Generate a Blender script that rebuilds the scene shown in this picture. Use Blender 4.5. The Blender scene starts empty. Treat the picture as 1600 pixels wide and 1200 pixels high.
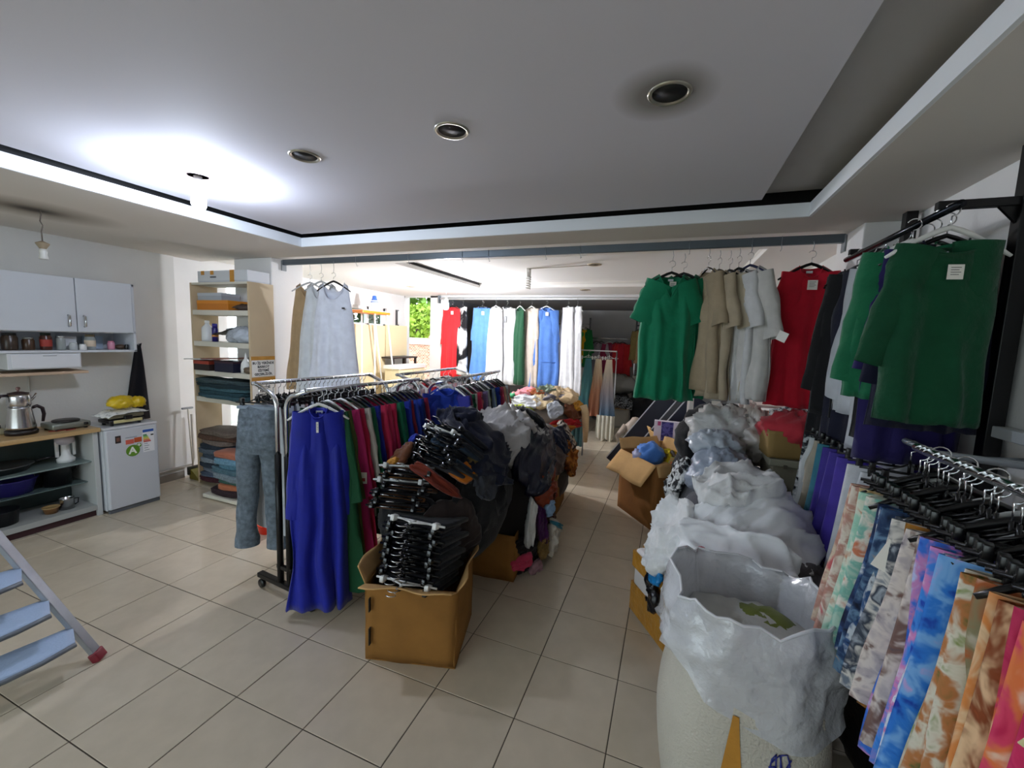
import bpy, bmesh, math, random
from mathutils import Vector, Matrix, noise
from mathutils.geometry import tessellate_polygon
PI = math.pi
scene = bpy.context.scene
COL = scene.collection

# ------------------------------------------------------------------ camera
YAW, PITCH, ROLL = -0.365743, -0.10774, 0.03696
def cam_axes():
    ca, sa = math.cos(YAW), math.sin(YAW); cb, sb = math.cos(PITCH), math.sin(PITCH)
    w = Vector((sa*cb, ca*cb, sb)); r = Vector((ca, -sa, 0)); u = r.cross(w)
    return (r*math.cos(ROLL)+u*math.sin(ROLL), -r*math.sin(ROLL)+u*math.cos(ROLL), w)
cam_data = bpy.data.cameras.new('camera'); cam = bpy.data.objects.new('camera', cam_data); COL.objects.link(cam)
_r, _u, _w = cam_axes()
_m = Matrix(((_r.x, _u.x, -_w.x, 0), (_r.y, _u.y, -_w.y, 0), (_r.z, _u.z, -_w.z, 1.6626), (0, 0, 0, 1)))
cam.matrix_world = _m
cam_data.sensor_width = 36; cam_data.lens = 645.94/1600*36; cam_data.clip_start = 0.02
scene.camera = cam

# ------------------------------------------------------------------ world, exposure
world = bpy.data.worlds.new('daylight'); scene.world = world; world.use_nodes = True
_bg = world.node_tree.nodes['Background']
_bg.inputs[0].default_value = (0.90, 0.94, 1.0, 1); _bg.inputs[1].default_value = 3.4
vs = scene.view_settings
vs.view_transform = 'Standard'; vs.look = 'None'; vs.gamma = 1.0; vs.use_curve_mapping = False; vs.exposure = 0.55
scene.display_settings.display_device = 'sRGB'
try:
    scene.cycles.max_bounces = 9; scene.cycles.diffuse_bounces = 5; scene.cycles.transparent_max_bounces = 12
    scene.cycles.sample_clamp_indirect = 6.0; scene.cycles.caustics_reflective = False; scene.cycles.caustics_refractive = False
    scene.cycles.use_denoising = True
except Exception:
    pass
def portal(name, loc, rot, sx, sy):          # guides sky sampling through an opening, gives off no light of its own
    l = bpy.data.lights.new(name, 'AREA'); l.shape = 'RECTANGLE'; l.size = sx; l.size_y = sy; l.cycles.is_portal = True
    o = bpy.data.objects.new(name, l); COL.objects.link(o); o.location = loc; o.rotation_euler = rot
portal('shopfront_portal', (-2.7, -2.62, 1.21), (PI/2, 0, 0), 4.2, 2.22)
portal('side_window_portal', (-5.06, 4.35, 1.35), (PI/2, 0, -PI/2), 1.9, 1.9)
portal('strip_window_portal', (-5.06, 5.95, 1.97), (PI/2, 0, -PI/2), 1.0, 0.34)
portal('yard_door_portal', (-4.69, 7.02, 1.2), (-PI/2, 0, 0), 0.6, 2.4)
BULB_ONE, BULB_TWO = 310.0, 1150.0

# ------------------------------------------------------------------ materials
def lin(c):
    return tuple((x/12.92 if x <= 0.04045 else ((x+0.055)/1.055)**2.4) for x in c)
def rgb(h):
    if isinstance(h, str):
        h = h.lstrip('#'); h = tuple(int(h[i:i+2], 16)/255 for i in (0, 2, 4))
    return lin(h)
MATS = {}
def new_mat(name):
    m = bpy.data.materials.new(name); m.use_nodes = True
    return m, m.node_tree.nodes, m.node_tree.links, m.node_tree.nodes['Principled BSDF']
def plain(h, rough=0.5, metal=0.0, var=0.0, scale=8, bump=0.0, bscale=60, spec=0.5, alpha=1.0, coat=0.0, name=None, rand=0.0, trans=0.0):
    key = ('p', h, rough, metal, var, scale, bump, bscale, spec, alpha, coat, rand, trans)
    if key in MATS: return MATS[key]
    m, N, L, b = new_mat(name or 'paint')
    c = rgb(h)
    b.inputs['Base Color'].default_value = (*c, 1); b.inputs['Roughness'].default_value = rough; b.inputs['Metallic'].default_value = metal
    b.inputs['Specular IOR Level'].default_value = spec; b.inputs['Alpha'].default_value = alpha
    b.inputs['Coat Weight'].default_value = coat; b.inputs['Transmission Weight'].default_value = trans
    if var or bump or rand:
        tc = N.new('ShaderNodeTexCoord')
        if var or rand:
            n = N.new('ShaderNodeTexNoise'); n.inputs['Scale'].default_value = scale; n.inputs['Detail'].default_value = 5
            L.new(tc.outputs['Object'], n.inputs['Vector'])
            mr = N.new('ShaderNodeMapRange'); mr.inputs[1].default_value = 0.25; mr.inputs[2].default_value = 0.75
            mr.inputs[3].default_value = 1-var; mr.inputs[4].default_value = 1+var*0.6
            L.new(n.outputs['Fac'], mr.inputs[0])
            val = mr.outputs[0]
            if rand:
                oi = N.new('ShaderNodeObjectInfo'); mr2 = N.new('ShaderNodeMapRange'); mr2.inputs[3].default_value = 1-rand; mr2.inputs[4].default_value = 1+rand
                L.new(oi.outputs['Random'], mr2.inputs[0]); mu = N.new('ShaderNodeMath'); mu.operation = 'MULTIPLY'
                L.new(val, mu.inputs[0]); L.new(mr2.outputs[0], mu.inputs[1]); val = mu.outputs[0]
            vm = N.new('ShaderNodeVectorMath'); vm.operation = 'SCALE'; vm.inputs[0].default_value = c
            L.new(val, vm.inputs['Scale']); L.new(vm.outputs[0], b.inputs['Base Color'])
        if bump:
            n2 = N.new('ShaderNodeTexNoise'); n2.inputs['Scale'].default_value = bscale; n2.inputs['Detail'].default_value = 4
            L.new(tc.outputs['Object'], n2.inputs['Vector'])
            bp = N.new('ShaderNodeBump'); bp.inputs['Strength'].default_value = bump; bp.inputs['Distance'].default_value = 0.01
            L.new(n2.outputs['Fac'], bp.inputs['Height']); L.new(bp.outputs[0], b.inputs['Normal'])
    MATS[key] = m
    return m
def fab(h, rough=0.85, var=0.12, bump=0.35, bscale=28):
    """woven cloth"""
    key = ('f', h, rough, var, bump, bscale)
    if key in MATS: return MATS[key]
    m = plain(h, rough, 0, var, 14, bump, bscale, 0.25, name='cloth')
    b = m.node_tree.nodes['Principled BSDF']; b.inputs['Sheen Weight'].default_value = 0.15
    MATS[key] = m
    return m
def denim(h):
    return plain(h, 0.9, 0, 0.35, 60, 0.8, 45, 0.2, name='denim')
def printed(cols, scale=14, seed=0.0, distort=0.5, rough=0.8):
    """blurry floral print: noise-fed colour bands"""
    key = ('pr', tuple(cols), scale, seed)
    if key in MATS: return MATS[key]
    m, N, L, b = new_mat('printed_cloth'); b.inputs['Roughness'].default_value = rough; b.inputs['Specular IOR Level'].default_value = 0.25
    tc = N.new('ShaderNodeTexCoord'); mp = N.new('ShaderNodeMapping'); mp.inputs['Location'].default_value = (seed, seed*2.1, seed*0.7)
    L.new(tc.outputs['Object'], mp.inputs[0])
    n = N.new('ShaderNodeTexNoise'); n.inputs['Scale'].default_value = scale; n.inputs['Detail'].default_value = 3; n.inputs['Distortion'].default_value = distort
    L.new(mp.outputs[0], n.inputs['Vector'])
    r = N.new('ShaderNodeValToRGB'); r.color_ramp.interpolation = 'EASE'
    k = len(cols); el = r.color_ramp.elements
    while len(el) < k: el.new(0.5)
    for i, c in enumerate(cols):
        el[i].position = 0.28+0.44*i/max(1, k-1); el[i].color = (*rgb(c), 1)
    L.new(n.outputs['Fac'], r.inputs[0]); L.new(r.outputs[0], b.inputs['Base Color'])
    MATS[key] = m
    return m
def film(h, alpha, rough=0.25):
    return plain(h, rough, 0, 0.05, 10, 0.9, 22, 0.6, alpha, 0.2, name='plastic_film')
def emit(h, s):
    m, N, L, b = new_mat('lamp_glow'); b.inputs['Base Color'].default_value = (1, 1, 1, 1)
    b.inputs['Emission Color'].default_value = (*rgb(h), 1); b.inputs['Emission Strength'].default_value = s
    return m
def thin_glass(name='pane_glass', tint='#eef5f5', gloss=0.08):
    m = bpy.data.materials.new(name); m.use_nodes = True; N = m.node_tree.nodes; L = m.node_tree.links
    N.clear(); o = N.new('ShaderNodeOutputMaterial'); mx = N.new('ShaderNodeMixShader'); t = N.new('ShaderNodeBsdfTransparent'); g = N.new('ShaderNodeBsdfGlossy')
    t.inputs[0].default_value = (*rgb(tint), 1); g.inputs['Roughness'].default_value = 0.03; mx.inputs[0].default_value = gloss
    L.new(t.outputs[0], mx.inputs[1]); L.new(g.outputs[0], mx.inputs[2]); L.new(mx.outputs[0], o.inputs[0])
    return m
def wood(h1, h2, scale=3.0, axis='Y', rough=0.5):
    key = ('w', h1, h2, scale, axis, rough)
    if key in MATS: return MATS[key]
    m, N, L, b = new_mat('wood'); b.inputs['Roughness'].default_value = rough
    tc = N.new('ShaderNodeTexCoord'); mp = N.new('ShaderNodeMapping')
    s = {'X': (0.6, 8, 8), 'Y': (8, 0.6, 8), 'Z': (8, 8, 0.6)}[axis]; mp.inputs['Scale'].default_value = s
    L.new(tc.outputs['Object'], mp.inputs[0]); n = N.new('ShaderNodeTexNoise'); n.inputs['Scale'].default_value = scale; n.inputs['Detail'].default_value = 6
    L.new(mp.outputs[0], n.inputs['Vector']); r = N.new('ShaderNodeValToRGB')
    r.color_ramp.elements[0].position = 0.3; r.color_ramp.elements[0].color = (*rgb(h1), 1); r.color_ramp.elements[1].position = 0.7; r.color_ramp.elements[1].color = (*rgb(h2), 1)
    L.new(n.outputs['Fac'], r.inputs[0]); L.new(r.outputs[0], b.inputs['Base Color'])
    MATS[key] = m
    return m
WHITE_WALL = plain('#e8e7e5', 0.75, 0, 0.05, 2.5, 0.08, 90, name='wall_paint')
SOFFIT = plain('#dedad4', 0.8, 0, 0.05, 2.0, 0.05, 80, name='soffit_paint')
CHROME = plain('#d8dadd', 0.16, 1.0, name='chrome')
STEEL = plain('#8f969c', 0.4, 0.7, name='grey_steel')
BLACK_METAL = plain('#0c0c0d', 0.35, 0.3, name='black_metal')
BLACK_PLASTIC = plain('#08080a', 0.28, 0, name='black_plastic')
WHITE_PLASTIC = plain('#e9e9e6', 0.35, name='white_plastic')
GREY_PLASTIC = plain('#b9bcbc', 0.4, name='grey_plastic')
PAPER = plain('#f2f0ea', 0.8, name='paper')
CARD = plain('#8f6431', 0.85, 0, 0.22, 5, 0.25, 30, 0.2, name='cardboard')
CARD_IN = plain('#c29a66', 0.85, 0, 0.15, 7, 0.2, 30, 0.2, name='cardboard_pale')
TAPE = plain('#c98f3a', 0.25, 0, 0.15, 12, 0.4, 40, name='parcel_tape')
BLACK_CLOTH = fab('#0b0b0f'); NAVY = fab('#14182c')
GLASS = thin_glass()

# ------------------------------------------------------------------ mesh helpers
class MB:
    def __init__(s): s.v = []; s.f = []
    def add(s, vs, fs):
        o = len(s.v); s.v.extend(Vector(p) for p in vs); s.f.extend(tuple(i+o for i in f) for f in fs); return s
    def box(s, x0, x1, y0, y1, z0, z1, m=None):
        vs = [Vector(p) for p in ((x0,y0,z0),(x1,y0,z0),(x1,y1,z0),(x0,y1,z0),(x0,y0,z1),(x1,y0,z1),(x1,y1,z1),(x0,y1,z1))]
        if m is not None: vs = [m @ p for p in vs]
        return s.add(vs, [(0,3,2,1),(4,5,6,7),(0,1,5,4),(1,2,6,5),(2,3,7,6),(3,0,4,7)])
    def bevbox(s, x0, x1, y0, y1, z0, z1, b=0.01, m=None, seg=2):
        bm = bmesh.new(); bmesh.ops.create_cube(bm, size=1)
        for v in bm.verts: v.co = Vector(((x0+x1)/2+v.co.x*(x1-x0), (y0+y1)/2+v.co.y*(y1-y0), (z0+z1)/2+v.co.z*(z1-z0)))
        bmesh.ops.bevel(bm, geom=list(bm.edges), offset=b, segments=seg, affect='EDGES', profile=0.5)
        bm.verts.index_update()
        vs = [(m @ v.co) if m is not None else v.co.copy() for v in bm.verts]; fs = [tuple(v.index for v in f.verts) for f in bm.faces]; bm.free()
        return s.add(vs, fs)
    def tube(s, pts, r, n=8, closed=False, cap=True, flat=None):
        pts = [Vector(p) for p in pts]; k = len(pts); rs = r if isinstance(r, (list, tuple)) else [r]*k
        vs, prev = [], None
        for i, p in enumerate(pts):
            if closed: t = pts[(i+1) % k]-pts[i-1]
            else: t = pts[min(i+1, k-1)]-pts[max(i-1, 0)]
            t.normalize()
            if prev is None:
                a = Vector((0, 0, 1)) if abs(t.z) < 0.9 else Vector((1, 0, 0))
                u = t.cross(a).normalized()
            else:
                u = (prev-t*prev.dot(t)); u = u.normalized() if u.length > 1e-6 else t.orthogonal().normalized()
            prev = u; w = t.cross(u)
            for j in range(n):
                a = 2*PI*j/n
                vs.append(p+(u*math.cos(a)+w*math.sin(a))*rs[i])
        fs = []
        for i in range(k if closed else k-1):
            for j in range(n):
                a, b2 = i*n+j, i*n+(j+1) % n; c, d = ((i+1) % k)*n+(j+1) % n, ((i+1) % k)*n+j
                fs.append((a, b2, c, d))
        if cap and not closed:
            fs.append(tuple(range(n))[::-1]); fs.append(tuple((k-1)*n+j for j in range(n)))
        return s.add(vs, fs)
    def lathe(s, prof, n=20, c=(0, 0, 0), sx=1, sy=1):
        c = Vector(c); vs = []; k = len(prof)
        for r, z in prof:
            for j in range(n):
                a = 2*PI*j/n; vs.append(c+Vector((r*math.cos(a)*sx, r*math.sin(a)*sy, z)))
        fs = []
        for i in range(k-1):
            for j in range(n):
                fs.append((i*n+j, i*n+(j+1) % n, (i+1)*n+(j+1) % n, (i+1)*n+j))
        if prof[0][0] > 1e-5: fs.append(tuple(range(n))[::-1])
        if prof[-1][0] > 1e-5: fs.append(tuple((k-1)*n+j for j in range(n)))
        return s.add(vs, fs)
    def prism(s, poly, a, b, plane='xy'):
        """poly extruded from a to b along the third axis"""
        def P(p, h):
            return {'xy': (p[0], p[1], h), 'xz': (p[0], h, p[1]), 'yz': (h, p[0], p[1])}[plane]
        n = len(poly); vs = [P(p, a) for p in poly]+[P(p, b) for p in poly]
        fs = [tuple(range(n))[::-1], tuple(range(n, 2*n))]+[(i, (i+1) % n, n+(i+1) % n, n+i) for i in range(n)]
        return s.add(vs, fs)
    def grid(s, fn, nu, nv):
        vs = [fn(i/nu, j/nv) for j in range(nv+1) for i in range(nu+1)]
        fs = [(j*(nu+1)+i, j*(nu+1)+i+1, (j+1)*(nu+1)+i+1, (j+1)*(nu+1)+i) for j in range(nv) for i in range(nu)]
        return s.add(vs, fs)
    def mesh(s, name, smooth=False, merge=0.0):
        me = bpy.data.meshes.new(name); me.from_pydata([tuple(v) for v in s.v], [], s.f); me.update()
        bm = bmesh.new(); bm.from_mesh(me)
        if merge: bmesh.ops.remove_doubles(bm, verts=bm.verts, dist=merge)
        bmesh.ops.recalc_face_normals(bm, faces=bm.faces); bm.to_mesh(me); bm.free()
        if smooth:
            me.polygons.foreach_set('use_smooth', [True]*len(me.polygons))
        return me
    def build(s, name, mat, parent=None, smooth=False, merge=0.0, world=False):
        if world and parent is not None:
            inv = parent.matrix_basis.inverted(); s.v = [inv @ v for v in s.v]
        return put(name, s.mesh(name, smooth, merge), mat, parent)
def put(name, me, mat, parent=None):
    if mat is not None and not me.materials: me.materials.append(mat)
    o = bpy.data.objects.new(name, me); COL.objects.link(o)
    if mat is not None and me.materials[0] != mat:
        o.material_slots[0].link = 'OBJECT'; o.material_slots[0].material = mat
    if parent is not None: o.parent = parent
    return o
def mod_solid(o, t, offset=-1):
    m = o.modifiers.new('thickness', 'SOLIDIFY'); m.thickness = t; m.offset = offset; return o
def mod_bevel(o, w=0.004, seg=2):
    m = o.modifiers.new('edge', 'BEVEL'); m.width = w; m.segments = seg; m.limit_method = 'ANGLE'; return o
def tag(o, label, cat, group=None):
    o['label'] = label; o['category'] = cat
    if group: o['group'] = group
    return o
def thing(name, label, cat, loc=(0, 0, 0), rz=0.0, group=None):
    o = bpy.data.objects.new(name, None); COL.objects.link(o); o.empty_display_size = 0.05
    o.location = loc; o.rotation_euler = (0, 0, rz)
    o.matrix_basis = Matrix.Translation(Vector(loc)) @ Matrix.Rotation(rz, 4, 'Z')
    return tag(o, label, cat, group)
def struct(o): o['kind'] = 'structure'; return o
def text_mesh(s, size, align='CENTER'):
    cu = bpy.data.curves.new('lettering', 'FONT'); cu.body = s; cu.size = size; cu.align_x = align; cu.align_y = 'CENTER'; cu.extrude = 0.0003; cu.offset = size*0.035; cu.resolution_u = 2
    ob = bpy.data.objects.new('lettering', cu); COL.objects.link(ob)
    dg = bpy.context.evaluated_depsgraph_get(); me = bpy.data.meshes.new_from_object(ob.evaluated_get(dg))
    bpy.data.objects.remove(ob); bpy.data.curves.remove(cu)
    return me
def text_part(name, s, size, mat, parent, m):
    """lettering laid with its own x along m's x and its up along m's y"""
    me = text_mesh(s, size); me.transform(m); me.name = name
    return put(name, me, mat, parent)
def arc(cx, cz, r, a0, a1, n, y=0.0):
    return [(cx+r*math.cos(a0+(a1-a0)*i/n), y, cz+r*math.sin(a0+(a1-a0)*i/n)) for i in range(n+1)]
def lerp(a, b, t): return a+(b-a)*t
def hn(x, y=0.0, z=0.0): return noise.noise(Vector((x, y, z)))

# ================================================================== THE SETTING
XL, XR, Y0, Y1, Y2, Y3 = -5.0, 1.16, -2.6, 3.16, 6.95, 9.8
ZS = 2.40
# ---- floor with tiles
GROUT = plain('#4b443c', 0.9, 0, 0.2, 20, name='grout')
TILE = plain('#cdbfa9', 0.18, 0, 0.08, 9, 0.02, 200, 0.5, name='ceramic_tile', rand=0.035)
floor = struct(MB().box(XL-0.15, XR+0.15, Y0, Y3, -0.12, -0.0025).build('floor', GROUT))
TS, TX, TY = 0.40, -2.533, 1.1708
g = 0.0022
def tile_mb(mb, x0, y0, x1, y1):
    b = 0.0015; vs = [(x0, y0, -0.006), (x1, y0, -0.006), (x1, y1, -0.006), (x0, y1, -0.006), (x0, y0, -b), (x1, y0, -b), (x1, y1, -b), (x0, y1, -b),
                      (x0+b, y0+b, 0), (x1-b, y0+b, 0), (x1-b, y1-b, 0), (x0+b, y1-b, 0)]
    return mb.add(vs, [(0,1,5,4),(1,2,6,5),(2,3,7,6),(3,0,4,7),(4,5,9,8),(5,6,10,9),(6,7,11,10),(7,4,8,11),(8,9,10,11)])
full_tile = tile_mb(MB(), -TS/2+g, -TS/2+g, TS/2-g, TS/2-g).mesh('tile')
def in_frame(x, y, z=0.0):
    d = Vector((x, y, z-1.6626)); w = d.dot(_w)
    if w < 0.1: return False
    px, py = 800+645.94*d.dot(_r)/w, 600-645.94*d.dot(_u)/w
    return -120 < px < 1720 and py < 1330
cells = []
for i in range(-7, 11):
    for j in range(-10, 23):
        x0, x1 = max(TX+TS*i, XL), min(TX+TS*(i+1), XR); y0, y1 = max(TY+TS*j, Y0), min(TY+TS*(j+1), Y3)
        if x1-x0 > 0.03 and y1-y0 > 0.03: cells.append((x0, y0, x1, y1))
cells.sort(key=lambda c: ((c[0]+c[2])/2)**2+((c[1]+c[3])/2)**2 if in_frame((c[0]+c[2])/2, (c[1]+c[3])/2) else 1e6)
rest = MB(); n_t = 0
for c in cells:
    cx, cy = (c[0]+c[2])/2, (c[1]+c[3])/2
    if n_t < 296 and in_frame(cx, cy):
        if abs(c[2]-c[0]-TS) < 1e-4 and abs(c[3]-c[1]-TS) < 1e-4: o = put('tile', full_tile, TILE, floor)
        else:
            hx, hy = (c[2]-c[0])/2-g, (c[3]-c[1])/2-g; o = tile_mb(MB(), -hx, -hy, hx, hy).build('tile', TILE, floor)
        o.location = (cx, cy, random.Random(n_t).uniform(-0.0004, 0.0004)); n_t += 1
    else: tile_mb(rest, c[0]+g, c[1]+g, c[2]-g, c[3]-g)
o = rest.build('distant_tiles', TILE, floor); o['kind'] = 'stuff'
# ---- walls
def wall_x(name, x0, x1, y0, y1, holes, z1=ZS+0.3, mat=WHITE_WALL):
    """wall lying along y, with openings (ya, yb, za, zb)"""
    mb = MB(); cuts = sorted(holes); y = y0
    for ya, yb, za, zb in cuts:
        if ya > y: mb.box(x0, x1, y, ya, 0, z1)
        if za > 0: mb.box(x0, x1, ya, yb, 0, za)
        if zb < z1: mb.box(x0, x1, ya, yb, zb, z1)
        y = yb
    if y < y1: mb.box(x0, x1, y, y1, 0, z1)
    return struct(mb.build(name, mat))
def wall_y(name, y0, y1, x0, x1, holes, z1=ZS+0.3, mat=WHITE_WALL):
    mb = MB(); x = x0
    for xa, xb, za, zb in sorted(holes):
        if xa > x: mb.box(x, xa, y0, y1, 0, z1)
        if za > 0: mb.box(xa, xb, y0, y1, 0, za)
        if zb < z1: mb.box(xa, xb, y0, y1, zb, z1)
        x = xb
    if x < x1: mb.box(x, x1, y0, y1, 0, z1)
    return struct(mb.build(name, mat))
KWALL = plain('#d6d5d0', 0.7, 0, 0.10, 1.8, 0.08, 60, name='kitchen_wall_paint')
wall_x('wall_left', XL-0.15, XL, Y0, Y2, [(3.42, 5.28, 0.42, 2.28), (5.45, 6.42, 1.80, 2.14)])
struct(MB().box(XL, XL+0.03, Y0, 2.87, 0, ZS).build('trim_1', KWALL))
wall_x('wall_right', XR, XR+0.15, Y0, Y3, [])
wall_y('wall_middle', Y2, Y2+0.15, XL-0.15, -4.12, [(XL+0.02, -4.40, 0, ZS+0.05)])
struct(MB().box(XL, -4.12, Y2, Y2+0.02, ZS, ZS+0.3).build('trim_2', SOFFIT))
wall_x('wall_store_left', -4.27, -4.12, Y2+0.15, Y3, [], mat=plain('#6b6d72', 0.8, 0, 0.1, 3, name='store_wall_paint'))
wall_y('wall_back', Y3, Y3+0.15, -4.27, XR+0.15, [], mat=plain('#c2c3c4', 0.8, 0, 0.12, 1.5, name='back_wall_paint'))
wall_y('wall_front', Y0-0.15, Y0, XL-0.15, XR+0.15, [(-4.8, -0.6, 0.1, 2.32)])
# ---- columns
def col(name, x0, x1, y0, y1): return struct(mod_bevel(MB().box(x0, x1, y0, y1, 0, ZS).build(name, WHITE_WALL), 0.008))
col('column_1', -4.41, -3.87, 3.125, 3.52); col('column_2', 0.97, XR, 3.0, 3.42)
# ---- ceiling of the kitchen room: dropped border, lip, black shadow gap, panel with downlight holes, upper slab
LX0, LX1, LY1, LZ = -3.11, 0.667, 2.82, 2.47; PXR = 0.405
def smoked_material():
    m, N, L, b = new_mat('smoked_paint'); b.inputs['Roughness'].default_value = 0.8
    tc = N.new('ShaderNodeTexCoord'); mp = N.new('ShaderNodeMapping'); mp.inputs['Location'].default_value = (4.02, -1.50, -2.40); mp.inputs['Scale'].default_value = (1.0, 1.0, 1.0)
    L.new(tc.outputs['Object'], mp.inputs[0]); sc = N.new('ShaderNodeVectorMath'); sc.operation = 'MULTIPLY'; sc.inputs[1].default_value = (1.7, 1.15, 1.0); L.new(mp.outputs[0], sc.inputs[0])
    ln = N.new('ShaderNodeVectorMath'); ln.operation = 'LENGTH'; L.new(sc.outputs[0], ln.inputs[0]); n = N.new('ShaderNodeTexNoise'); n.inputs['Scale'].default_value = 3.5
    ad = N.new('ShaderNodeMath'); ad.operation = 'MULTIPLY_ADD'; ad.inputs[1].default_value = 0.25; L.new(n.outputs['Fac'], ad.inputs[0]); L.new(ln.outputs['Value'], ad.inputs[2])
    r = N.new('ShaderNodeValToRGB'); e = r.color_ramp.elements; e[0].position = 0.17; e[0].color = (*rgb('#3f3831'), 1); e[1].position = 0.70; e[1].color = (*rgb('#d9d4cd'), 1); q = e.new(0.34); q.color = (*rgb('#9d958a'), 1)
    L.new(ad.outputs[0], r.inputs[0]); L.new(r.outputs[0], b.inputs['Base Color']); return m
SMOKED = smoked_material()
struct(MB().box(XL, LX0, Y0, Y1, ZS, LZ).box(LX0, LX1, LY1, Y1, ZS, LZ).box(LX1, XR, Y0, Y1, ZS, LZ).build('ceiling_border', SMOKED))
struct(MB().box(LX0-0.02, LX0+0.015, Y0, LY1, ZS+0.0005, LZ+0.006).box(LX0+0.015, LX1-0.015, LY1-0.015, LY1+0.02, ZS+0.0005, LZ+0.006).box(LX1-0.015, LX1+0.02, Y0, LY1, ZS+0.0005, LZ+0.006).build('trim_3', plain('#e9edf0', 0.6, name='lip_paint')))
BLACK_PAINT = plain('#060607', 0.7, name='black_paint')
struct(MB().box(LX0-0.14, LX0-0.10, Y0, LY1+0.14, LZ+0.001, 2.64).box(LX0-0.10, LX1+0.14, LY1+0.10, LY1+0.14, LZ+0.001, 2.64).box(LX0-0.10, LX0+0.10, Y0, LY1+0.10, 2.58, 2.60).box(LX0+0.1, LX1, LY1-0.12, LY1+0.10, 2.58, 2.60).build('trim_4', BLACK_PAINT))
struct(MB().box(LX0-0.2, LX1+0.2, Y0, LY1+0.2, 2.645, 2.70).box(LX1+0.12, LX1+0.16, Y0, LY1+0.1, LZ+0.001, 2.645).build('ceiling_slab', plain('#9d9a96', 0.85, 0, 0.05, 3, name='slab_paint')))
struct(MB().box(PXR-0.05, LX1+0.12, Y0, LY1+0.02, 2.553, 2.575).build('ceiling_slab_added', plain('#bcb9b6', 0.85, 0, 0.06, 3, name='lightened_slab_paint')))  # lower, paler slab piece added so the gap beside the panel reads brighter
DOWN = [(-1.694, 1.561), (-0.894, 1.551), (-0.071, 1.542)]
def panel_material():
    m, N, L, b = new_mat('panel_paint'); b.inputs['Roughness'].default_value = 0.8
    tc = N.new('ShaderNodeTexCoord'); sb = N.new('ShaderNodeVectorMath'); sb.operation = 'DISTANCE'; sb.inputs[1].default_value = (DOWN[2][0]-0.02, DOWN[2][1], 2.49)
    L.new(tc.outputs['Object'], sb.inputs[0]); n = N.new('ShaderNodeTexNoise'); n.inputs['Scale'].default_value = 7
    ad = N.new('ShaderNodeMath'); ad.operation = 'MULTIPLY_ADD'; ad.inputs[1].default_value = 0.05; L.new(n.outputs['Fac'], ad.inputs[0]); L.new(sb.outputs['Value'], ad.inputs[2])
    r = N.new('ShaderNodeValToRGB'); e = r.color_ramp.elements; e[0].position = 0.10; e[0].color = (*rgb('#8f8c88'), 1); e[1].position = 0.20; e[1].color = (*rgb('#d6d5dd'), 1)
    L.new(ad.outputs[0], r.inputs[0]); L.new(r.outputs[0], b.inputs['Base Color'])
    return m
PX0, PX1, PY1, PZ = -3.03, 0.405, 2.745, 2.49
def holed_panel(outer, holes, z0, z1):
    polys = [[Vector((x, y, 0)) for x, y in outer]]+[[Vector((cx+r*math.cos(-2*PI*k/28), cy+r*math.sin(-2*PI*k/28), 0)) for k in range(28)] for cx, cy, r in holes]
    flat = [p for q in polys for p in q]; tris = tessellate_polygon(polys); n = len(flat)
    mb = MB(); vs = [(p.x, p.y, z0) for p in flat]+[(p.x, p.y, z1) for p in flat]
    fs = [tuple(t) for t in tris]+[tuple(i+n for i in t) for t in tris]; o = 0
    for q in polys:
        k = len(q); fs += [(o+i, o+(i+1) % k, n+o+(i+1) % k, n+o+i) for i in range(k)]; o += k
    return mb.add(vs, fs)
struct(holed_panel([(PX0, Y0), (PX1, Y0), (PX1, PY1), (PX0, PY1)], [(x, y, 0.056) for x, y in DOWN], PZ, PZ+0.015).build('ceiling_panel', panel_material()))
RINGMAT = plain('#b9b5a6', 0.3, 0.8, name='brushed_ring'); CAN = plain('#050505', 0.6, name='burnt_can')
for k, (x, y) in enumerate(DOWN):
    t = thing('recessed_downlight', ['round empty downlight in the ceiling nearest the lit bulb', 'round empty downlight in the ceiling, middle of the three', 'round empty downlight with a dark sooty halo around it'][k], 'ceiling light', (x, y, PZ), 0, 'burnt-out ceiling downlights')
    MB().lathe([(0.054, 0.006), (0.058, -0.004), (0.066, -0.006), (0.071, -0.001), (0.071, 0.0), (0.056, 0.004)], 32).build('ring', RINGMAT, t, True)
    MB().lathe([(0.0, 0.09), (0.05, 0.09), (0.0545, 0.0)], 28).build('can', CAN, t, True)
    MB().tube([(0.02, 0.01, 0.085), (0.022, 0, 0.05), (0.03, 0.0, 0.03)], 0.008).build('lamp_holder', plain('#3a3028', 0.5), t, True)
# ---- ceiling beyond the rail: border, recess with black gap, panel
RX0, RX1, RY0, RY1 = -2.86, 0.63, 3.78, 5.90
struct(MB().box(XL, XR, Y1, RY0, ZS+0.03, LZ).box(XL, RX0, RY0, Y2, ZS+0.03, LZ).box(RX1, XR, RY0, Y2, ZS+0.03, LZ).box(RX0, RX1, RY1, Y2, ZS+0.03, LZ).build('ceiling_border_rear', plain('#efece8', 0.8, name='rear_paint')))
struct(MB().box(RX0-0.3, RX1+0.2, RY0-0.2, RY1+0.2, 2.505, 2.57).build('ceiling_panel_rear', plain('#f0efed', 0.8, name='rear_panel_paint')))
struct(MB().box(RX0-0.02, RX0+0.0, RY0, RY1, LZ+0.004, 2.505).build('trim_5', BLACK_PAINT))
struct(MB().box(RX0-0.02, RX0+0.002, RY0, RY1, LZ, LZ+0.004).box(RX0, RX1, RY1, RY1+0.02, LZ, 2.505).box(RX1, RX1+0.02, RY0, RY1, LZ, 2.505).box(RX0, RX1, RY0-0.02, RY0, LZ, 2.505).build('trim_6', SOFFIT))
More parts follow.
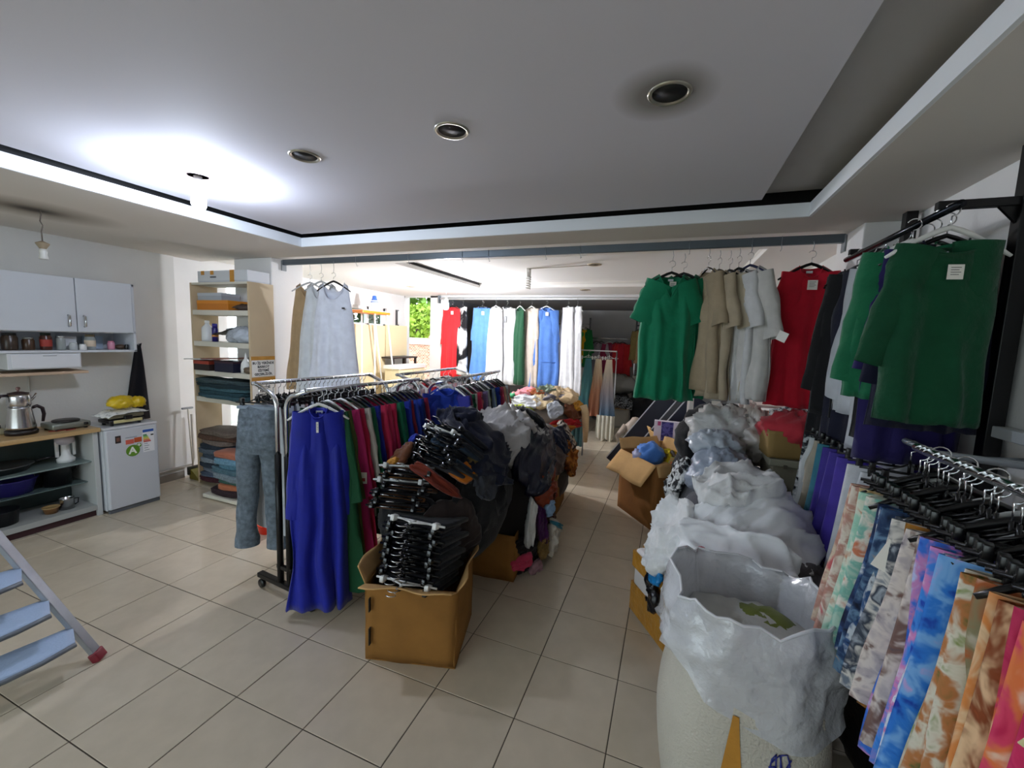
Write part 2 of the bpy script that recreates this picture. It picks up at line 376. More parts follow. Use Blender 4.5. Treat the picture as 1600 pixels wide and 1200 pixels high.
struct(MB().box(-4.12, XR, Y2-0.1, Y2+0.12, ZS-0.01, ZS+0.07).build('beam_rear', plain('#c9c9c9', 0.7)))
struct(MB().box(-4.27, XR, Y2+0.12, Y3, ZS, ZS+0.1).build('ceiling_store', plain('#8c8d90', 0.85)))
# ---- windows
def window_x(name, x, ya, yb, za, zb, mullions, fm):
    fr = MB(); t = 0.035
    fr.box(x-t, x+t, ya, yb, za, za+0.05).box(x-t, x+t, ya, yb, zb-0.05, zb).box(x-t, x+t, ya, ya+0.05, za, zb).box(x-t, x+t, yb-0.05, yb, za, zb)
    o = struct(fr.build(name, fm))
    ys = [ya]+list(mullions)+[yb]
    for m in mullions: MB().box(x-t, x+t, m-0.02, m+0.02, za, zb).build('mullion', fm, o)
    for a, b in zip(ys[:-1], ys[1:]): MB().box(x-0.003, x+0.003, a+0.02, b-0.02, za+0.04, zb-0.04).build('pane', GLASS, o)
    return o
WFRAME = plain('#e6e6e4', 0.4, name='window_frame')
window_x('window_1', XL-0.08, 3.42, 5.28, 0.42, 2.28, [4.35], WFRAME)
window_x('window_2', XL-0.08, 5.45, 6.42, 1.80, 2.14, [5.95], WFRAME)
fw = struct(MB().box(-4.8, -0.6, Y0-0.1, Y0-0.05, 0.1, 0.16).box(-4.8, -0.6, Y0-0.1, Y0-0.05, 2.26, 2.32).build('window_3', WFRAME))
for k in range(4):
    x = -4.77+1.38*k; MB().box(x-0.025, x+0.025, Y0-0.1, Y0-0.05, 0.16, 2.26).build('mullion', WFRAME, fw)
    if k < 3: MB().box(x+0.025, x+1.355, Y0-0.078, Y0-0.072, 0.16, 2.26).build('pane', GLASS, fw)
# skirting and heating pipe along the kitchen wall
struct(MB().box(XL+0.03, XL+0.042, Y0, 2.87, 0, 0.08).build('baseboard_left', plain('#8d8579', 0.6, 0, 0.2, 6)))
# ---- outdoors
struct(MB().box(-30, 25, Y0-22, Y0-0.15, -0.2, -0.12).box(-30, XL-0.15, Y0-0.15, 34, -0.2, -0.12).box(XL-0.15, 25, Y3+0.15, 34, -0.2, -0.12).build('ground', plain('#a9a49a', 0.9, 0, 0.2, 1.0, name='paving')))

# ================================================================== CLOTHING BUILDERS
def top_mesh(sw=0.17, hw=0.22, L=0.75, d=0.045, neckw=0.075, neckd=0.09, vneck=False, slope=0.62, k=4, amp=0.012, seed=0.0, nx=28, nz=22, strap=0.0, waist=0.0, slit=0.0, power=1.0):
    """open cloth shell of a hanging top or dress; origin at the collar, front towards -y, hem downwards"""
    mb = MB()
    def topz(x, front):
        ax = abs(x)
        if ax < neckw:
            q = 1-ax/neckw; dep = neckd if front else 0.015+0.6*strap
            return -dep*(q if vneck and front else math.sqrt(max(0, 1-(1-q)**2)))
        return -(ax-neckw)*slope-0.25*max(0, ax-neckw)**2
    def mk(front):
        sg = -1 if front else 1
        def fn(a, v):
            u = (a-0.5)*2
            x0 = u*sw; w = lerp(sw, hw, v**power)*(1-waist*math.sin(PI*min(1, v*1.3)))
            if strap and v < 0.22: w = lerp(neckw*1.35, w, min(1, (v/0.22))**0.6)
            x = u*w; zt = topz(x0, front); zb = -L+0.014*hn(u*2, seed, 3)
            z = lerp(zt, zb, v)
            body = math.sqrt(max(0, 1-abs(u)**2.4))
            open_top = max(0.0, 1-(abs(x0)/neckw)**3)
            env = max(min(1, v*3.0), 0.75*open_top)
            y = sg*(d*body*env)
            ph = seed*1.7+(0.6 if front else 2.1)
            wob = 1.6*hn(u*1.3, v*0.9, seed)
            f1 = math.sin(u*k*PI*0.9+ph+wob)
            f2 = 1-2*abs(math.sin(u*k*PI*0.62+ph*1.3+1.3*hn(u*1.1+3, v*1.1, seed)))
            f = 0.55*f1+0.55*f2*(0.4+0.6*abs(hn(u*2, v*1.4, seed+4)))+hn(u*2.4+seed, v*2.0, ph)*0.6
            y += 1.45*amp*f*(0.22+v)*min(1, v*4)*(0.35+0.65*body)
            x += amp*0.7*hn(u*2, v*3+seed, 7)*v*2
            z += 0.008*hn(u*5, v*3, seed)*v
            return Vector((x, y, z))
        return fn
    mb.grid(mk(True), nx, nz); mb.grid(mk(False), nx, nz)
    return mb.mesh('garment_body', True, merge=0.0006)
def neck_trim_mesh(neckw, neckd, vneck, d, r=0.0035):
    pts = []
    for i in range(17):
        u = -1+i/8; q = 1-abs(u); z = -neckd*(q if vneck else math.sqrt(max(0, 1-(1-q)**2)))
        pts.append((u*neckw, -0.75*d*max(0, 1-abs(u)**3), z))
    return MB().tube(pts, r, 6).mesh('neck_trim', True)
def sleeve_mesh(side, S, L=0.30, r0=0.085, r1=0.075, ang=0.35, flat=0.38, seed=0.0, bend=0.0, n=12, k=10, amp=0.006):
    vs = []; fs = []
    p = Vector(S); a = ang; st = L/k
    dirv = Vector((math.sin(a), 0, -math.cos(a))); perp = Vector((math.cos(a), 0, math.sin(a)))
    c = p-perp*r0*0.95-dirv*0.035
    for i in range(k+1):
        t = i/k; r = lerp(r0, r1, t)
        dirv = Vector((math.sin(a), 0, -math.cos(a))); perp = Vector((math.cos(a), 0, math.sin(a)))
        for j in range(n):
            q = 2*PI*j/n; f = 1+0.18*hn(math.cos(q)*1.5+seed, math.sin(q)*1.5, t*5)
            v = c+perp*(math.cos(q)*r*f)+Vector((0, 1, 0))*(math.sin(q)*r*flat*f)+Vector((0, amp*math.sin(t*9+seed+q), 0))
            vs.append(Vector((v.x*side, v.y, v.z)))
        c = c+dirv*(st if i else st+0.035); a -= bend/k
    for i in range(k):
        for j in range(n): fs.append((i*n+j, i*n+(j+1) % n, (i+1)*n+(j+1) % n, (i+1)*n+j))
    return MB().add(vs, fs).mesh('sleeve', True)
def trouser_mesh(w=0.20, L=0.95, d=0.045, leg=0.115, seed=0.0, cuff=True, amp=0.012, spread=0.02):
    mb = MB(); cz = 0.30
    def ring(cx, z, hx, hy, t):
        out = []
        for j in range(16):
            q = 2*PI*j/16; f = 1+0.10*hn(math.cos(q)*1.2+seed, math.sin(q)*1.2+z*7, seed)
            out.append(Vector((cx+hx*math.cos(q)*f, hy*math.sin(q)*f+amp*hn(z*9, cx*5+math.cos(q), seed), z)))
        return out
    rows = []
    for i in range(9): rows.append(ring(0, -cz*i/8, lerp(w*0.86, w*1.04, min(1, i/5)), d*lerp(0.55, 1, min(1, i/4)), i))
    vs = [p for r in rows for p in r]
    mb.add(vs, [(i*16+j, i*16+(j+1) % 16, (i+1)*16+(j+1) % 16, (i+1)*16+j) for i in range(8) for j in range(16)])
    for sgn in (-1, 1):
        rows = []
        for i in range(15):
            t = i/14; z = -cz+0.03-(L-cz+0.03)*t
            hx = lerp(w*0.51, leg, min(1, t*1.5))*(1.08 if (cuff and i >= 13) else 1)
            rows.append(ring(sgn*(w*0.5+spread*t+0.012*hn(t*3, sgn, seed)), z, hx, d*lerp(1, 0.85, t)*(1.2 if (cuff and i >= 13) else 1), t))
        vs = [p for r in rows for p in r]
        mb.add(vs, [(i*16+j, i*16+(j+1) % 16, (i+1)*16+(j+1) % 16, (i+1)*16+j) for i in range(14) for j in range(16)])
    return mb.mesh('trousers', True)
def skirt_mesh(w=0.16, hw=0.22, L=0.9, d=0.03, k=5, amp=0.016, seed=0.0, n=34, m=16, tiers=0):
    mb = MB(); vs = []
    for i in range(m+1):
        t = i/m
        for j in range(n):
            q = 2*PI*j/n; hx, hy = lerp(w, hw, t), lerp(d*0.6, d*1.25, t)
            f = amp*t*math.sin(q*k+seed*3+1.5*hn(t*1.5, math.cos(q), seed))+(0.012*((t*tiers) % 1) if tiers else 0)
            vs.append(Vector(((hx+f)*math.cos(q)+0.012*t*hn(t*2, seed), (hy+f)*math.sin(q)+0.02*t*hn(seed, t*2, 1), -L*t*(1+0.02*hn(math.cos(q), math.sin(q), seed)))))
    mb.add(vs, [(i*n+j, i*n+(j+1) % n, (i+1)*n+(j+1) % n, (i+1)*n+j) for i in range(m) for j in range(n)])
    return mb.mesh('skirt', True)
# ---- hangers (shared mesh data)
def shoulder_hanger_mesh(w=0.16, drop=0.09, r=0.007):
    mb = MB(); pts = []
    for i in range(13):
        u = -1+i/6; pts.append((u*w, 0, -drop*abs(u)**1.25+0.012))
    mb.tube(pts, [r*0.7]+[r]*3+[r*1.25]*5+[r]*3+[r*0.7], 8)
    return mb.mesh('hanger_arms', True)
def hook_mesh(h=0.05, R=0.022, r=0.0022):
    pts = [(0, 0, 0.01), (0, 0, h)]+[(R*math.cos(a)+0.0, 0, h+R+R*math.sin(a)) for a in [(-PI/2+i*PI*1.35/10) for i in range(11)]]
    return MB().tube(pts, r, 6).mesh('hook', True)
def clip_hanger_mesh(w=0.15, r=0.005):
    mb = MB(); mb.tube([(-w, 0, -0.04), (w, 0, -0.04)], r, 8).tube([(0, 0, -0.04), (0, 0, 0.012)], r*1.1, 8)
    mb.tube([(-w*0.5, 0, -0.04), (-w*0.12, 0, -0.012), (0, 0, 0.0)], r*0.8, 6).tube([(w*0.5, 0, -0.04), (w*0.12, 0, -0.012), (0, 0, 0.0)], r*0.8, 6)
    return mb.mesh('clip_bar', True)
def clip_mesh():
    return MB().bevbox(-0.012, 0.012, -0.009, 0.009, -0.075, -0.03, 0.003).bevbox(-0.010, 0.010, -0.014, 0.014, -0.045, -0.012, 0.003).mesh('clip', True)
ARMS, ARMS_WIDE = shoulder_hanger_mesh(), shoulder_hanger_mesh(0.18, 0.10, 0.008)
HOOK, CLIPBAR, CLIP = hook_mesh(), clip_hanger_mesh(), clip_mesh()
HOOKTOP = 0.05+2*0.022      # height of the hook's inner top above the collar
def add_hanger(t, mat=BLACK_PLASTIC, wide=False, clip=False, z=0.0, hook=True, wire=0.0):
    h = put('hanger', CLIPBAR if clip else (ARMS_WIDE if wide else ARMS), mat, t); h.location = (0, 0, z)
    if hook: put('hook', HOOK, CHROME, h)
    if clip:
        for s in (-0.11, 0.11):
            c = put('clip', CLIP, mat, h); c.location = (s, 0, 0)
    if wire:
        MB().tube([(0, 0, HOOKTOP-0.004), (0.006, 0, HOOKTOP+wire*0.5), (0.0, 0, HOOKTOP+wire)], 0.0018, 5).build('wire_loop', STEEL, h)
    return h
TAGCARD = plain('#f1eee6', 0.6, name='tag_card'); TAGINK = plain('#4a4a48', 0.7, name='tag_ink')
def add_tag(t, x, y, z, w=0.035, h=0.045, rot=0.0, ink=True):
    m = Matrix.Translation((x, y, z)) @ Matrix.Rotation(rot, 4, 'Y')
    c = MB().box(-w/2, w/2, -0.001, 0.001, -h/2, h/2, m).build('price_tag', TAGCARD, t)
    if ink:
        mb = MB()
        for i in range(4): mb.box(-w*0.32, w*(0.32-0.12*(i % 2)), -0.0016, -0.0011, h*(0.28-i*0.16), h*(0.32-i*0.16), m)
        mb.build('print', TAGINK, c)
    return c
LABELW = plain('#dfe4ea', 0.6, name='woven_label')
def top(name, label, cat, loc, rz, mat, group=None, sleeves=None, hanger=BLACK_PLASTIC, wide=False, tagpos=None, neck_label=True, wire=0.0, tagsize=(0.035, 0.045), hz=0.0, **kw):
    """a whole shirt / dress on its hanger with every part of its own"""
    t = thing(name, label, cat, loc, rz, group)
    kw.setdefault('seed', random.Random(label).uniform(0, 9))
    b = put('body', top_mesh(**kw), mat, t); mod_solid(b, 0.0022, 0)
    sw, nw, sl = kw.get('sw', 0.17), kw.get('neckw', 0.075), kw.get('slope', 0.62)
    if sleeves:
        for s in (-1, 1):
            q = dict(sleeves); ar = q.pop('ang_r', None)
            if s == 1 and ar is not None: q['ang'] = ar
            put('sleeve', sleeve_mesh(s, (sw*0.99, 0, -(sw-nw)*sl-0.25*(sw-nw)**2), seed=kw['seed']+s, **q), mat, t)
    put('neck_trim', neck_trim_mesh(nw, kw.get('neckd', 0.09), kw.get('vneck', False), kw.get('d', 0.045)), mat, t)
    add_hanger(t, hanger, wide, wire=wire, z=hz)
    nd = kw.get('neckd', 0.09); d = kw.get('d', 0.04)
    if neck_label: MB().box(-0.018, 0.018, d*0.45-0.001, d*0.45+0.001, -0.045, -0.03).build('neck_label', LABELW, t)
    if tagpos: add_tag(t, tagpos[0], tagpos[1], tagpos[2], *tagsize)
    return t
# ---- shared low-detail meshes for the crowded rails
def row_shirt(seed, L, sw=0.165, sl=0.45, hw=0.20):
    mb = MB(); me = top_mesh(sw=sw, hw=hw, L=L, d=0.022, neckw=0.055, k=3, amp=0.008, seed=seed, nx=12, nz=12)
    mb.add([v.co for v in me.vertices], [tuple(p.vertices) for p in me.polygons])
    for s in (-1, 1):
        q = sleeve_mesh(s, (sw*0.99, 0, -(sw-0.055)*0.62), L=sl, r0=0.07, r1=0.05, ang=0.20, flat=0.26, seed=seed+s, n=10, k=8)
        mb.add([v.co for v in q.vertices], [tuple(p.vertices) for p in q.polygons])
    return mb.mesh('garment_cloth', True)
ROW_SHIRTS = [row_shirt(s, L, sl=sl) for s, L, sl in ((1.1, 0.78, 0.45), (2.3, 0.72, 0.42), (3.7, 0.85, 0.48), (5.2, 0.66, 0.22))]
ROW_LONG = [row_shirt(s, 1.12, sl=0.5, hw=0.27) for s in (1.9, 4.4)]
ROW_TROUSERS = [trouser_mesh(0.17, 0.82, 0.02, 0.10, s, False, 0.006) for s in (0.4, 2.2, 3.9)]
ROW_SKIRTS = [skirt_mesh(0.15, 0.20, 0.80, 0.022, 5, 0.012, s) for s in (0.6, 2.8, 4.1)]
def row_item(name, label, cat, me, mat, loc, rz, group, hanger=BLACK_PLASTIC, clip=False, tilt=0.0, drop=None):
    t = thing(name, label, cat, loc, rz, group)
    c = put('cloth', me, mat, t)
    if clip: c.location = (0, 0, -0.06)
    add_hanger(t, hanger, clip=clip)
    return t
ORD = ['first', 'second', 'third', 'fourth', 'fifth', 'sixth', 'seventh', 'eighth', 'ninth', 'tenth', 'eleventh', 'twelfth', 'thirteenth', 'fourteenth', 'fifteenth', 'sixteenth', 'seventeenth',
       'eighteenth', 'nineteenth', 'twentieth', 'twenty-first', 'twenty-second', 'twenty-third', 'twenty-fourth', 'twenty-fifth', 'twenty-sixth', 'twenty-seventh', 'twenty-eighth']

# ---- heaps: cloth pieces draped over a rounded mass
def super_r(d, a, b, c, p): return ((abs(d.x)/a)**p+(abs(d.y)/b)**p+(abs(d.z)/c)**p)**(-1/p)
def drape(name, label, cat, mat, c, rad, az, el, ex, ey, rot=0.0, amp=0.02, off=0.01, seed=0.0, p=2.6, floor_z=0.006, n=34, k=7.0, thick=0.008, group=None, rough_edge=0.22, kind=None, parent=None):
    c = Vector(c); az, el = math.radians(az), math.radians(el)
    d0 = Vector((math.cos(el)*math.cos(az), math.cos(el)*math.sin(az), math.sin(el)))
    upv = Vector((0, 0, 1)) if abs(d0.z) < 0.97 else Vector((0, 1, 0))
    e1 = upv.cross(d0).normalized(); e2 = d0.cross(e1)
    e1, e2 = e1*math.cos(rot)+e2*math.sin(rot), e2*math.cos(rot)-e1*math.sin(rot)
    sm = min(1.0, max(ex, ey)/0.42); amp = amp*lerp(0.35, 1, sm)*0.85; k = k*lerp(0.35, 1, sm)
    fa = seed*2.3; ca, sa = math.cos(fa), math.sin(fa)
    def fn(a, b):
        s, t = a*2-1, b*2-1
        s2, t2 = s*math.sqrt(1-0.38*t*t), t*math.sqrt(1-0.38*s*s)
        f = 1+rough_edge*hn(math.atan2(t, s)*1.3, seed*3.1, 4)
        s2, t2 = s2*f, t2*f
        d = (d0+e1*s2*ex+e2*t2*ey).normalized()
        r = super_r(d, *rad, p)
        wv = hn(s*1.1+seed, t*1.1, seed*0.7)
        ph = (s*ca+t*sa)*k*0.8+wv*3.5
        rid = 1-abs(math.sin(ph)); rid2 = 1-abs(math.sin((-s*sa+t*ca)*k*0.6+hn(s*1.7, t*1.7, seed+9)*4))
        q = 0.95*rid*rid*rid*(0.25+0.9*abs(hn(s*1.3, t*1.3, seed+3)))+0.30*rid2*rid2*rid2+0.75*hn(s*1.6, t*1.6, seed+5)+0.10*hn(s*4, t*4, seed+6)
        edge = max(abs(s), abs(t)); roll = max(0, (edge-0.82)/0.18)
        disp = off+amp*q*1.6-roll*roll*(off*0.7+amp*0.4)
        v = c+d*(r+disp)
        if v.z < floor_z: v.z = floor_z+0.004*abs(q)
        return v
    o = MB().grid(fn, n, n).build(name, mat, parent, True)
    if thick: mod_solid(o, thick)
    if kind: o['kind'] = kind
    if label: tag(o, label, cat, group)
    return o
def lump(name, label, cat, mat, c, rad, seed=0.0, amp=0.05, p=2.4, n=28, m=18, k=2.2, floor_z=None, group=None, parent=None, kind=None, fine=0.35):
    """one closed, crumpled soft body (a stuffed bag, a balled-up garment)"""
    c = Vector(c); vs = []
    for i in range(m+1):
        el = -PI/2+PI*i/m
        for j in range(n):
            az = 2*PI*j/n; d = Vector((math.cos(el)*math.cos(az), math.cos(el)*math.sin(az), math.sin(el)))
            r = super_r(d, *rad, p); q = d*k
            dn = hn(q.x+seed, q.y, q.z)+0.5*(1-2*abs(hn(q.x*2+seed, q.y*2, q.z*2+3)))+fine*hn(q.x*5, q.y*5+seed, q.z*5)
            v = c+d*(r*(1+amp*dn*2))
            if floor_z is not None and v.z < floor_z: v.z = floor_z
            vs.append(v)
    o = MB().add(vs, [(i*n+j, i*n+(j+1) % n, (i+1)*n+(j+1) % n, (i+1)*n+j) for i in range(m) for j in range(n)]).build(name, mat, parent, True, merge=0.0005)
    if kind: o['kind'] = kind
    if label: tag(o, label, cat, group)
    return o
def carton(label, loc, rz, sx, sy, h, mat=CARD, bulge=0.03, flaps=(), wall=0.006, seed=0.0, name='cardboard_box', cat='box', inner=CARD_IN, tape=False, bottom=True):
    """open box: four bulging walls, bottom, any flaps ('front','back','left','right' : (angle, length))"""
    t = thing(name, label, cat, loc, rz)
    hx, hy = sx/2, sy/2
    def side(fn0):
        mb = MB(); mb.grid(fn0, 10, 8); return mb
    def wallpart(ax):
        def fn(a, v):
            u = a*2-1; bz = bulge*math.sin(PI*v)*(1-u*u)*1.0+bulge*0.35*hn(u*2+seed, v*3, ax)
            if ax == 0: q = Vector((u*hx, -hy-bz, v*h))
            elif ax == 1: q = Vector((hx+bz, u*hy, v*h))
            elif ax == 2: q = Vector((-u*hx, hy+bz, v*h))
            else: q = Vector((-hx-bz, -u*hy, v*h))
            return q
        o = side(fn).build('wall', mat, t, True); mod_solid(o, wall); return o
    for ax in range(4): wallpart(ax)
    if bottom: MB().box(-hx, hx, -hy, hy, 0.0, 0.006).build('bottom', mat, t)
    names = {'front': 0, 'right': 1, 'back': 2, 'left': 3}
    for nm, (ang, ln) in flaps:
        ax = names[nm]
        def fn(a, v, ax=ax, ang=ang, ln=ln):
            u = a*2-1; w = (hx if ax in (0, 2) else hy)*lerp(1.0, 0.97, v)
            off = ln*v*math.sin(ang)+0.012*math.sin(a*9+seed)*v; zz = h+ln*v*math.cos(ang)+0.012*hn(a*4, v, seed+ax)*v
            if ax == 0: return Vector((u*w, -hy-off, zz))
            if ax == 1: return Vector((hx+off, u*w, zz))
            if ax == 2: return Vector((-u*w, hy+off, zz))
            return Vector((-hx-off, -u*w, zz))
        o = MB().grid(fn, 12, 6).build('flap', inner, t, True); mod_solid(o, wall, 0)
    if tape: MB().box(-0.03, 0.03, -hy-bulge-0.012, -hy-0.002, h*0.05, h*0.98).build('tape', TAPE, t)
    return t

# ================================================================== KITCHEN CORNER
KW = XL+0.03
CABW = plain('#cfd3d9', 0.22, 0, 0.03, 3, name='cabinet_laminate')
t = thing('wall_cabinet', 'white two-door wall cabinet with an open jar shelf below the doors', 'cabinet', (KW, 1.2, 1.418))
def cab(x0, x1, y0, y1, z0, z1, name, mat=CABW, parent=None, bev=0.003):
    o = MB().box(x0, x1, y0, y1, z0, z1); return mod_bevel(o.build(name, mat, parent or t, world=True), bev)
cab(KW, -4.64, 1.2, 2.34, 2.01, 2.03, 'top_board'); cab(KW, -4.64, 1.2, 2.34, 1.418, 1.438, 'shelf_board'); cab(KW, -4.64, 1.2, 2.34, 1.585, 1.60, 'divider_board')
cab(KW, -4.64, 2.32, 2.34, 1.418, 2.03, 'side_panel'); cab(KW, -4.64, 1.2, 1.22, 1.418, 2.03, 'side_panel'); cab(KW, KW+0.006, 1.22, 2.32, 1.438, 2.01, 'back_panel')
for (y0, y1, hy) in ((1.33, 1.925, 1.875), (1.93, 2.31, 1.972)):
    d = cab(-4.638, -4.62, y0, y1, 1.592, 2.032, 'door')
    h = MB(); h.tube([(-4.62, hy, 1.725), (-4.597, hy, 1.72), (-4.592, hy, 1.68), (-4.597, hy, 1.64), (-4.62, hy, 1.635)], 0.0075, 8)
    h.v = [t.matrix_basis.inverted() @ v for v in h.v]; h.build('handle', CHROME, d, True)
def jar(label, y, r, h, mat, lid=None, lab=None, x=-4.76, name='jar', cat='jar', z=1.438, neck=0.8):
    j = thing(name, label, cat, (x, y, z))
    MB().lathe([(0, 0), (r*0.95, 0), (r, h*0.06), (r, h*0.74), (r*neck, h*0.86), (r*neck, h*0.9)], 18).build('glass_body' if lid else 'body', mat, j, True)
    if lid: MB().lathe([(r*neck*1.06, h*0.86), (r*neck*1.06, h), (r*neck*0.9, h*1.01), (0, h*1.01)], 18).build('lid', lid, j, True)
    if lab:
        MB().lathe([(r*1.008, h*0.2), (r*1.012, h*0.22), (r*1.012, h*0.6), (r*1.008, h*0.62)], 18).build('paper_label', lab, j, True)
    return j
clear = plain('#c9cfc9', 0.08, 0, 0, 8, 0, 60, 0.6, 0.45, name='jar_glass'); honey = plain('#5a3a20', 0.3); 
jar('wide glass jar with dark tea, nearest the frame edge on the cabinet shelf', 1.585, 0.045, 0.13, plain('#3b2c20', 0.3), plain('#23211f', 0.4))
jar('squat brown spice jar beside the dark tea jar', 1.685, 0.036, 0.10, plain('#4a3423', 0.3), plain('#9a9c96', 0.3, 0.6))
jar('red-labelled coffee jar with a dark lid on the cabinet shelf', 1.785, 0.036, 0.135, plain('#4b2418', 0.3), plain('#1d2a1e', 0.4), plain('#a3382c', 0.6))
jar('clear glass jar with a bright metal lid beside the coffee jar', 1.873, 0.028, 0.115, clear, plain('#d9dbdb', 0.25, 0.8))
jar('small white lidded tub in front of the pale carton', 1.985, 0.024, 0.05, WHITE_PLASTIC, plain('#dfe2e2', 0.4), x=-4.70)
jar('small pale grey tub beside the pale carton', 1.93, 0.026, 0.06, GREY_PLASTIC, plain('#ced3d3', 0.4), x=-4.71)
jar('tall glass jar with a flowered paper label', 2.06, 0.037, 0.13, clear, plain('#7a6d50', 0.4), plain('#e6d3b9', 0.7))
jar('pink plastic tub at the end of the jar shelf', 2.205, 0.026, 0.075, plain('#d791a7', 0.4), plain('#cf7f98', 0.4))
tag(mod_bevel(MB().box(-4.85, -4.80, 1.90, 1.99, 1.438, 1.55).build('small_carton', plain('#d5d8dc', 0.7)), 0.002), 'small pale grey carton behind two tubs on the jar shelf', 'carton')
tag(MB().box(-4.93, -4.92, 2.08, 2.22, 1.438, 1.55).build('card_sheet', plain('#b9c9db', 0.6)), 'pale blue card leaning at the back of the jar shelf', 'card')
tag(lump('tea_packet', None, None, plain('#4d3b2c', 0.4), (-4.75, 2.265, 1.46), (0.035, 0.035, 0.022), 2.0, 0.05, n=14, m=8), 'small brown packet lying beside the pink tub', 'packet')
jar('tiny black lidded pot in the corner of the jar shelf', 2.30, 0.014, 0.045, BLACK_PLASTIC, BLACK_PLASTIC, x=-4.72)
# extractor hood and board under it
t = thing('extractor_hood', 'flat white extractor hood under the wall cabinet', 'hood', (KW, 1.53, 1.29))
cab(KW, -4.655, 1.53, 1.95, 1.292, 1.416, 'body', plain('#d7d9dc', 0.3)); cab(-4.655, -4.648, 1.55, 1.94, 1.30, 1.408, 'front_panel', plain('#dfe1e5', 0.25))
cab(-4.648, -4.646, 1.72, 1.80, 1.392, 1.398, 'badge', plain('#9a9da1', 0.4))
tag(mod_bevel(MB().box(KW, -4.67, 1.1, 2.0, 1.240, 1.262).build('wall_shelf', wood('#b99e83', '#cdb59c', 3, 'Y')), 0.003), 'thin pale wooden wall shelf under the extractor hood', 'shelf')
tag(MB().tube([(KW+0.006, 1.74, 1.24), (KW+0.004, 1.742, 1.1), (KW+0.005, 1.738, 0.95), (KW+0.004, 1.74, 0.80)], 0.004, 6).build('wall_cable', plain('#b7b7b4', 0.6), None, True), 'grey cable running down the wall behind the teapot', 'cable')
# counter
t = thing('kitchen_counter', 'low open kitchen counter with a wooden top and white frame', 'counter', (KW, 1.0, 0))
DARKIN = plain('#3d4a48', 0.4, 0, 0.3, 4, name='aged_panel')
cab(KW, -4.53, 0.9, 1.99, 0.742, 0.778, 'worktop', wood('#b08a55', '#cdb184', 2.5, 'Y', 0.4), bev=0.004)
cab(KW, -4.56, 1.945, 1.98, 0.0, 0.742, 'side_panel', plain('#c2c4c2', 0.4)); cab(KW, -4.56, 0.9, 0.935, 0.0, 0.742, 'side_panel', plain('#c2c4c2', 0.4))
cab(KW, -4.56, 0.935, 1.945, 0.055, 0.10, 'bottom_board', plain('#a9aba8', 0.45)); cab(KW+0.001, KW+0.012, 0.935, 1.945, 0.10, 0.742, 'back_panel', DARKIN)
cab(KW+0.012, -4.60, 0.935, 1.945, 0.475, 0.487, 'shelf_board', plain('#8fa19f', 0.15, 0, 0, 8, 0, 60, 0.6, 0.75)); cab(KW+0.012, -4.68, 0.935, 1.945, 0.285, 0.293, 'shelf_board', plain('#6f817f', 0.15, 0, 0, 8, 0, 60, 0.6, 0.75))
cab(-4.60, -4.585, 0.935, 1.945, 0.0, 0.055, 'plinth', plain('#3a1d22', 0.6))
# things inside the counter
def pan(name, label, cat, loc, r, h, mat, rim=None, sx=1.0, taper=0.75):
    q = thing(name, label, cat, loc)
    MB().lathe([(0, 0.002), (r*taper, 0.002), (r, h), (r*1.05, h+0.004), (r*1.05, h-0.002), (r*0.97, h-0.004), (r*taper*0.95, 0.008), (0, 0.008)], 28, sy=sx).build('bowl', mat, q, True)
    if rim: MB().lathe([(r*1.0, h), (r*1.07, h+0.006), (r*1.07, h), (r*1.0, h-0.004)], 28, sy=sx).build('rim', rim, q, True)
    return q
pan('washing_basin', 'purple plastic washing basin inside the counter', 'basin', (-4.79, 1.55, 0.294), 0.095, 0.115, plain('#2b2470', 0.3), plain('#352d86', 0.3), 1.35)
q = pan('frying_pan', 'wide dark frying pan on the upper counter shelf', 'pan', (-4.78, 1.47, 0.488), 0.14, 0.05, plain('#1a1a1c', 0.3), plain('#7d7f80', 0.3, 0.8), 1.3, 0.85)
MB().tube([(0.0, 0.19, 0.045), (0.01, 0.28, 0.055), (0.01, 0.33, 0.06)], 0.009).build('handle', BLACK_PLASTIC, q, True)
q = pan('cooking_pot', 'black cooking pot hanging low inside the counter', 'pot', (-4.79, 1.795, 0.294), 0.085, 0.165, plain('#0d0d10', 0.35), plain('#222226', 0.3), 1.1, 0.92)
for s in (-1, 1): MB().tube([(0.0, s*0.09, 0.13), (0.0, s*0.13, 0.14), (0.0, s*0.125, 0.10), (0.0, s*0.09, 0.09)], 0.007).build('handle', BLACK_PLASTIC, q, True)
q = thing('food_processor', 'white kitchen blender on the upper counter shelf', 'blender', (-4.74, 1.84, 0.488))
MB().lathe([(0, 0), (0.055, 0), (0.058, 0.03), (0.03, 0.06), (0.026, 0.16)], 20).build('stand', WHITE_PLASTIC, q, True); MB().lathe([(0.026, 0.15), (0.06, 0.17), (0.06, 0.215), (0.0, 0.22)], 20).build('head', plain('#c9bfc8', 0.35), q, True)
for s in (-1, 1): MB().bevbox(-0.012, 0.012, s*0.052-0.01, s*0.052+0.01, 0.05, 0.18, 0.004).build('side_arm', plain('#d9d9d7', 0.35), q, True)
q = pan('small_saucepan', 'small steel jug on the bottom board of the counter', 'jug', (-4.68, 1.80, 0.10), 0.045, 0.09, plain('#b9b9ba', 0.2, 1.0), None, 1, 1.05)
MB().tube([(0.0, 0.043, 0.075), (0, 0.075, 0.07), (0, 0.07, 0.03), (0, 0.046, 0.02)], 0.005).build('handle', BLACK_PLASTIC, q, True)
pan('wooden_bowl', 'small tan bowl beside the steel jug in the counter', 'bowl', (-4.67, 1.70, 0.10), 0.05, 0.05, plain('#7a5530', 0.5), plain('#b09060', 0.5))
pan('dark_basin', 'dark round pan at the open end of the counter', 'pan', (-4.72, 1.44, 0.10), 0.10, 0.11, plain('#0e1016', 0.4), None, 1.0, 0.9)
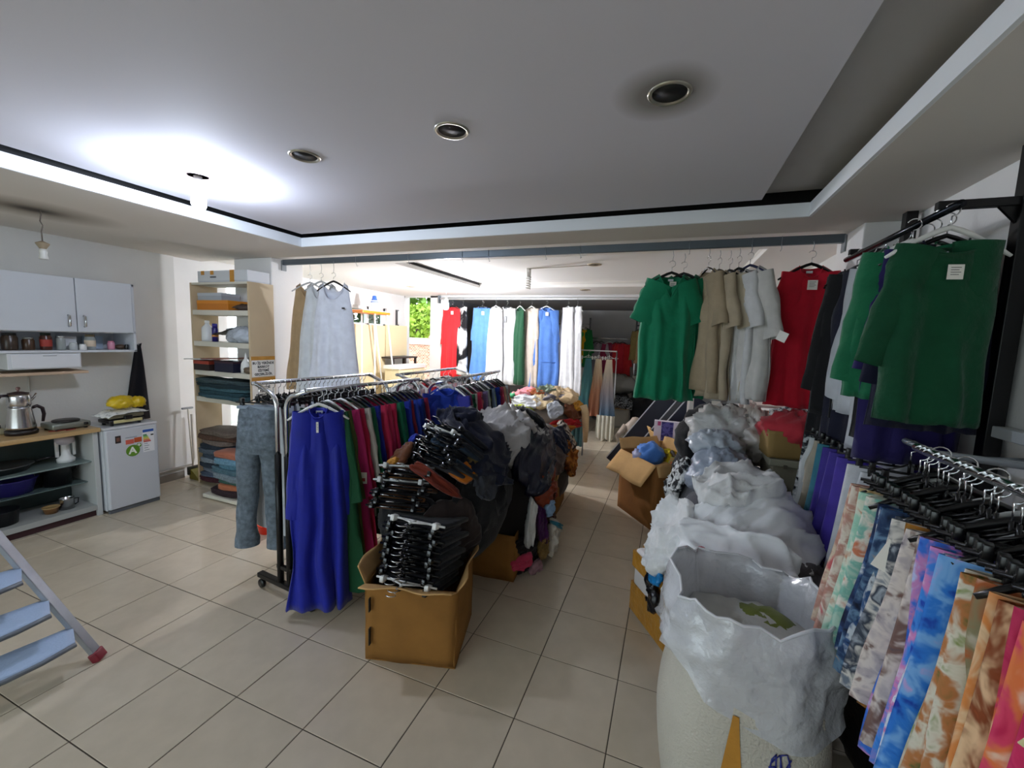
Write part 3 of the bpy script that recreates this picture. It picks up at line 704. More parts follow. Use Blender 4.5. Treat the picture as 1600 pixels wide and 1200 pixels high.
# tea maker
q = thing('tea_maker', 'steel two-tier electric teapot with black handles on the counter', 'teapot', (-4.74, 1.60, 0.778))
SST = plain('#c3c2c4', 0.22, 1.0, name='brushed_steel')
MB().lathe([(0, 0), (0.088, 0), (0.09, 0.03), (0.075, 0.04), (0, 0.04)], 26).build('power_base', plain('#1b1113', 0.4), q, True)
k = MB().lathe([(0, 0.04), (0.082, 0.042), (0.082, 0.06), (0.064, 0.205), (0.066, 0.215), (0, 0.215)], 28).build('kettle', SST, q, True)
MB().tube([(0.0, 0.064, 0.20), (0, 0.095, 0.212), (0, 0.125, 0.19), (0, 0.132, 0.14), (0, 0.122, 0.08)], [0.012, 0.013, 0.013, 0.012, 0.009], 10).build('kettle_handle', plain('#22141c', 0.35), k, True)
p2 = MB().lathe([(0, 0.215), (0.055, 0.216), (0.066, 0.235), (0.064, 0.30), (0.058, 0.318), (0, 0.325)], 28).build('upper_pot', SST, q, True)
MB().tube([(0.0, -0.056, 0.31), (0, -0.095, 0.312), (0, -0.115, 0.28), (0, -0.108, 0.245)], [0.011, 0.012, 0.011, 0.009], 10).build('pot_handle', plain('#22141c', 0.35), p2, True)
MB().tube([(0, 0.058, 0.26), (0, 0.085, 0.285), (0, 0.098, 0.315)], [0.012, 0.009, 0.006], 8).build('spout', SST, p2, True)
l = MB().lathe([(0.058, 0.318), (0.058, 0.326), (0.02, 0.336), (0, 0.336)], 24).build('lid', plain('#2a1a1e', 0.35), q, True); MB().lathe([(0, 0.334), (0.006, 0.336), (0.006, 0.348), (0.014, 0.36), (0.01, 0.372), (0, 0.374)], 14).build('knob', plain('#7a5a55', 0.35), l, True)
q = thing('hot_plate', 'single electric hot plate beside the teapot', 'hot plate', (-4.72, 1.85, 0.778), 0.0)
MB().bevbox(-0.10, 0.10, -0.12, 0.12, 0.012, 0.06, 0.012).build('body', plain('#8b8f86', 0.35, 0.5), q, True); MB().lathe([(0, 0.06), (0.082, 0.06), (0.085, 0.07), (0.08, 0.076), (0, 0.076)], 28).build('heating_plate', plain('#2a2422', 0.4), q, True)
MB().lathe([(0.0, 0.0), (0.016, 0.0), (0.013, 0.02), (0, 0.02)], 14, (0.1, 0.085, 0.03)).build('knob', BLACK_PLASTIC, q, True)
for sx in (-1, 1):
    for sy in (-1, 1): MB().lathe([(0, 0), (0.012, 0), (0.012, 0.014), (0, 0.014)], 10, (sx*0.08, sy*0.09, 0)).build('foot', BLACK_PLASTIC, q, True)
tag(MB().tube([(-4.66, 1.72, 0.783), (-4.63, 1.76, 0.783), (-4.64, 1.82, 0.783), (-4.61, 1.86, 0.783), (-4.6, 1.80, 0.783)], 0.004, 6).build('power_cord', plain('#8c2a22', 0.5), None, True), 'dull red power cord lying in front of the hot plate', 'cord')
q = thing('plug_socket_strip', 'cream socket strip behind the teapot on the counter', 'socket', (-4.86, 1.47, 0.778))
MB().bevbox(-0.03, 0.03, -0.07, 0.07, 0, 0.045, 0.005).build('body', plain('#d6cfae', 0.4), q, True)
MB().lathe([(0, 0), (0.016, 0), (0.016, 0.025), (0, 0.028)], 14, (0.0, 0.045, 0.045)).build('plug', BLACK_PLASTIC, q, True)
# fridge
t = thing('mini_fridge', 'small white fridge with energy stickers beside the kitchen counter', 'fridge', (KW, 2.19, 0))
FRW = plain('#cdd0d6', 0.3, 0, 0.02, 3, name='fridge_enamel')
cab(KW+0.02, -4.535, 1.995, 2.385, 0.02, 0.765, 'body', FRW, bev=0.006); d = cab(-4.53, -4.487, 1.995, 2.385, 0.035, 0.75, 'door', FRW, bev=0.012)
cab(KW+0.02, -4.49, 1.993, 2.387, 0.752, 0.772, 'top_board', plain('#d9dbdf', 0.3), bev=0.004); cab(-4.53, -4.50, 2.0, 2.38, 0.0, 0.03, 'plinth', plain('#5f6266', 0.5))
IT = t.matrix_basis.inverted()
FX = -4.4862
def sticker(name, y0, y1, z0, z1, mat, par=None):
    mb = MB().box(FX, FX+0.0008, y0, y1, z0, z1); mb.v = [IT @ v for v in mb.v]; return mb.build(name, mat, par or d)
s = sticker('dark_sticker', 2.062, 2.102, 0.625, 0.69, plain('#2b2224', 0.5)); sticker('print', 2.070, 2.094, 0.64, 0.675, plain('#7a5040', 0.5), s).location.x = 0.001
sticker('red_sticker', 2.135, 2.195, 0.60, 0.64, plain('#d0604f', 0.5)); sticker('orange_sticker', 2.198, 2.255, 0.605, 0.65, plain('#c4572a', 0.5)); sticker('brand_strip', 2.135, 2.22, 0.655, 0.664, plain('#9aa4ad', 0.5))
el = sticker('energy_label', 2.262, 2.352, 0.50, 0.715, plain('#f0f1f3', 0.5))
sticker('blue_band', 2.264, 2.350, 0.685, 0.71, plain('#2d56a6', 0.5), el).location.x = 0.001
for i, c in enumerate(['#1f7a3c', '#5fae3c', '#c9cf3a', '#e7b53a', '#d9622e', '#c23327']):
    sticker('energy_bar', 2.266, 2.295+0.006*i, 0.655-i*0.0125, 0.665-i*0.0125, plain(c, 0.5), el).location.x = 0.001
sticker('rating_arrow', 2.326, 2.348, 0.648, 0.660, plain('#17191c', 0.5), el).location.x = 0.001
for i in range(4): sticker('print_line', 2.27, 2.30+0.01*(i % 2), 0.575-i*0.02, 0.580-i*0.02, plain('#7d858f', 0.6), el).location.x = 0.001
gmb = MB()
for a in range(1): gmb.add([(FX, 2.185+0.052*math.cos(q2), 0.535+0.052*math.sin(q2)) for q2 in [2*PI*i/28 for i in range(28)]]+[(FX+0.0008, 2.185+0.052*math.cos(q2), 0.535+0.052*math.sin(q2)) for q2 in [2*PI*i/28 for i in range(28)]], [tuple(range(28)), tuple(range(28, 56))]+[(i, (i+1) % 28, 28+(i+1) % 28, 28+i) for i in range(28)])
gmb.lathe([(0, 0), (0.0, 0.0)], 3, (FX, 2.185, 0.535)); gmb.v = [IT @ v for v in gmb.v]
gs = gmb.build('rating_badge', plain('#5c8c1c', 0.45), d)
g2 = MB().add([(FX+h, 2.232+0.020*math.cos(q2), 0.575+0.020*math.sin(q2)) for h in (0, 0.0007) for q2 in [2*PI*i/16 for i in range(16)]], [tuple(range(16)), tuple(range(16, 32))]); g2.v = [IT @ v for v in g2.v]; g2.build('badge_corner', plain('#5c8c1c', 0.45), gs)
def onwall_x(x, y, z): return Matrix(((0, 0, 1, x), (1, 0, 0, y), (0, 1, 0, z), (0, 0, 0, 1)))
text_part('lettering', 'A', 0.085, plain('#f4f6ee', 0.5), gs, IT @ onwall_x(FX+0.0014, 2.182, 0.535)); text_part('lettering', '+', 0.05, plain('#f4f6ee', 0.5), gs, IT @ onwall_x(FX+0.0014, 2.232, 0.577))
# on the fridge
q = thing('sandwich_grill', 'black and cream sandwich grill on top of the fridge', 'grill', (-4.62, 2.18, 0.772))
MB().bevbox(-0.09, 0.09, -0.13, 0.13, 0.02, 0.055, 0.01).build('base', plain('#191416', 0.35), q, True); MB().box(0.091, 0.094, -0.10, 0.11, 0.024, 0.05).build('cream_trim', plain('#cfc58e', 0.4), q)
MB().bevbox(-0.09, 0.09, -0.13, 0.13, 0.062, 0.10, 0.012).build('lid', plain('#8d8a76', 0.3, 0.4), q, True); MB().bevbox(0.09, 0.115, -0.03, 0.03, 0.05, 0.085, 0.005).build('handle', BLACK_PLASTIC, q, True)
for sx in (-0.06, 0.06):
    for sy in (-0.1, 0.1): MB().lathe([(0, 0), (0.014, 0), (0.012, 0.022), (0, 0.022)], 10, (sx, sy, 0)).build('foot', BLACK_PLASTIC, q, True)
o = MB().grid(lambda a, b: Vector((-4.74+0.26*a, 2.02+0.30*b, 0.888+0.018*hn(a*4, b*4, 2)-0.03*max(0, 0.25-b)*4)), 16, 16).build('newspaper', printed(['#8c8f90', '#e3e4e2', '#f0f0ec', '#b8bcbf'], 30, 2.0), None, True)
mod_solid(o, 0.004); tag(o, 'crumpled newspaper sheets spread over the sandwich grill', 'newspaper')
t = thing('yellow_bag', 'yellow plastic bag bundled on top of the fridge pile', 'bag', (-4.64, 2.23, 0.9))
YB = plain('#d9b70d', 0.28, 0, 0.15, 20, 0.9, 30, 0.6, name='yellow_film')
lump('bundle', None, None, YB, (-0.02, -0.02, 0.06), (0.07, 0.10, 0.055), 4.0, 0.10, parent=t, k=3.0); lump('knotted_end', None, None, YB, (0.02, 0.08, 0.055), (0.045, 0.055, 0.045), 7.0, 0.14, parent=t, n=18, m=12, k=3)
# apron on the wall
def apron(a, b):
    zt = 1.465; z = lerp(zt, 0.72, b); w = lerp(0.022, 0.115, b**0.9); y = lerp(2.505, 2.465, b)+(a-0.5)*2*w
    return Vector((KW+0.012+0.012*math.sin(a*9+b*2)*b+0.01, y, z))
t = thing('black_apron', 'black cloth apron hanging on the wall above the fridge', 'apron', (KW, 2.5, 1.46))
o = MB().grid(apron, 18, 18).build('cloth', fab('#0a0a12'), t, True, world=True); mod_solid(o, 0.006)
MB().tube([(KW+0.002, 2.505, 1.475), (KW+0.03, 2.505, 1.47), (KW+0.034, 2.505, 1.485)], 0.004, 6).build('wall_hook', STEEL, t, True, world=True)
o = MB().add([(KW+0.02, 2.48, 1.462), (KW+0.02, 2.535, 1.49), (KW+0.022, 2.52, 1.42), (KW+0.022, 2.49, 1.42)], [(0, 1, 2, 3)]).build('neck_strap', fab('#0a0a12'), t, world=True); mod_solid(o, 0.004)
# squeegee, dustpan, pipe
t = thing('floor_squeegee', 'thin pale squeegee pole leaning on the wall beside the shelf unit', 'squeegee', (-4.86, 2.90, 0))
MB().tube([(-4.86, 2.905, 0.02), (-4.90, 2.90, 0.775)], 0.008, 8).build('pole', plain('#c9c2b4', 0.5), t, True, world=True); MB().bevbox(-4.925, -4.895, 2.845, 2.955, 0.772, 0.792, 0.006).build('head', plain('#8a8f93', 0.5), t, True, world=True)
t = thing('dustpan', 'yellow and black dustpan standing by the wall', 'dustpan', (-4.78, 2.93, 0))
MB().prism([(-4.86, 0.004), (-4.70, 0.004), (-4.71, 0.02), (-4.80, 0.09), (-4.86, 0.12)], 2.86, 2.99, 'xz').build('pan', plain('#77701f', 0.5), t, world=True); MB().bevbox(-4.87, -4.84, 2.84, 3.01, 0.05, 0.14, 0.008).build('hood', plain('#2a2a20', 0.5), t, True, world=True)
tag(MB().tube([(KW+0.02, 2.40, 0.123), (KW+0.02, 2.95, 0.128), (KW+0.02, 2.965, 0.20), (KW+0.02, 2.965, 0.70)], 0.013, 8).build('water_pipe', plain('#b5aea4', 0.5), None, True), 'pale pipe running low along the kitchen wall', 'pipe')
# hanging empty lamp socket
t = thing('hanging_lamp_socket', 'bare hanging lamp socket under the sooty ceiling patch', 'lamp', (-3.98, 1.516, ZS))
MB().tube([(0, 0, 0), (0.012, 0.0, -0.03), (-0.008, 0, -0.07), (0.012, 0.004, -0.10), (0.0, 0, -0.14), (0.002, 0, -0.21)], 0.004, 6).build('flex', plain('#5a5148', 0.6), t, True)
MB().lathe([(0.006, -0.20), (0.035, -0.215), (0.034, -0.22), (0.014, -0.255), (0.014, -0.26)], 18).build('shade_cone', plain('#8a7a62', 0.5), t, True)
MB().lathe([(0.0, -0.25), (0.016, -0.252), (0.022, -0.27), (0.018, -0.285), (0.024, -0.315), (0.02, -0.32), (0, -0.32)], 18).build('socket', plain('#c9c8c2', 0.35), t, True)
# lit bulbs
def bulb(label, loc, drop, watts, tint):
    t = thing('lit_bulb', label, 'light bulb', loc)
    MB().lathe([(0.05, 0.0), (0.056, -0.004), (0.06, -0.002), (0.06, 0.0)], 24).build('ceiling_ring', plain('#6c5d58', 0.4, 0.4), t, True)
    if drop > 0.05: MB().tube([(0, 0, 0.0), (0, 0, -drop)], 0.004, 6).build('flex', WHITE_PLASTIC, t, True)
    MB().lathe([(0, -drop+0.0), (0.02, -drop), (0.022, -drop-0.045), (0, -drop-0.045)], 16).build('socket', WHITE_PLASTIC, t, True)
    b = MB().lathe([(0.018, -drop-0.045), (0.03, -drop-0.065), (0.036, -drop-0.10), (0.036, -drop-0.15), (0.028, -drop-0.172), (0.0, -drop-0.18)], 22).build('bulb', emit(tint, watts), t, True)
    return t
bulb('glowing white bulb in the ceiling panel of the kitchen room', (-2.50, 1.585, PZ), 0.0, BULB_ONE, '#dfeaff')
bulb('glowing white bulb hanging above the red dress', (-3.09, 5.29, 2.505), 0.275, BULB_TWO, '#f5f7ff')

# ================================================================== TALL SHELF UNIT BY THE COLUMN
SX0, SX1, SY0, SY1, SH = -4.68, -3.82, 2.84, 3.105, 2.12
SHW = plain('#cdb795', 0.55, 0, 0.08, 4, 0.05, 50, name='chipboard'); SHF = plain('#d8d3c4', 0.5, 0, 0.05, 4, name='shelf_edge')
t = thing('shelf_unit', 'tall open chipboard shelf unit standing in front of the column', 'shelf', (SX0, SY0, 0))
def shp(name, x0, x1, y0, y1, z0, z1, mat=SHW): return mod_bevel(MB().box(x0, x1, y0, y1, z0, z1).build(name, mat, t, world=True), 0.002)
shp('side_panel', SX0, SX0+0.022, SY0, SY1, 0, SH); shp('side_panel', SX1-0.022, SX1, SY0, SY1, 0, SH)
SZ = [2.098, 1.795, 1.475, 1.175, 0.895]
for z in SZ: shp('shelf_board', SX0+0.022, SX1-0.022, SY0+0.004, SY1, z, z+(0.022 if z > 2 else 0.05), SHF)
shp('shelf_board', SX0+0.022, SX1-0.022, SY0+0.004, SY1, 0.03, 0.055, SHF)
# notices taped to its side
for k, (z0, z1, lines, nm) in enumerate([(1.20, 1.375, ['BU İŞ YERİNDE', 'BARKOT', 'SİSTEMİ', 'GEÇERLİDİR.'], 'white paper notice about barcodes taped to the shelf unit, upper one'), (0.955, 1.165, ['LÜTFEN', 'VERESİYE', 'TEKLİF', 'ETMEYİNİZ'], 'white paper notice about credit taped to the shelf unit, lower one')]):
    p = thing('paper_notice', nm, 'notice', (SX1, 2.97, z0)); ip = p.matrix_basis.inverted()
    MB().box(SX1+0.0005, SX1+0.0015, 2.848, 3.098, z0, z1).build('sheet', PAPER, p, world=True)
    MB().box(SX1+0.0016, SX1+0.0022, 2.843, 3.102, z1-0.012, z1+0.026).build('tape', TAPE, p, world=True)
    for i, s in enumerate(lines): text_part('lettering', s, 0.033, plain('#15151a', 0.6), p, ip @ onwall_x(SX1+0.0020, 2.972, z1-0.042-0.037*i))
# things on it
def lidbox(name, label, cat, x0, x1, y0, y1, z0, h, mat, lidmat=None, lidh=0.02, extra=None):
    q = thing(name, label, cat, ((x0+x1)/2, (y0+y1)/2, z0)); hx, hy = (x1-x0)/2, (y1-y0)/2
    mod_bevel(MB().box(-hx+0.002, hx-0.002, -hy+0.002, hy-0.002, 0, h-lidh).build('body', mat, q), 0.002)
    mod_bevel(MB().box(-hx, hx, -hy, hy, h-lidh, h).build('lid', lidmat or mat, q), 0.002)
    return q
q = lidbox('storage_box', 'long white cardboard box on top of the shelf unit', 'box', -4.58, -3.86, 2.86, 3.10, 2.12, 0.115, plain('#c3c7cd', 0.5), plain('#d3d6da', 0.5), 0.1)
for x in (-0.28, -0.14): MB().box(x-0.025, x+0.025, -0.1215, -0.1205, 0.075, 0.115).build('tape', TAPE, q)
MB().box(0.12, 0.18, -0.123, 0.122, 0.0, 0.1165).build('tape', TAPE, q); MB().box(-0.17, -0.08, -0.1212, -0.1205, 0.045, 0.06).build('print', plain('#5a5f66', 0.6), q)
lidbox('orange_case', 'flat orange case on the second shelf of the shelf unit', 'case', -4.63, -4.16, 2.87, 3.08, 1.845, 0.10, plain('#c87a22', 0.4), plain('#d98b2a', 0.4), 0.035)
lidbox('grey_case', 'flat grey box lying on the orange case', 'box', -4.63, -4.27, 2.88, 3.08, 1.945, 0.075, plain('#a9b0b8', 0.45), plain('#bcc2c9', 0.45), 0.03)
tag(lump('cable_bundle', None, None, plain('#4a3a33', 0.5, 0, 0.4, 40), (-3.98, 2.95, 1.875), (0.12, 0.07, 0.03), 3.0, 0.2, n=22, m=10, k=4), 'tangled dark cables lying beside the orange case', 'cables')
q = thing('spray_can', 'purple spray can on the shelf beside the white bottle', 'can', (-4.44, 2.92, 1.525))
MB().lathe([(0, 0), (0.028, 0), (0.028, 0.14), (0.018, 0.155), (0, 0.156)], 18).build('body', plain('#2a2270', 0.3), q, True); MB().lathe([(0, 0.15), (0.024, 0.15), (0.024, 0.185), (0, 0.187)], 18).build('cap', plain('#3a3390', 0.35), q, True)
MB().lathe([(0.0284, 0.05), (0.0287, 0.052), (0.0287, 0.075), (0.0284, 0.077)], 18).build('band', plain('#d08a3a', 0.4), q, True)
q = thing('plastic_bottle', 'white plastic bottle standing beside the purple can', 'bottle', (-4.56, 2.92, 1.525))
MB().lathe([(0, 0), (0.05, 0), (0.052, 0.03), (0.05, 0.14), (0.02, 0.175), (0.018, 0.19)], 20).build('body', plain('#dfe2e3', 0.35), q, True); MB().lathe([(0, 0.185), (0.022, 0.186), (0.022, 0.215), (0, 0.217)], 16).build('cap', WHITE_PLASTIC, q, True)
SILVERBAG = plain('#b9c0ca', 0.22, 0, 0.2, 14, 1.0, 26, 0.6, name='silver_film')
lump('silver_bag', 'crumpled silvery plastic bag on the third shelf', 'bag', SILVERBAG, (-4.06, 2.96, 1.595), (0.19, 0.10, 0.085), 5.0, 0.13, floor_z=1.527, k=3)
o = MB().grid(lambda a, b: Vector((-4.40+0.30*a, 2.86+0.16*b, 1.60+0.07*a+0.01*hn(a*3, b*3))), 8, 6).build('dark_folder', plain('#3a3530', 0.5)); mod_solid(o, 0.006); tag(o, 'dark folder tilted against the silvery bag', 'folder')
lidbox('red_black_box', 'red and black carton on the fourth shelf', 'carton', -4.66, -4.42, 2.83, 3.05, 1.225, 0.10, plain('#2a1d1c', 0.4), plain('#a5402f', 0.4), 0.035)
lidbox('navy_tray', 'dark navy tray in the middle of the fourth shelf', 'tray', -4.34, -4.06, 2.83, 3.05, 1.225, 0.11, plain('#191b33', 0.4), plain('#3a2430', 0.4), 0.02)
for k, (x0, x1, c, l) in enumerate([(-4.76, -4.30, '#c9c9c6', 'glossy pale catalogue sticking out over the fourth shelf'), (-4.50, -4.08, '#7a4236', 'reddish brown catalogue across the fourth shelf boxes')]):
    o = MB().grid(lambda a, b, x0=x0, x1=x1, k=k: Vector((lerp(x0, x1, a), 2.80+0.22*b, 1.337+0.016*k+0.02*a+0.006*hn(a*3, b*2, k))), 10, 6).build('catalogue', plain(c, 0.35)); mod_solid(o, 0.01); tag(o, l, 'catalogue')
q = thing('glue_jug', 'white squeeze jug with a spout on the fourth shelf', 'jug', (-3.97, 2.90, 1.225))
MB().lathe([(0, 0), (0.045, 0), (0.048, 0.05), (0.042, 0.10), (0.014, 0.15), (0.01, 0.18), (0.004, 0.205), (0, 0.205)], 18).build('body', plain('#e4e4e0', 0.35), q, True); MB().tube([(0.042, 0, 0.03), (0.07, 0, 0.05), (0.066, 0, 0.10), (0.035, 0, 0.11)], 0.008).build('handle', plain('#d9d9d4', 0.35), q, True)
tag(lump('tool_roll', None, None, plain('#1a1a1e', 0.5), (-3.90, 2.99, 1.30), (0.05, 0.05, 0.07), 1.0, 0.15, n=16, m=10), 'small black pouch behind the white squeeze jug', 'pouch')
tag(lump('brown_packet', None, None, plain('#6d5c4a', 0.4), (-3.90, 2.88, 1.258), (0.05, 0.04, 0.032), 8.0, 0.1, n=16, m=10), 'small brown packet at the edge of the fourth shelf', 'packet')
# folded denim in bags on the fifth shelf and on the floor
def folded(name, label, cat, x0, x1, y0, y1, z, h, mat, seed, group=None, rz=0.0):
    """a folded garment: soft slab with layered rounded front edge"""
    cx, cy = (x0+x1)/2, (y0+y1)/2
    def ring(v):
        out = []
        for j in range(32):
            q = 2*PI*j/32; c, s = math.cos(q), math.sin(q)
            ex = math.copysign(abs(c)**0.45, c); ey = math.copysign(abs(s)**0.45, s)
            f = 1+0.05*hn(c*2+seed, s*2, v*4)
            out.append(Vector(((x1-x0)/2*ex*f, (y1-y0)/2*ey*f, 0)))
        return out
    mb = MB(); rows = []
    for v, sc in ((0.0, 0.90), (0.18, 1.0), (0.42, 0.99), (0.5, 0.965), (0.58, 0.99), (0.82, 1.0), (1.0, 0.90)):
        r = ring(v); rows.append([Vector((p.x*sc, p.y*sc, h*v+0.008*hn(p.x*7+seed, p.y*7, v)*(v > 0.2)+0.006*math.sin(p.x*14+seed))) for p in r])
    vs = [p for r in rows for p in r]; fs = [(i*32+j, i*32+(j+1) % 32, (i+1)*32+(j+1) % 32, (i+1)*32+j) for i in range(6) for j in range(32)]
    vs.append(Vector((0, 0, h*1.03))); n0 = len(vs)-1; fs += [(6*32+j, 6*32+(j+1) % 32, n0) for j in range(32)]
    vs.append(Vector((0, 0, 0.0))); n0 = len(vs)-1; fs += [((j+1) % 32, j, n0) for j in range(32)]
    o = MB().add(vs, fs).build(name, mat, None, True); o.location = (cx, cy, z); o.rotation_euler = (0, 0, rz)
    return tag(o, label, cat, group)
DEN = ['#3d5a63', '#2f4a52', '#4a6a74', '#26363c', '#3f4f52', '#56676c', '#36464d']
for i in range(5):
    folded('folded_jeans', f'folded teal denim trousers in a bag on the fifth shelf, {ORD[i]} from below', 'jeans', -4.66+0.02*(i % 2), -3.88-0.03*((i*2) % 3), 2.80+0.012*(i % 3), 3.07, 0.946+0.038*i, 0.042, denim(DEN[i]), i*1.7, 'folded jeans on the fifth shelf', 0.03*(i-2))
JC = ['#4a2a30', '#4b5666', '#6b7480', '#343c48', '#7d8790', '#3e4a58', '#58616b', '#2f3640', '#76685f', '#5b4438', '#6b5f55']
for i, c in enumerate(JC):
    folded('folded_jeans', f'folded grey-blue jeans in the back floor stack, {ORD[i]} from below', 'jeans', -4.62+0.02*(i % 3), -4.10+0.02*((i*5) % 4), 2.78, 3.06, 0.058+0.05*i, 0.055, denim(c), i*2.1, 'back stack of folded jeans', 0.05*math.sin(i*2.2))
JC2 = ['#3a2c30', '#b06a48', '#4a6a60', '#7c8a92', '#54707c', '#5f8aa0', '#6d95ac', '#a8644a']
for i, c in enumerate(JC2):
    folded('folded_jeans', f'folded mixed-colour jeans in the front floor stack, {ORD[i]} from below', 'jeans', -4.16+0.03*((i*3) % 4), -3.72, 2.60+0.02*(i % 3), 2.82, 0.05+0.052*i, 0.058, denim(c) if i not in (1, 7) else fab(c), i*1.3+5, 'front stack of folded jeans', 0.06*math.sin(i*1.7))
tag(mod_bevel(MB().box(-4.2, -3.68, 2.58, 2.825, 0.012, 0.045).build('wooden_pallet_board', SHF), 0.003), 'pale board under the front stack of folded jeans', 'board')
# lettered board and bucket behind the stack
t = thing('display_board', 'white board with a magenta marked edge behind the shelf unit', 'board', (-4.27, 3.085, 0.056))
MB().box(-4.30, -4.24, 3.075, 3.09, 0.45, 0.89).build('edge_strip', plain('#a92a66', 0.5), t, world=True); MB().box(-4.24, -4.10, 3.08, 3.092, 0.45, 0.89).build('panel', plain('#ecebe4', 0.5), t, world=True)
for i in range(6): MB().box(-4.292+0.004*(i % 2), -4.252, 3.0735, 3.0748, 0.475+0.066*i, 0.500+0.066*i+0.008*(i % 3)).build('pale_mark', PAPER, t, world=True)
t = thing('white_canister', 'white canister with a curved red handle behind the jeans', 'canister', (-3.93, 2.96, 0.056))
MB().lathe([(0, 0), (0.10, 0), (0.11, 0.02), (0.11, 0.60), (0.09, 0.64), (0, 0.645)], 24).build('body', plain('#c7c9ca', 0.4), t, True)
MB().tube([(-0.05, -0.02, 0.66), (-0.04, -0.04, 0.71), (0.0, -0.05, 0.725), (0.05, -0.04, 0.71), (0.08, -0.03, 0.66), (0.082, -0.03, 0.63)], 0.014, 8).build('handle', plain('#cf2a1f', 0.35), t, True)
q = pan('red_basin', 'red plastic basin on the floor behind the grey trousers', 'basin', (-3.02, 2.36, 0.0), 0.085, 0.075, plain('#e0351d', 0.35), plain('#e8452b', 0.35), 1.0, 0.85)

# ================================================================== LONG GREY RAIL BETWEEN THE COLUMNS
BY, BZ = 3.27, 2.373
t = thing('clothes_rail', 'long grey steel clothes rail spanning between the two columns', 'rail', (-1.45, BY, BZ))
mod_bevel(MB().box(-3.868, 0.968, BY-0.016, BY+0.016, BZ-0.028, BZ+0.028).build('bar', plain('#5d666d', 0.4, 0.5), t, world=True), 0.004)
for x0, x1 in ((-3.868, -3.858), (0.958, 0.968)): mod_bevel(MB().box(x0, x1, BY-0.03, BY+0.03, BZ-0.085, BZ+0.02).build('bracket', plain('#8a8f92', 0.4, 0.5), t, world=True), 0.003)
for k, x in enumerate((-2.9, -2.3, -1.75, -1.5, -1.0, -0.72, 0.06, 0.45, 0.62)):
    q = thing('wire_hook', f'small bent wire loop on the long grey rail, {ORD[k]} from the shelf unit', 'hook', (x, BY, BZ), 0, 'wire loops on the long rail')
    MB().tube([(0, -0.019, 0.03), (0, -0.021, -0.03), (0.004, -0.012, -0.05), (0.0, 0.0, -0.065), (0.006, 0.01, -0.055)], 0.0018, 5).build('loop', STEEL, q, True)
GREENF = fab('#0a7a54', 0.75); BEIGE = fab('#a8977c'); OFFW = fab('#cfcdc8'); REDF = fab('#c4162f', 0.8); WH = fab('#e6e7ea')
def hang_z(z): return z-HOOKTOP
rail_group = 'tops hung on the long grey rail'
top('sleeveless_dress', 'beige sleeveless dress hanging behind the two white ones', 'dress', (-3.60, BY+0.09, 2.165), 0.55, fab('#a9906c'), rail_group, None, GREY_PLASTIC, True, None, False, 0.10, sw=0.15, hw=0.25, L=1.12, neckw=0.10, neckd=0.16, strap=0.12, d=0.05, k=4, amp=0.02)
top('sleeveless_dress', 'grey-white sleeveless dress, middle of three by the shelf unit', 'dress', (-3.385, BY+0.03, 2.165), 0.30, fab('#d6dadd'), rail_group, None, GREY_PLASTIC, True, None, False, 0.10, sw=0.17, hw=0.29, L=1.16, neckw=0.11, neckd=0.17, strap=0.12, d=0.05, k=4, amp=0.022)
t = top('sleeveless_dress', 'long white sleeveless dress with a small dark patch, on a black hanger', 'dress', (-3.165, BY-0.03, 2.155), 0.22, fab('#dfe3ee'), rail_group, None, BLACK_PLASTIC, True, None, False, 0.11, sw=0.17, hw=0.30, L=1.18, neckw=0.115, neckd=0.17, strap=0.12, d=0.05, k=4, amp=0.022)
MB().bevbox(0.12, 0.15, -0.062, -0.056, -0.26, -0.245, 0.002).build('patch', plain('#111114', 0.6), t)
kim = dict(L=0.27, r0=0.11, r1=0.095, ang=0.40, flat=0.40)
top('tunic', 'emerald green V-neck tunic hanging in front on the long rail', 'tunic', (-0.045, BY-0.05, 2.165), 0.12, GREENF, rail_group, kim, BLACK_PLASTIC, True, (0.015, 0.01, -0.085), True, 0.07, (0.045, 0.07), sw=0.175, hw=0.205, L=0.90, neckw=0.085, neckd=0.17, vneck=True, d=0.06, k=3, amp=0.03)
top('tunic', 'second green tunic half hidden behind the emerald V-neck one', 'tunic', (0.035, BY+0.06, 2.175), -0.25, fab('#08704c', 0.75), rail_group, kim, BLACK_PLASTIC, True, None, True, 0.06, sw=0.17, hw=0.20, L=0.89, neckw=0.085, neckd=0.12, d=0.05, k=3, amp=0.028)
el = dict(L=0.33, r0=0.09, r1=0.08, ang=0.30, flat=0.5)
for k, (nm, lb, x, y, z, rz, mt, L, hg) in enumerate([
        ('shirt', 'beige linen shirt next to the green tunics on the long rail', 0.195, BY+0.03, 2.205, -1.05, BEIGE, 0.86, BLACK_PLASTIC),
        ('shirt', 'light beige linen shirt, second of the beige ones', 0.262, BY+0.0, 2.185, -1.0, fab('#b3a48b'), 0.88, BLACK_PLASTIC),
        ('shirt', 'cream collared shirt between beige and white shirts', 0.33, BY+0.02, 2.185, -0.95, fab('#c9bda6'), 0.88, BLACK_PLASTIC),
        ('shirt', 'white linen shirt behind the collared white one', 0.38, BY-0.02, 2.19, -0.95, fab('#d8d8d8'), 0.90, BLACK_PLASTIC)]):
    top(nm, lb, 'shirt', (x, y, z), rz, mt, rail_group, el, hg, False, None, True, 0.05, sw=0.165, hw=0.20, L=L, neckw=0.07, neckd=0.06, d=0.055, k=4, amp=0.03)
t = top('shirt', 'white collared linen shirt in front with a loose paper cuff tag', 'shirt', (0.44, BY-0.07, 2.20), -0.75, OFFW, rail_group, dict(L=0.40, r0=0.085, r1=0.07, ang=0.28, flat=0.5), plain('#1a1f45', 0.3), False, None, True, 0.05, sw=0.17, hw=0.20, L=0.88, neckw=0.07, neckd=0.05, d=0.055, k=3, amp=0.026)
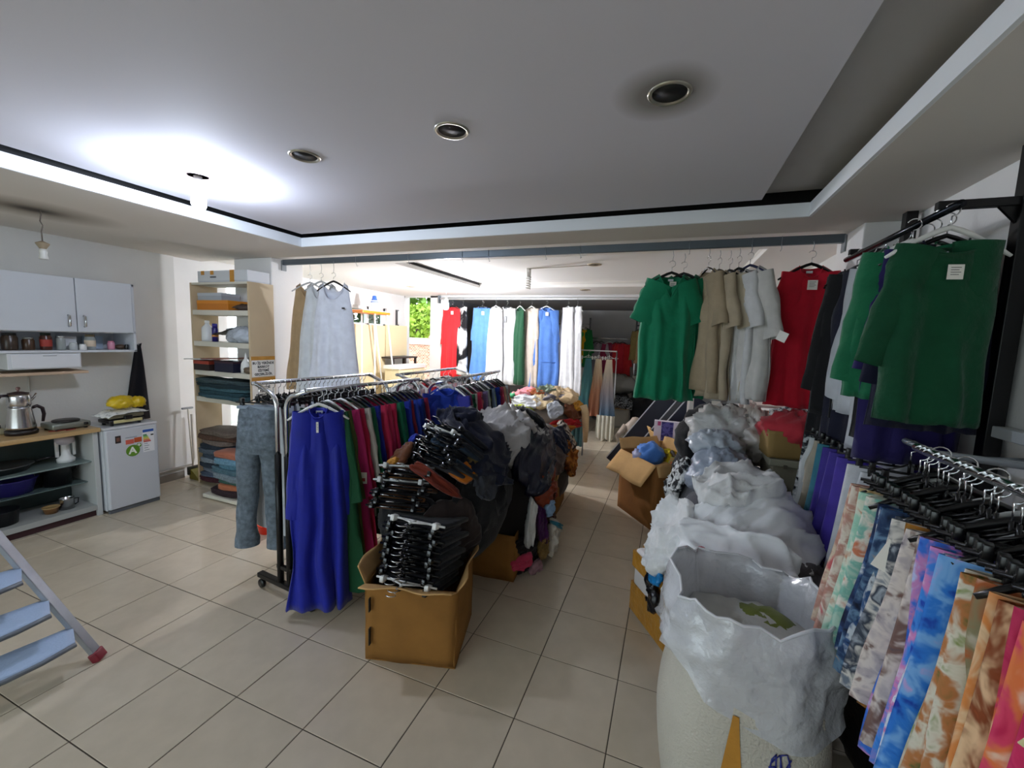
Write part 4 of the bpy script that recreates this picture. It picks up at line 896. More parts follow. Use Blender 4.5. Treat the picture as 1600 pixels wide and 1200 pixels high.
add_tag(t, 0.285, -0.04, -0.46, 0.06, 0.06, 0.4, False)
top('tunic', 'bright red V-neck tunic beside the right-hand column', 'tunic', (0.795, BY-0.03, 2.205), 0.05, REDF, rail_group, dict(L=0.28, r0=0.085, r1=0.08, ang=0.16, flat=0.45), BLACK_PLASTIC, True, (0.0, -0.062, -0.13), True, 0.06, (0.055, 0.06), sw=0.165, hw=0.195, L=0.92, neckw=0.065, neckd=0.08, slope=0.66, d=0.045, k=3, amp=0.016)

# ================================================================== TWO DOUBLE GARMENT RACKS
def garment_rack(label, loc, rz, length, zr=1.33, half=0.25, casters=True):
    t = thing('garment_rack', label, 'clothes rack', loc, rz)
    for y in (0.0, length):
        mod_bevel(MB().box(-0.26, 0.26, y-0.02, y+0.02, 0.075, 0.105).build('foot_bar', BLACK_METAL, t), 0.004)
        for s in (-1, 1):
            MB().tube([(s*0.045, y, 0.09), (s*0.045, y, 0.92)], 0.019, 10).build('post', BLACK_METAL, t, True)
            pts = [(s*0.045, y, 0.86), (s*0.045, y, zr-0.13)]+[(s*(0.045+0.09*(1-math.cos(a))), y, zr-0.13+0.09*math.sin(a)) for a in (0.3, 0.6, 0.9, 1.2)]+[(s*half, y, zr)]
            MB().tube(pts, 0.0135, 10).build('upper_tube', CHROME, t, True)
            if casters:
                c = MB().lathe([(0.0, -0.011), (0.027, -0.011), (0.03, 0), (0.027, 0.011), (0, 0.011)], 18); c.v = [Vector((s*0.24, y+v.z, 0.032+v.x)) if False else Vector((s*0.24+v.y, y+v.z, 0.031+v.x)) for v in c.v]
                w = c.build('caster', BLACK_PLASTIC, t, True); MB().tube([(s*0.24, y, 0.04), (s*0.24, y, 0.08)], 0.009, 8).build('caster_stem', BLACK_METAL, w, True)
        MB().bevbox(-0.07, 0.07, y-0.012, y+0.012, 0.19, 0.215, 0.004).build('cross_brace', BLACK_METAL, t)
        MB().tube([(0.065, y, 0.84), (0.10, y, 0.84)], 0.006, 8).build('clamp_screw', BLACK_PLASTIC, t, True)
    for s in (-1, 1): MB().tube([(s*half, -0.02, zr), (s*half, length+0.02, zr)], 0.0125, 10).build('rail', CHROME, t, True)
    MB().tube([(0, 0, 0.19), (0, length, 0.19)], 0.012, 8).build('long_brace', BLACK_METAL, t, True)
    return t
ZR = 1.335
R1, R1A = Vector((-2.135, 1.77, 0)), -0.105
R2, R2A = Vector((-1.86, 2.86, 0)), 0.02
garment_rack('chrome and black double garment rack holding the grey trousers in front', R1, R1A, 0.92, ZR)
garment_rack('chrome and black double garment rack behind the front one', R2, R2A, 1.00, ZR)
def on_rack(R, A, lx, ly): c, s = math.cos(A), math.sin(A); return (R.x+lx*c-ly*s, R.y+lx*s+ly*c)
rz_ = random.Random(7)
RZ_ITEM = ZR+0.012-0.005-HOOKTOP
# front rack, near end: grey crinkled trousers and cobalt kaftan
x, y = on_rack(R1, R1A, -0.25, 0.02)
t = thing('grey_trousers', 'grey crinkled wide trousers at the front end of the rack', 'trousers', (x, y, RZ_ITEM), 0.30, 'clothes on the front rack')
o = put('cloth', trouser_mesh(0.145, 0.92, 0.05, 0.066, 3.3, True, 0.018, 0.04), plain('#6f7a84', 0.9, 0, 0.45, 35, 1.0, 30, 0.2, name='crinkled_grey'), t); o.location = (0, 0, -0.055)
add_hanger(t, BLACK_PLASTIC, clip=True)
MB().box(-0.125, 0.125, -0.03, 0.03, -0.075, -0.058).build('waistband', fab('#8d9aa8'), t)
PALE = ['#c9ccd0', '#e2d5d6', '#b5bec9', '#8f9aa8', '#d9dadb', '#c8a9a9', '#6b7a8c', '#cfd4da', '#9fb0c2', '#e4e4e2', '#7b6a70', '#b8c2c8', '#d5c2bd', '#5e6e86', '#c4c8c0', '#8fa3b3', '#d8d0c8', '#a9868c', '#4e5c72', '#cdd2d8', '#b0b8bc', '#dcdcda']
for i, c in enumerate(PALE):
    x, y = on_rack(R1, R1A, -0.25, 0.075+i*0.0375)
    row_item('hanging_trousers', f'pale folded trousers on the front rack\'s window side, {ORD[i]} behind the grey pair', 'trousers', ROW_TROUSERS[i % 3], fab(c), (x, y, RZ_ITEM), R1A+rz_.uniform(-0.12, 0.12), 'clothes on the front rack', BLACK_PLASTIC, True)
x, y = on_rack(R1, R1A, 0.30, 0.02)
top('kaftan', 'cobalt blue floor-length kaftan at the front of the rack', 'kaftan', (x, y, RZ_ITEM), 0.66, fab('#13219a', 0.55, 0.15, 0.3, 18), 'clothes on the front rack', dict(L=0.58, r0=0.07, r1=0.06, ang=0.10, flat=0.5), WHITE_PLASTIC, False, (0.0, -0.055, -0.11), True, 0.0, (0.012, 0.06), sw=0.135, hw=0.17, L=1.19, neckw=0.05, neckd=0.06, d=0.055, k=4, amp=0.03, slope=0.7)
RACKC = [('#0b4a2a', 'dark green'), ('#4f5a2a', 'olive green'), ('#c02a6e', 'magenta'), ('#a8133c', 'crimson'), ('#b9b6ad', 'pale grey'), ('#0a5a3c', 'bottle green'), ('#1a2590', 'royal blue'), ('#c2274f', 'raspberry pink'),
         ('#c8305a', 'rose pink'), ('#b82048', 'deep pink'), ('#0d6a48', 'emerald green'), ('#0f7a52', 'bright green'), ('#1b34a0', 'cobalt blue'), ('#8a2238', 'wine red'), ('#2a46b0', 'mid blue'), ('#1d3a9c', 'cobalt blue'), ('#23357a', 'dark blue'), ('#a02848', 'berry pink')]
for i, (c, nm) in enumerate(RACKC):
    x, y = on_rack(R1, R1A, 0.25, 0.085+i*0.046)
    long = i in (0, 1, 2, 3)
    row_item('hanging_shirt', f'{nm} long-sleeved garment on the front rack, {ORD[i]} behind the cobalt kaftan', 'shirt', ROW_LONG[i % 2] if long else ROW_SHIRTS[i % 3], fab(c, 0.7), (x+rz_.uniform(-0.012, 0.012), y, RZ_ITEM), R1A+0.32-0.02*i+rz_.uniform(-0.08, 0.08), 'clothes on the front rack', WHITE_PLASTIC if i in (1, 3) else BLACK_PLASTIC)
x, y = on_rack(R1, R1A, 0.30, 0.30)
t = thing('price_card', 'large white price card hanging between the crimson shirts', 'tag', (x+0.13, y-0.1, 0.80), 0.4)
MB().box(-0.02, 0.02, -0.001, 0.001, -0.035, 0.035).build('card', TAGCARD, t); MB().tube([(0, 0, 0.033), (-0.01, 0, 0.09)], 0.001, 4).build('string', BLACK_PLASTIC, t); MB().box(-0.008, 0.01, -0.002, -0.0012, -0.02, 0.0).build('print', plain('#c24a4a', 0.6), t)
# a big blue shirt slung high at the joint of the two racks
x, y = on_rack(R2, R2A, 0.22, -0.03)
top('blue_shirt', 'bright blue shirt slung high where the two racks meet', 'shirt', (x, y, RZ_ITEM+0.02), 0.9, fab('#1f3fae', 0.7), 'clothes on the rear rack', dict(L=0.45, r0=0.08, r1=0.06, ang=0.12, flat=0.4), WHITE_PLASTIC, False, None, False, 0.0, sw=0.19, hw=0.22, L=0.55, neckw=0.07, neckd=0.06, d=0.05, k=3, amp=0.02)
C2 = [('#2b2f86', 'indigo'), ('#6a2a50', 'plum'), ('#0d5a3a', 'dark green'), ('#c9c6bd', 'cream'), ('#b9284a', 'raspberry'), ('#b8294e', 'rose red'), ('#c06a6a', 'dusty coral'), ('#7a6a92', 'muted violet'), ('#1b1c30', 'black-blue'), ('#b7bcc0', 'pale grey'),
      ('#6a7a3a', 'olive'), ('#16181f', 'black'), ('#88a0bc', 'dusty blue'), ('#7a8f4a', 'moss green'), ('#1f3a9e', 'royal blue'), ('#2240a8', 'ultramarine'), ('#c0405a', 'coral red'), ('#c9a08a', 'peach'), ('#0f6a4a', 'emerald'), ('#c4c7c6', 'silver grey'), ('#b86a6a', 'faded red'), ('#20305e', 'navy')]
for i, (c, nm) in enumerate(C2):
    x, y = on_rack(R2, R2A, 0.25, 0.03+i*0.0445)
    row_item('hanging_shirt', f'{nm} shirt on the rear rack, {ORD[i]} behind the slung blue shirt', 'shirt', ROW_SHIRTS[(i+1) % 4], fab(c, 0.75), (x+rz_.uniform(-0.015, 0.015), y, RZ_ITEM), R2A+rz_.uniform(-0.18, 0.1)-0.15, 'clothes on the rear rack', WHITE_PLASTIC if i % 3 == 0 else BLACK_PLASTIC)
C3 = [('#e6e4e0', 'white'), ('#d8b8b8', 'pale pink'), ('#e9e7e2', 'ivory'), ('#c23440', 'red'), ('#d9d7d2', 'off-white'), ('#bfc7d0', 'ice blue'), ('#e6e4e0', 'chalk white'), ('#cf9a9a', 'blush'), ('#d8d6d0', 'cream')]
for i, (c, nm) in enumerate(C3):
    x, y = on_rack(R2, R2A, -0.25, 0.06+i*0.10)
    row_item('hanging_shirt', f'{nm} shirt on the rear rack\'s window side, {ORD[i]} from the front', 'shirt', ROW_SHIRTS[i % 3], fab(c), (x, y, RZ_ITEM), R2A+rz_.uniform(-0.2, 0.2), 'clothes on the rear rack', BLACK_PLASTIC if i % 2 else WHITE_PLASTIC)

# ================================================================== RAILS ON THE RIGHT-HAND WALL
t = thing('wall_rail_frame', 'black wall-mounted clothes frame high on the right-hand wall', 'rail', (1.11, 2.03, 0))
UX, UZ = 0.875, 2.175
for y in (2.03, 2.84):
    mod_bevel(MB().box(1.085, 1.135, y-0.025, y+0.025, 0.0, ZS).build('post', BLACK_METAL, t, world=True), 0.003)
    mod_bevel(MB().box(UX-0.01, 1.10, y-0.014, y+0.014, UZ+0.015, UZ+0.045).build('arm', BLACK_METAL, t, world=True), 0.003)
    MB().prism([(1.03, UZ+0.02), (1.09, UZ+0.02), (1.09, UZ-0.05)], y-0.006, y+0.006, 'xz').build('gusset', BLACK_METAL, t, world=True)
MB().tube([(UX, 1.90, UZ), (UX, 2.90, UZ)], 0.014, 10).build('rail', plain('#23262b', 0.25, 0.8), t, True, world=True)
for y in (2.03, 2.84): MB().tube([(UX, y, UZ), (UX, y, UZ+0.03)], 0.008, 8).build('rail_clip', CHROME, t, True, world=True)
UH = UZ+0.012-HOOKTOP
ug = 'clothes on the high wall frame'
top('green_blouse', 'large dark green blouse with a cream price tag on the wall frame', 'blouse', (0.88, 1.955, UH-0.030), 0.10, fab('#0c4a2e', 0.85, 0.2, 0.5, 40), ug, dict(L=0.40, r0=0.075, r1=0.055, ang=0.26, ang_r=0.0, flat=0.5), WHITE_PLASTIC, True, (0.0, -0.056, -0.115), True, 0.0, (0.045, 0.05), sw=0.155, hw=0.155, L=0.65, neckw=0.095, neckd=0.05, d=0.05, k=2, amp=0.018, hz=0.035)
for k, (lb, nm, y, c, L, rz, slv, dx) in enumerate([
        ('navy blouse just behind the large green blouse', 'navy_blouse', 2.06, '#12142e', 0.72, 0.05, 0.5, 0.045), ('purple long garment showing under the green blouse', 'purple_tunic', 2.14, '#221a55', 0.88, 0.0, 0.45, 0.04),
        ('black blouse behind the purple long garment', 'black_blouse', 2.21, '#101015', 0.80, 0.0, 0.5, 0.05), ('grey-green blouse with a bright cuff behind the green one', 'green_cuffed_blouse', 2.12, '#146a45', 0.62, -0.5, 0.5, -0.03),
        ('white long blouse showing its hem beside the green sleeve', 'white_blouse', 2.30, '#c9ccd2', 0.93, -1.2, 0.45, 0.02), ('black top between two white blouses', 'black_vest', 2.38, '#0c0c10', 0.60, -1.2, 0.4, 0.01),
        ('white crinkled blouse with full sleeves on the wall frame', 'crinkled_blouse', 2.47, '#c3c7cd', 0.74, -1.15, 0.62, 0.0), ('navy hemmed garment behind the crinkled blouse', 'navy_garment', 2.57, '#14162a', 0.98, -1.1, 0.4, 0.0),
        ('black loose tunic at the far end of the wall frame', 'black_tunic', 2.66, '#09090c', 0.78, -0.8, 0.6, -0.01), ('long black dress last on the wall frame', 'black_dress', 2.74, '#0b0b10', 1.0, -0.9, 0.5, 0.0)]):
    top(nm, lb, 'garment', (UX+dx, y, UH), rz, fab(c, 0.8), ug, dict(L=slv, r0=0.075, r1=0.055, ang=0.16, flat=0.4), WHITE_PLASTIC if k in (3, 4) else BLACK_PLASTIC, False, None, False, 0.0, sw=0.15, hw=0.175, L=L, neckw=0.07, neckd=0.05, d=0.03, k=4, amp=0.014, nx=14, nz=12)
# lower far rail with trousers and skirts
t = thing('low_wall_rail', 'low grey wall rail holding the purple skirts', 'rail', (1.05, 2.4, 1.25))
LFX, LFZ = 0.90, 1.315
MB().tube([(LFX, 1.80, LFZ), (LFX, 2.90, LFZ)], 0.012, 10).build('rail', STEEL, t, True, world=True)
for y in (1.82, 2.88): MB().tube([(LFX, y, LFZ), (1.155, y, LFZ+0.02)], 0.011, 8).build('arm', STEEL, t, True, world=True)
mod_bevel(MB().box(1.10, 1.155, 1.76, 2.90, LFZ+0.06, LFZ+0.10).build('back_bar', plain('#b9bdbf', 0.45), t, world=True), 0.003)
LH = LFZ+0.012-HOOKTOP
lg = 'clothes on the low wall rail'
PUR = fab('#3a2a8e', 0.55, 0.2, 0.3, 18)
for k, (nm, lb, y, mt, kind, L) in enumerate([
        ('patterned_skirt', 'black and white patterned skirt at the far end of the low rail', 2.80, printed(['#16181c', '#1d2024', '#aeb4b4', '#d5d8d6'], 26, 3), 's', 0.85), ('white_trousers', 'white trousers beside the black and white skirt', 2.72, fab('#c3c8c8'), 't', 0), ('beige_trousers', 'beige corded trousers on the low rail', 2.64, fab('#a59d8c'), 't', 0),
        ('teal_skirt', 'narrow teal skirt between beige and purple', 2.56, fab('#3a7a8c'), 's', 0), ('purple_skirt', 'shiny purple skirt, farthest of the purple ones', 2.48, PUR, 's', 1), ('purple_skirt', 'shiny purple skirt, second of the purple ones', 2.38, PUR, 's', 1),
        ('purple_skirt', 'shiny purple skirt, nearest of the purple ones', 2.28, fab('#42309a', 0.55, 0.2, 0.3, 18), 's', 1), ('white_skirt', 'white lacy skirt next to the purple skirts', 2.16, fab('#cfd1d6'), 's', 1), ('pale_trousers', 'pale grey trousers at the near end of the low rail', 2.04, fab('#b9bcc2'), 't', 0), ('cream_trousers', 'cream folded trousers under the grey wall bar', 1.93, fab('#b5b2a8'), 't', 0)]):
    th = thing(nm, lb, 'trousers' if kind == 't' else 'skirt', (LFX, y, LH), -0.22, lg)
    c = put('cloth', ROW_TROUSERS[k % 3] if kind == 't' else ROW_SKIRTS[k % 3], mt, th); c.location = (0, 0, -0.06); c.scale = (1.0, 1.5, 0.80)
    add_hanger(th, BLACK_PLASTIC, clip=True)
# near chrome rail crowded with printed skirts
t = thing('near_chrome_rail', 'chrome rail crowded with hooks in the near right-hand corner', 'rail', (0.72, 1.1, 1.38))
NX, NZ = 0.705, 1.385
MB().tube([(NX, 0.55, NZ), (NX, 1.575, NZ)], 0.0125, 10).build('rail', CHROME, t, True, world=True)
for y in (0.58, 1.56): MB().tube([(NX, y, NZ), (NX+0.02, y, NZ-0.01), (1.155, y, NZ-0.03)], 0.011, 8).build('arm', STEEL, t, True, world=True)
mod_bevel(MB().box(1.10, 1.158, 0.5, 1.74, NZ-0.07, NZ-0.03).build('back_bar', plain('#b9bdbf', 0.45), t, world=True), 0.003)
NH = NZ+0.012-HOOKTOP
PR = [(['#c9666a', '#d8c7b0', '#b8877a', '#e0d5c8'], 'coral and cream floral', 1.545), (['#a88a5a', '#c2a878', '#d8caa8', '#9a7a50'], 'sandy tan', 1.50), (['#5fae8e', '#9fcdb8', '#d5dccb', '#c08a6a'], 'mint green floral', 1.455),
      (['#aac9b8', '#7fb8a8', '#e2ddd0', '#c97a5a'], 'pale mint and rust', 1.41), (['#141c34', '#1d2b4e', '#3a5a86', '#c7cfd6'], 'dark navy floral', 1.365), (['#15182a', '#2a3f62', '#6a8aa8', '#d9a95a'], 'midnight blue', 1.32),
      (['#6f7a88', '#a9b2bc', '#3a4250', '#d5d2cc'], 'slate grey', 1.275), (['#c07a2e', '#a8752e', '#7a4f28', '#d7b98c'], 'ochre bordered', 1.23), (['#5a5560', '#b8aeb0', '#d9cfc8', '#7a5f58'], 'taupe floral', 1.185),
      (['#2f52c0', '#3f78d8', '#c88ac0', '#b6cdf0'], 'blue and pink watercolour', 1.14), (['#1d3fb0', '#3f8ae0', '#d58ac4', '#e2ecf8'], 'bright blue watercolour', 1.095), (['#1b38a4', '#2f7ad6', '#7ab0ea', '#c8a0d8'], 'deep blue watercolour', 1.05),
      (['#5a6a3a', '#8a9a5a', '#d9d5c4', '#b87a4a'], 'leaf green and white', 1.005), (['#c9c5b4', '#8f8a6a', '#b5653a', '#e8e2d2'], 'ivory and moss floral', 0.96), (['#c96a3a', '#d98a4a', '#e6c49a', '#8a4a2a'], 'orange floral', 0.915),
      (['#b82250', '#d0406a', '#e27a4a', '#f0c9a0'], 'raspberry and orange floral', 0.87), (['#c92a58', '#e04a6e', '#e8824e', '#f2d2b8'], 'pink and coral floral', 0.825), (['#c0255a', '#d63a6a', '#cf2f60', '#e66a7a'], 'plain hot pink', 0.78), (['#8f9498', '#b9bdc0', '#6a6f76', '#d0d2d2'], 'grey patterned', 0.71)]
NS = [skirt_mesh(0.15, 0.19, 0.50, 0.026, 6, 0.022, s) for s in (0.9, 2.1, 3.3, 5.7)]
PR2 = []
for j_, (cols, nm, y) in enumerate(PR):
    PR2.append((cols, nm, y))
    if j_ in (0, 2, 4, 6, 8, 10, 12, 14, 16): PR2.append((cols[1:]+cols[:1], nm, y-0.0225))
for i, (cols, nm, y) in enumerate(PR2):
    th = thing('printed_skirt', f'{nm} skirt on the near chrome rail, {ORD[i]} from the far end', 'skirt', (NX, y, NH), -0.38+0.05*math.sin(i*2.1), 'printed skirts on the near chrome rail')
    c = put('cloth', NS[i % 4], printed(cols, 16+(i*5) % 9, i*1.37), th); c.location = (0, 0, -0.06); c.scale = (1+0.06*math.sin(i*2.7), 0.95, 1.0+0.5*(i > 19)+0.14*(i > 12)+0.05*math.sin(i*1.9))
    h_ = add_hanger(th, BLACK_PLASTIC, clip=True); h_.scale = (0.85, 1, 1)
    if i % 3 == 1:
        h2 = put('second_hanger', ARMS, GREY_PLASTIC, th); h2.location = (0.05, 0.014, 0.0); h2.scale = (0.75, 1, 1)
    if i == 9: add_tag(th, -0.15, -0.03, -0.16, 0.03, 0.085, 0.35, False)
    if i == 25:
        cdt = MB().box(-0.018, 0.018, -0.0015, 0.0015, -0.045, 0.045, Matrix.Translation((-0.13, -0.045, -0.19)) @ Matrix.Rotation(0.45, 4, 'Y')).build('price_tag', plain('#e6dca8', 0.6), th)
        for q in range(7): MB().box(-0.010+0.003*q, -0.0085+0.003*q, -0.0024, -0.0016, -0.035, -0.012, Matrix.Translation((-0.13, -0.045, -0.19)) @ Matrix.Rotation(0.45, 4, 'Y')).build('barcode_line', TAGINK, cdt)
# spare black hangers between the skirts
for i in range(7):
    th = thing('spare_hanger', f'empty black hanger among the printed skirts, {ORD[i]} from the far end', 'hanger', (NX+0.03, 1.52-i*0.11, NH+0.005), -0.2+0.05*(i % 3), 'empty hangers on the near chrome rail'); add_hanger(th, BLACK_PLASTIC, wide=bool(i % 2))

# ================================================================== HEAPS AND BOXES IN THE MIDDLE
# -- near box overflowing with trousers on hangers
carton('brown cardboard box with a torn wavy rim under the black hangers', (-1.186, 1.845, 0), 0.266, 0.47, 0.42, 0.41, bulge=0.022, flaps=(('front', (1.15, 0.09)), ('right', (0.5, 0.07)), ('left', (0.5, 0.10))), seed=1.0)
_b = bpy.data.objects['cardboard_box']
for z0, z1 in ((0.10, 0.19), (0.28, 0.35)): MB().box(-0.205, -0.199, -0.240, -0.222, z0, z1).build('slot', plain('#1a120a', 0.9), _b)
P1, P1R = (-1.30, 2.42, 0.62), (0.38, 0.65, 0.50)
tagstuff = dict(p=1.9)
core = lump('clothes_heap', 'dark mass of clothes filling the heap behind the near box', 'clothes', BLACK_CLOTH, P1, (0.35, 0.61, 0.46), 1.0, 0.03, 1.9, 30, 20, kind='stuff', floor_z=0.03)
def heapset(c, rad, p, items, group, k=7.0):
    for i, (nm, lb, cat, mt, az, el, ex, ey, rot, amp, off) in enumerate(items):
        drape(nm, lb, cat, mt, c, rad, az, el, ex, ey, rot, amp, off, seed=i*1.73+c[0]*3+c[1], p=p, group=group, k=k)
g1 = 'clothes heaped over the near box'
heapset(P1, P1R, 1.9, [
    ('black_trousers', 'black trousers spilling over the left rim of the near box', 'trousers', BLACK_CLOTH, -128, 2, 0.45, 0.45, 0.3, 0.02, 0.0), ('black_trousers', 'black trousers filling the front of the near box', 'trousers', fab('#0d0d12'), -95, -2, 0.5, 0.4, 0.1, 0.025, 0.005),
    ('brown_cardigan', 'dark brown cardigan over the right rim of the near box', 'cardigan', fab('#2c211f'), -62, -6, 0.3, 0.4, 0.2, 0.025, 0.02), ('black_skirt', 'black skirt on the aisle side of the heap', 'skirt', fab('#0b0b0e'), -35, 14, 0.5, 0.55, 0.4, 0.03, 0.01),
    ('green_grey_shirt', 'grey-green shirt corner poking out left of the hangers', 'shirt', fab('#2e3a3c'), -135, 14, 0.30, 0.22, 0.8, 0.02, 0.03), ('brown_jumper', 'rust brown jumper on the rack side of the heap', 'jumper', fab('#5c3216'), -120, 34, 0.28, 0.24, 0.2, 0.03, 0.03),
    ('ochre_scarf', 'small ochre scarf folded by the brown jumper', 'scarf', fab('#a8721e'), -112, 30, 0.14, 0.07, 0.2, 0.02, 0.06), ('plum_blouse', 'plum blouse near the top of the hanger heap', 'blouse', fab('#3c1030'), -62, 44, 0.22, 0.25, 0.5, 0.02, 0.035),
    ('orange_blouse', 'bright orange blouse corner in the dark heap', 'blouse', fab('#c06a12'), -58, 33, 0.12, 0.16, 0.9, 0.015, 0.055), ('khaki_shirt', 'khaki shirt beside the orange blouse corner', 'shirt', fab('#6a5a35'), -48, 36, 0.16, 0.14, 0.4, 0.02, 0.05),
    ('slate_blue_blouse', 'slate blue blouse lying across the dark heap', 'blouse', fab('#22364a'), -66, 52, 0.26, 0.12, 0.3, 0.02, 0.05), ('charcoal_hoodie', 'charcoal hoodie with a pale drawstring', 'hoodie', fab('#33353c'), -38, 26, 0.2, 0.24, 0.2, 0.03, 0.05),
    ('rust_stole', 'rust red stole trailing across the dark heap', 'stole', fab('#6a2412'), -74, 26, 0.30, 0.06, -0.5, 0.02, 0.05), ('blue_shirt', 'bright blue shirt end on the rack side of the heap', 'shirt', fab('#1a2f96'), -142, 46, 0.2, 0.2, 0.1, 0.03, 0.02),
    ('navy_coat', 'long navy coat draped over the top of the dark heap', 'coat', NAVY, -22, 56, 0.62, 0.72, 0.5, 0.07, 0.03), ('navy_hood', 'round navy hood at the very top of the heap', 'hood', fab('#10142a'), 100, 84, 0.32, 0.28, 0.0, 0.06, 0.05)], g1)
# trousers clipped on hangers, stacked
SLAB = MB().bevbox(-0.15, 0.15, -0.011, 0.011, -0.30, -0.05, 0.008).mesh('folded_cloth', True)
def stacked_hanger(label, loc, tilt, rz, mat, cloth, group, sc=1.0):
    th = thing('hanger_with_trousers', label, 'hanger', loc, rz, group); th.rotation_euler = (tilt, 0, rz); th.scale = (sc, sc, sc)
    put('folded_trousers', SLAB, cloth, th); add_hanger(th, mat, clip=True)
    return th
hg = 'trousers on hangers stacked in the near box'
GLOSSB = plain('#05060a', 0.12, 0, name='gloss_black_plastic')
for i in range(13):
    f = i/12; stacked_hanger(f'glossy black clip hanger with dark trousers, {ORD[i]} from below in the front stack', (-1.16+0.012*math.sin(i*2.3), lerp(1.60, 1.675, f)+0.008*math.sin(i*5), lerp(0.42, 0.735, f)), 1.32, 0.05+0.05*math.sin(i*1.9), WHITE_PLASTIC if i in (1, 12) else GLOSSB, fab(['#0c0d14', '#11131d', '#15121a'][i % 3]), hg, 1.12)
for i in range(9):
    f = i/8; stacked_hanger(f'black hanger with brown trousers, {ORD[i]} from below in the middle stack', (-1.31+0.02*math.sin(i*2.1), lerp(1.715, 1.86, f), lerp(0.77, 0.95, f)), 1.15, 0.22+0.10*math.sin(i*2.6), GREY_PLASTIC if i in (5, 8) else GLOSSB, fab(['#4a2c16', '#17131a', '#6a4218', '#121218'][i % 4]), hg, 1.05)
for i in range(10):
    f = i/9; stacked_hanger(f'black hanger with navy trousers, {ORD[i]} from below in the top stack', (-1.22+0.03*math.sin(i*1.4), lerp(1.90, 2.08, f), lerp(0.99, 1.155, f)), 0.95, -0.25+0.10*math.sin(i*3.1), WHITE_PLASTIC if i == 8 else GLOSSB, fab(['#10131f', '#0c0d12', '#16283a'][i % 3]), hg, 1.05)
# -- second box and mixed heap
carton('low brown cardboard box under the mixed heap, bulging into the aisle', (-1.19, 2.78, 0), 0.10, 0.52, 0.56, 0.33, bulge=0.035, seed=3.0)
P2, P2R = (-1.17, 2.98, 0.33), (0.40, 0.50, 0.74)
lump('clothes_heap', 'mixed mass of clothes inside the second heap', 'clothes', fab('#1c1614'), P2, (0.37, 0.46, 0.70), 5.0, 0.03, 2.4, 30, 20, kind='stuff', floor_z=0.1)
SILVER = plain('#b9b6b4', 0.45, 0, 0.3, 10, 1.0, 22, 0.5, name='silver_satin')
SEQ = plain('#a98a55', 0.25, 0.8, 0.5, 120, 1.0, 220, 0.6, name='gold_sequins')
heapset(P2, P2R, 2.4, [
    ('dark_dress', 'black dress low on the aisle side of the second heap', 'dress', fab('#120b10'), -42, -22, 0.4, 0.4, 0.0, 0.03, 0.0), ('brown_skirt', 'brown skirt on the aisle side of the second heap', 'skirt', fab('#4a2818'), -5, 0, 0.35, 0.5, 0.1, 0.03, 0.0),
    ('rust_dress', 'rust orange dress on the aisle side of the second heap', 'dress', fab('#8a3a1e'), -14, 30, 0.4, 0.3, 0.2, 0.03, 0.015), ('light_blue_shirt', 'folded light blue shirt poking out of the heap', 'shirt', fab('#8fb0d0'), -20, 14, 0.16, 0.11, 0.1, 0.02, 0.05),
    ('purple_dress', 'purple dress end hanging down the heap', 'dress', fab('#43104a'), -33, 2, 0.10, 0.34, 0.2, 0.02, 0.05), ('white_cardigan', 'white cardigan edge hanging between navy and purple', 'cardigan', fab('#c9c6c2'), -47, 8, 0.07, 0.34, -0.1, 0.02, 0.07),
    ('sequin_camisole', 'gold sequin top hanging low on the second heap', 'top', SEQ, -30, -17, 0.11, 0.17, 0.2, 0.02, 0.06), ('pink_cloth', 'hot pink cloth end low on the second heap', 'cloth', fab('#c23a5a'), -52, -22, 0.16, 0.09, 0.1, 0.02, 0.05),
    ('pale_pink_cloth', 'pale pink cloth end under the sequin top', 'cloth', fab('#a87f88'), -36, -33, 0.12, 0.10, 0.1, 0.02, 0.05), ('cream_sweater', 'cream sweater with teal trim hanging into the aisle', 'sweater', fab('#cfc9be'), -8, -18, 0.17, 0.34, 0.15, 0.03, 0.06),
    ('teal_trim_scarf', 'narrow teal scarf across the cream sweater', 'scarf', fab('#2f7a8c'), -10, -4, 0.15, 0.035, -0.6, 0.015, 0.095), ('puffer_jacket', 'dark navy quilted jacket over the shoulder of the second heap', 'jacket', plain('#15162a', 0.35, 0, 0.2, 12, 0.8, 14, 0.5, name='quilted_navy'), -20, 52, 0.55, 0.34, 0.5, 0.05, 0.04),
    ('silver_blouse', 'shiny silver-grey blouse crumpled on top of the second heap', 'blouse', SILVER, -95, 66, 0.50, 0.42, 0.3, 0.075, 0.05), ('silver_skirt', 'second shiny silver garment behind the silver blouse', 'skirt', SILVER, 20, 80, 0.4, 0.35, 0.9, 0.05, 0.04), ('black_belted_blouse', 'black belted top lying on the silver blouse', 'top', BLACK_CLOTH, 60, 72, 0.3, 0.2, 0.2, 0.03, 0.06)], 'clothes in the second heap', 11.0)
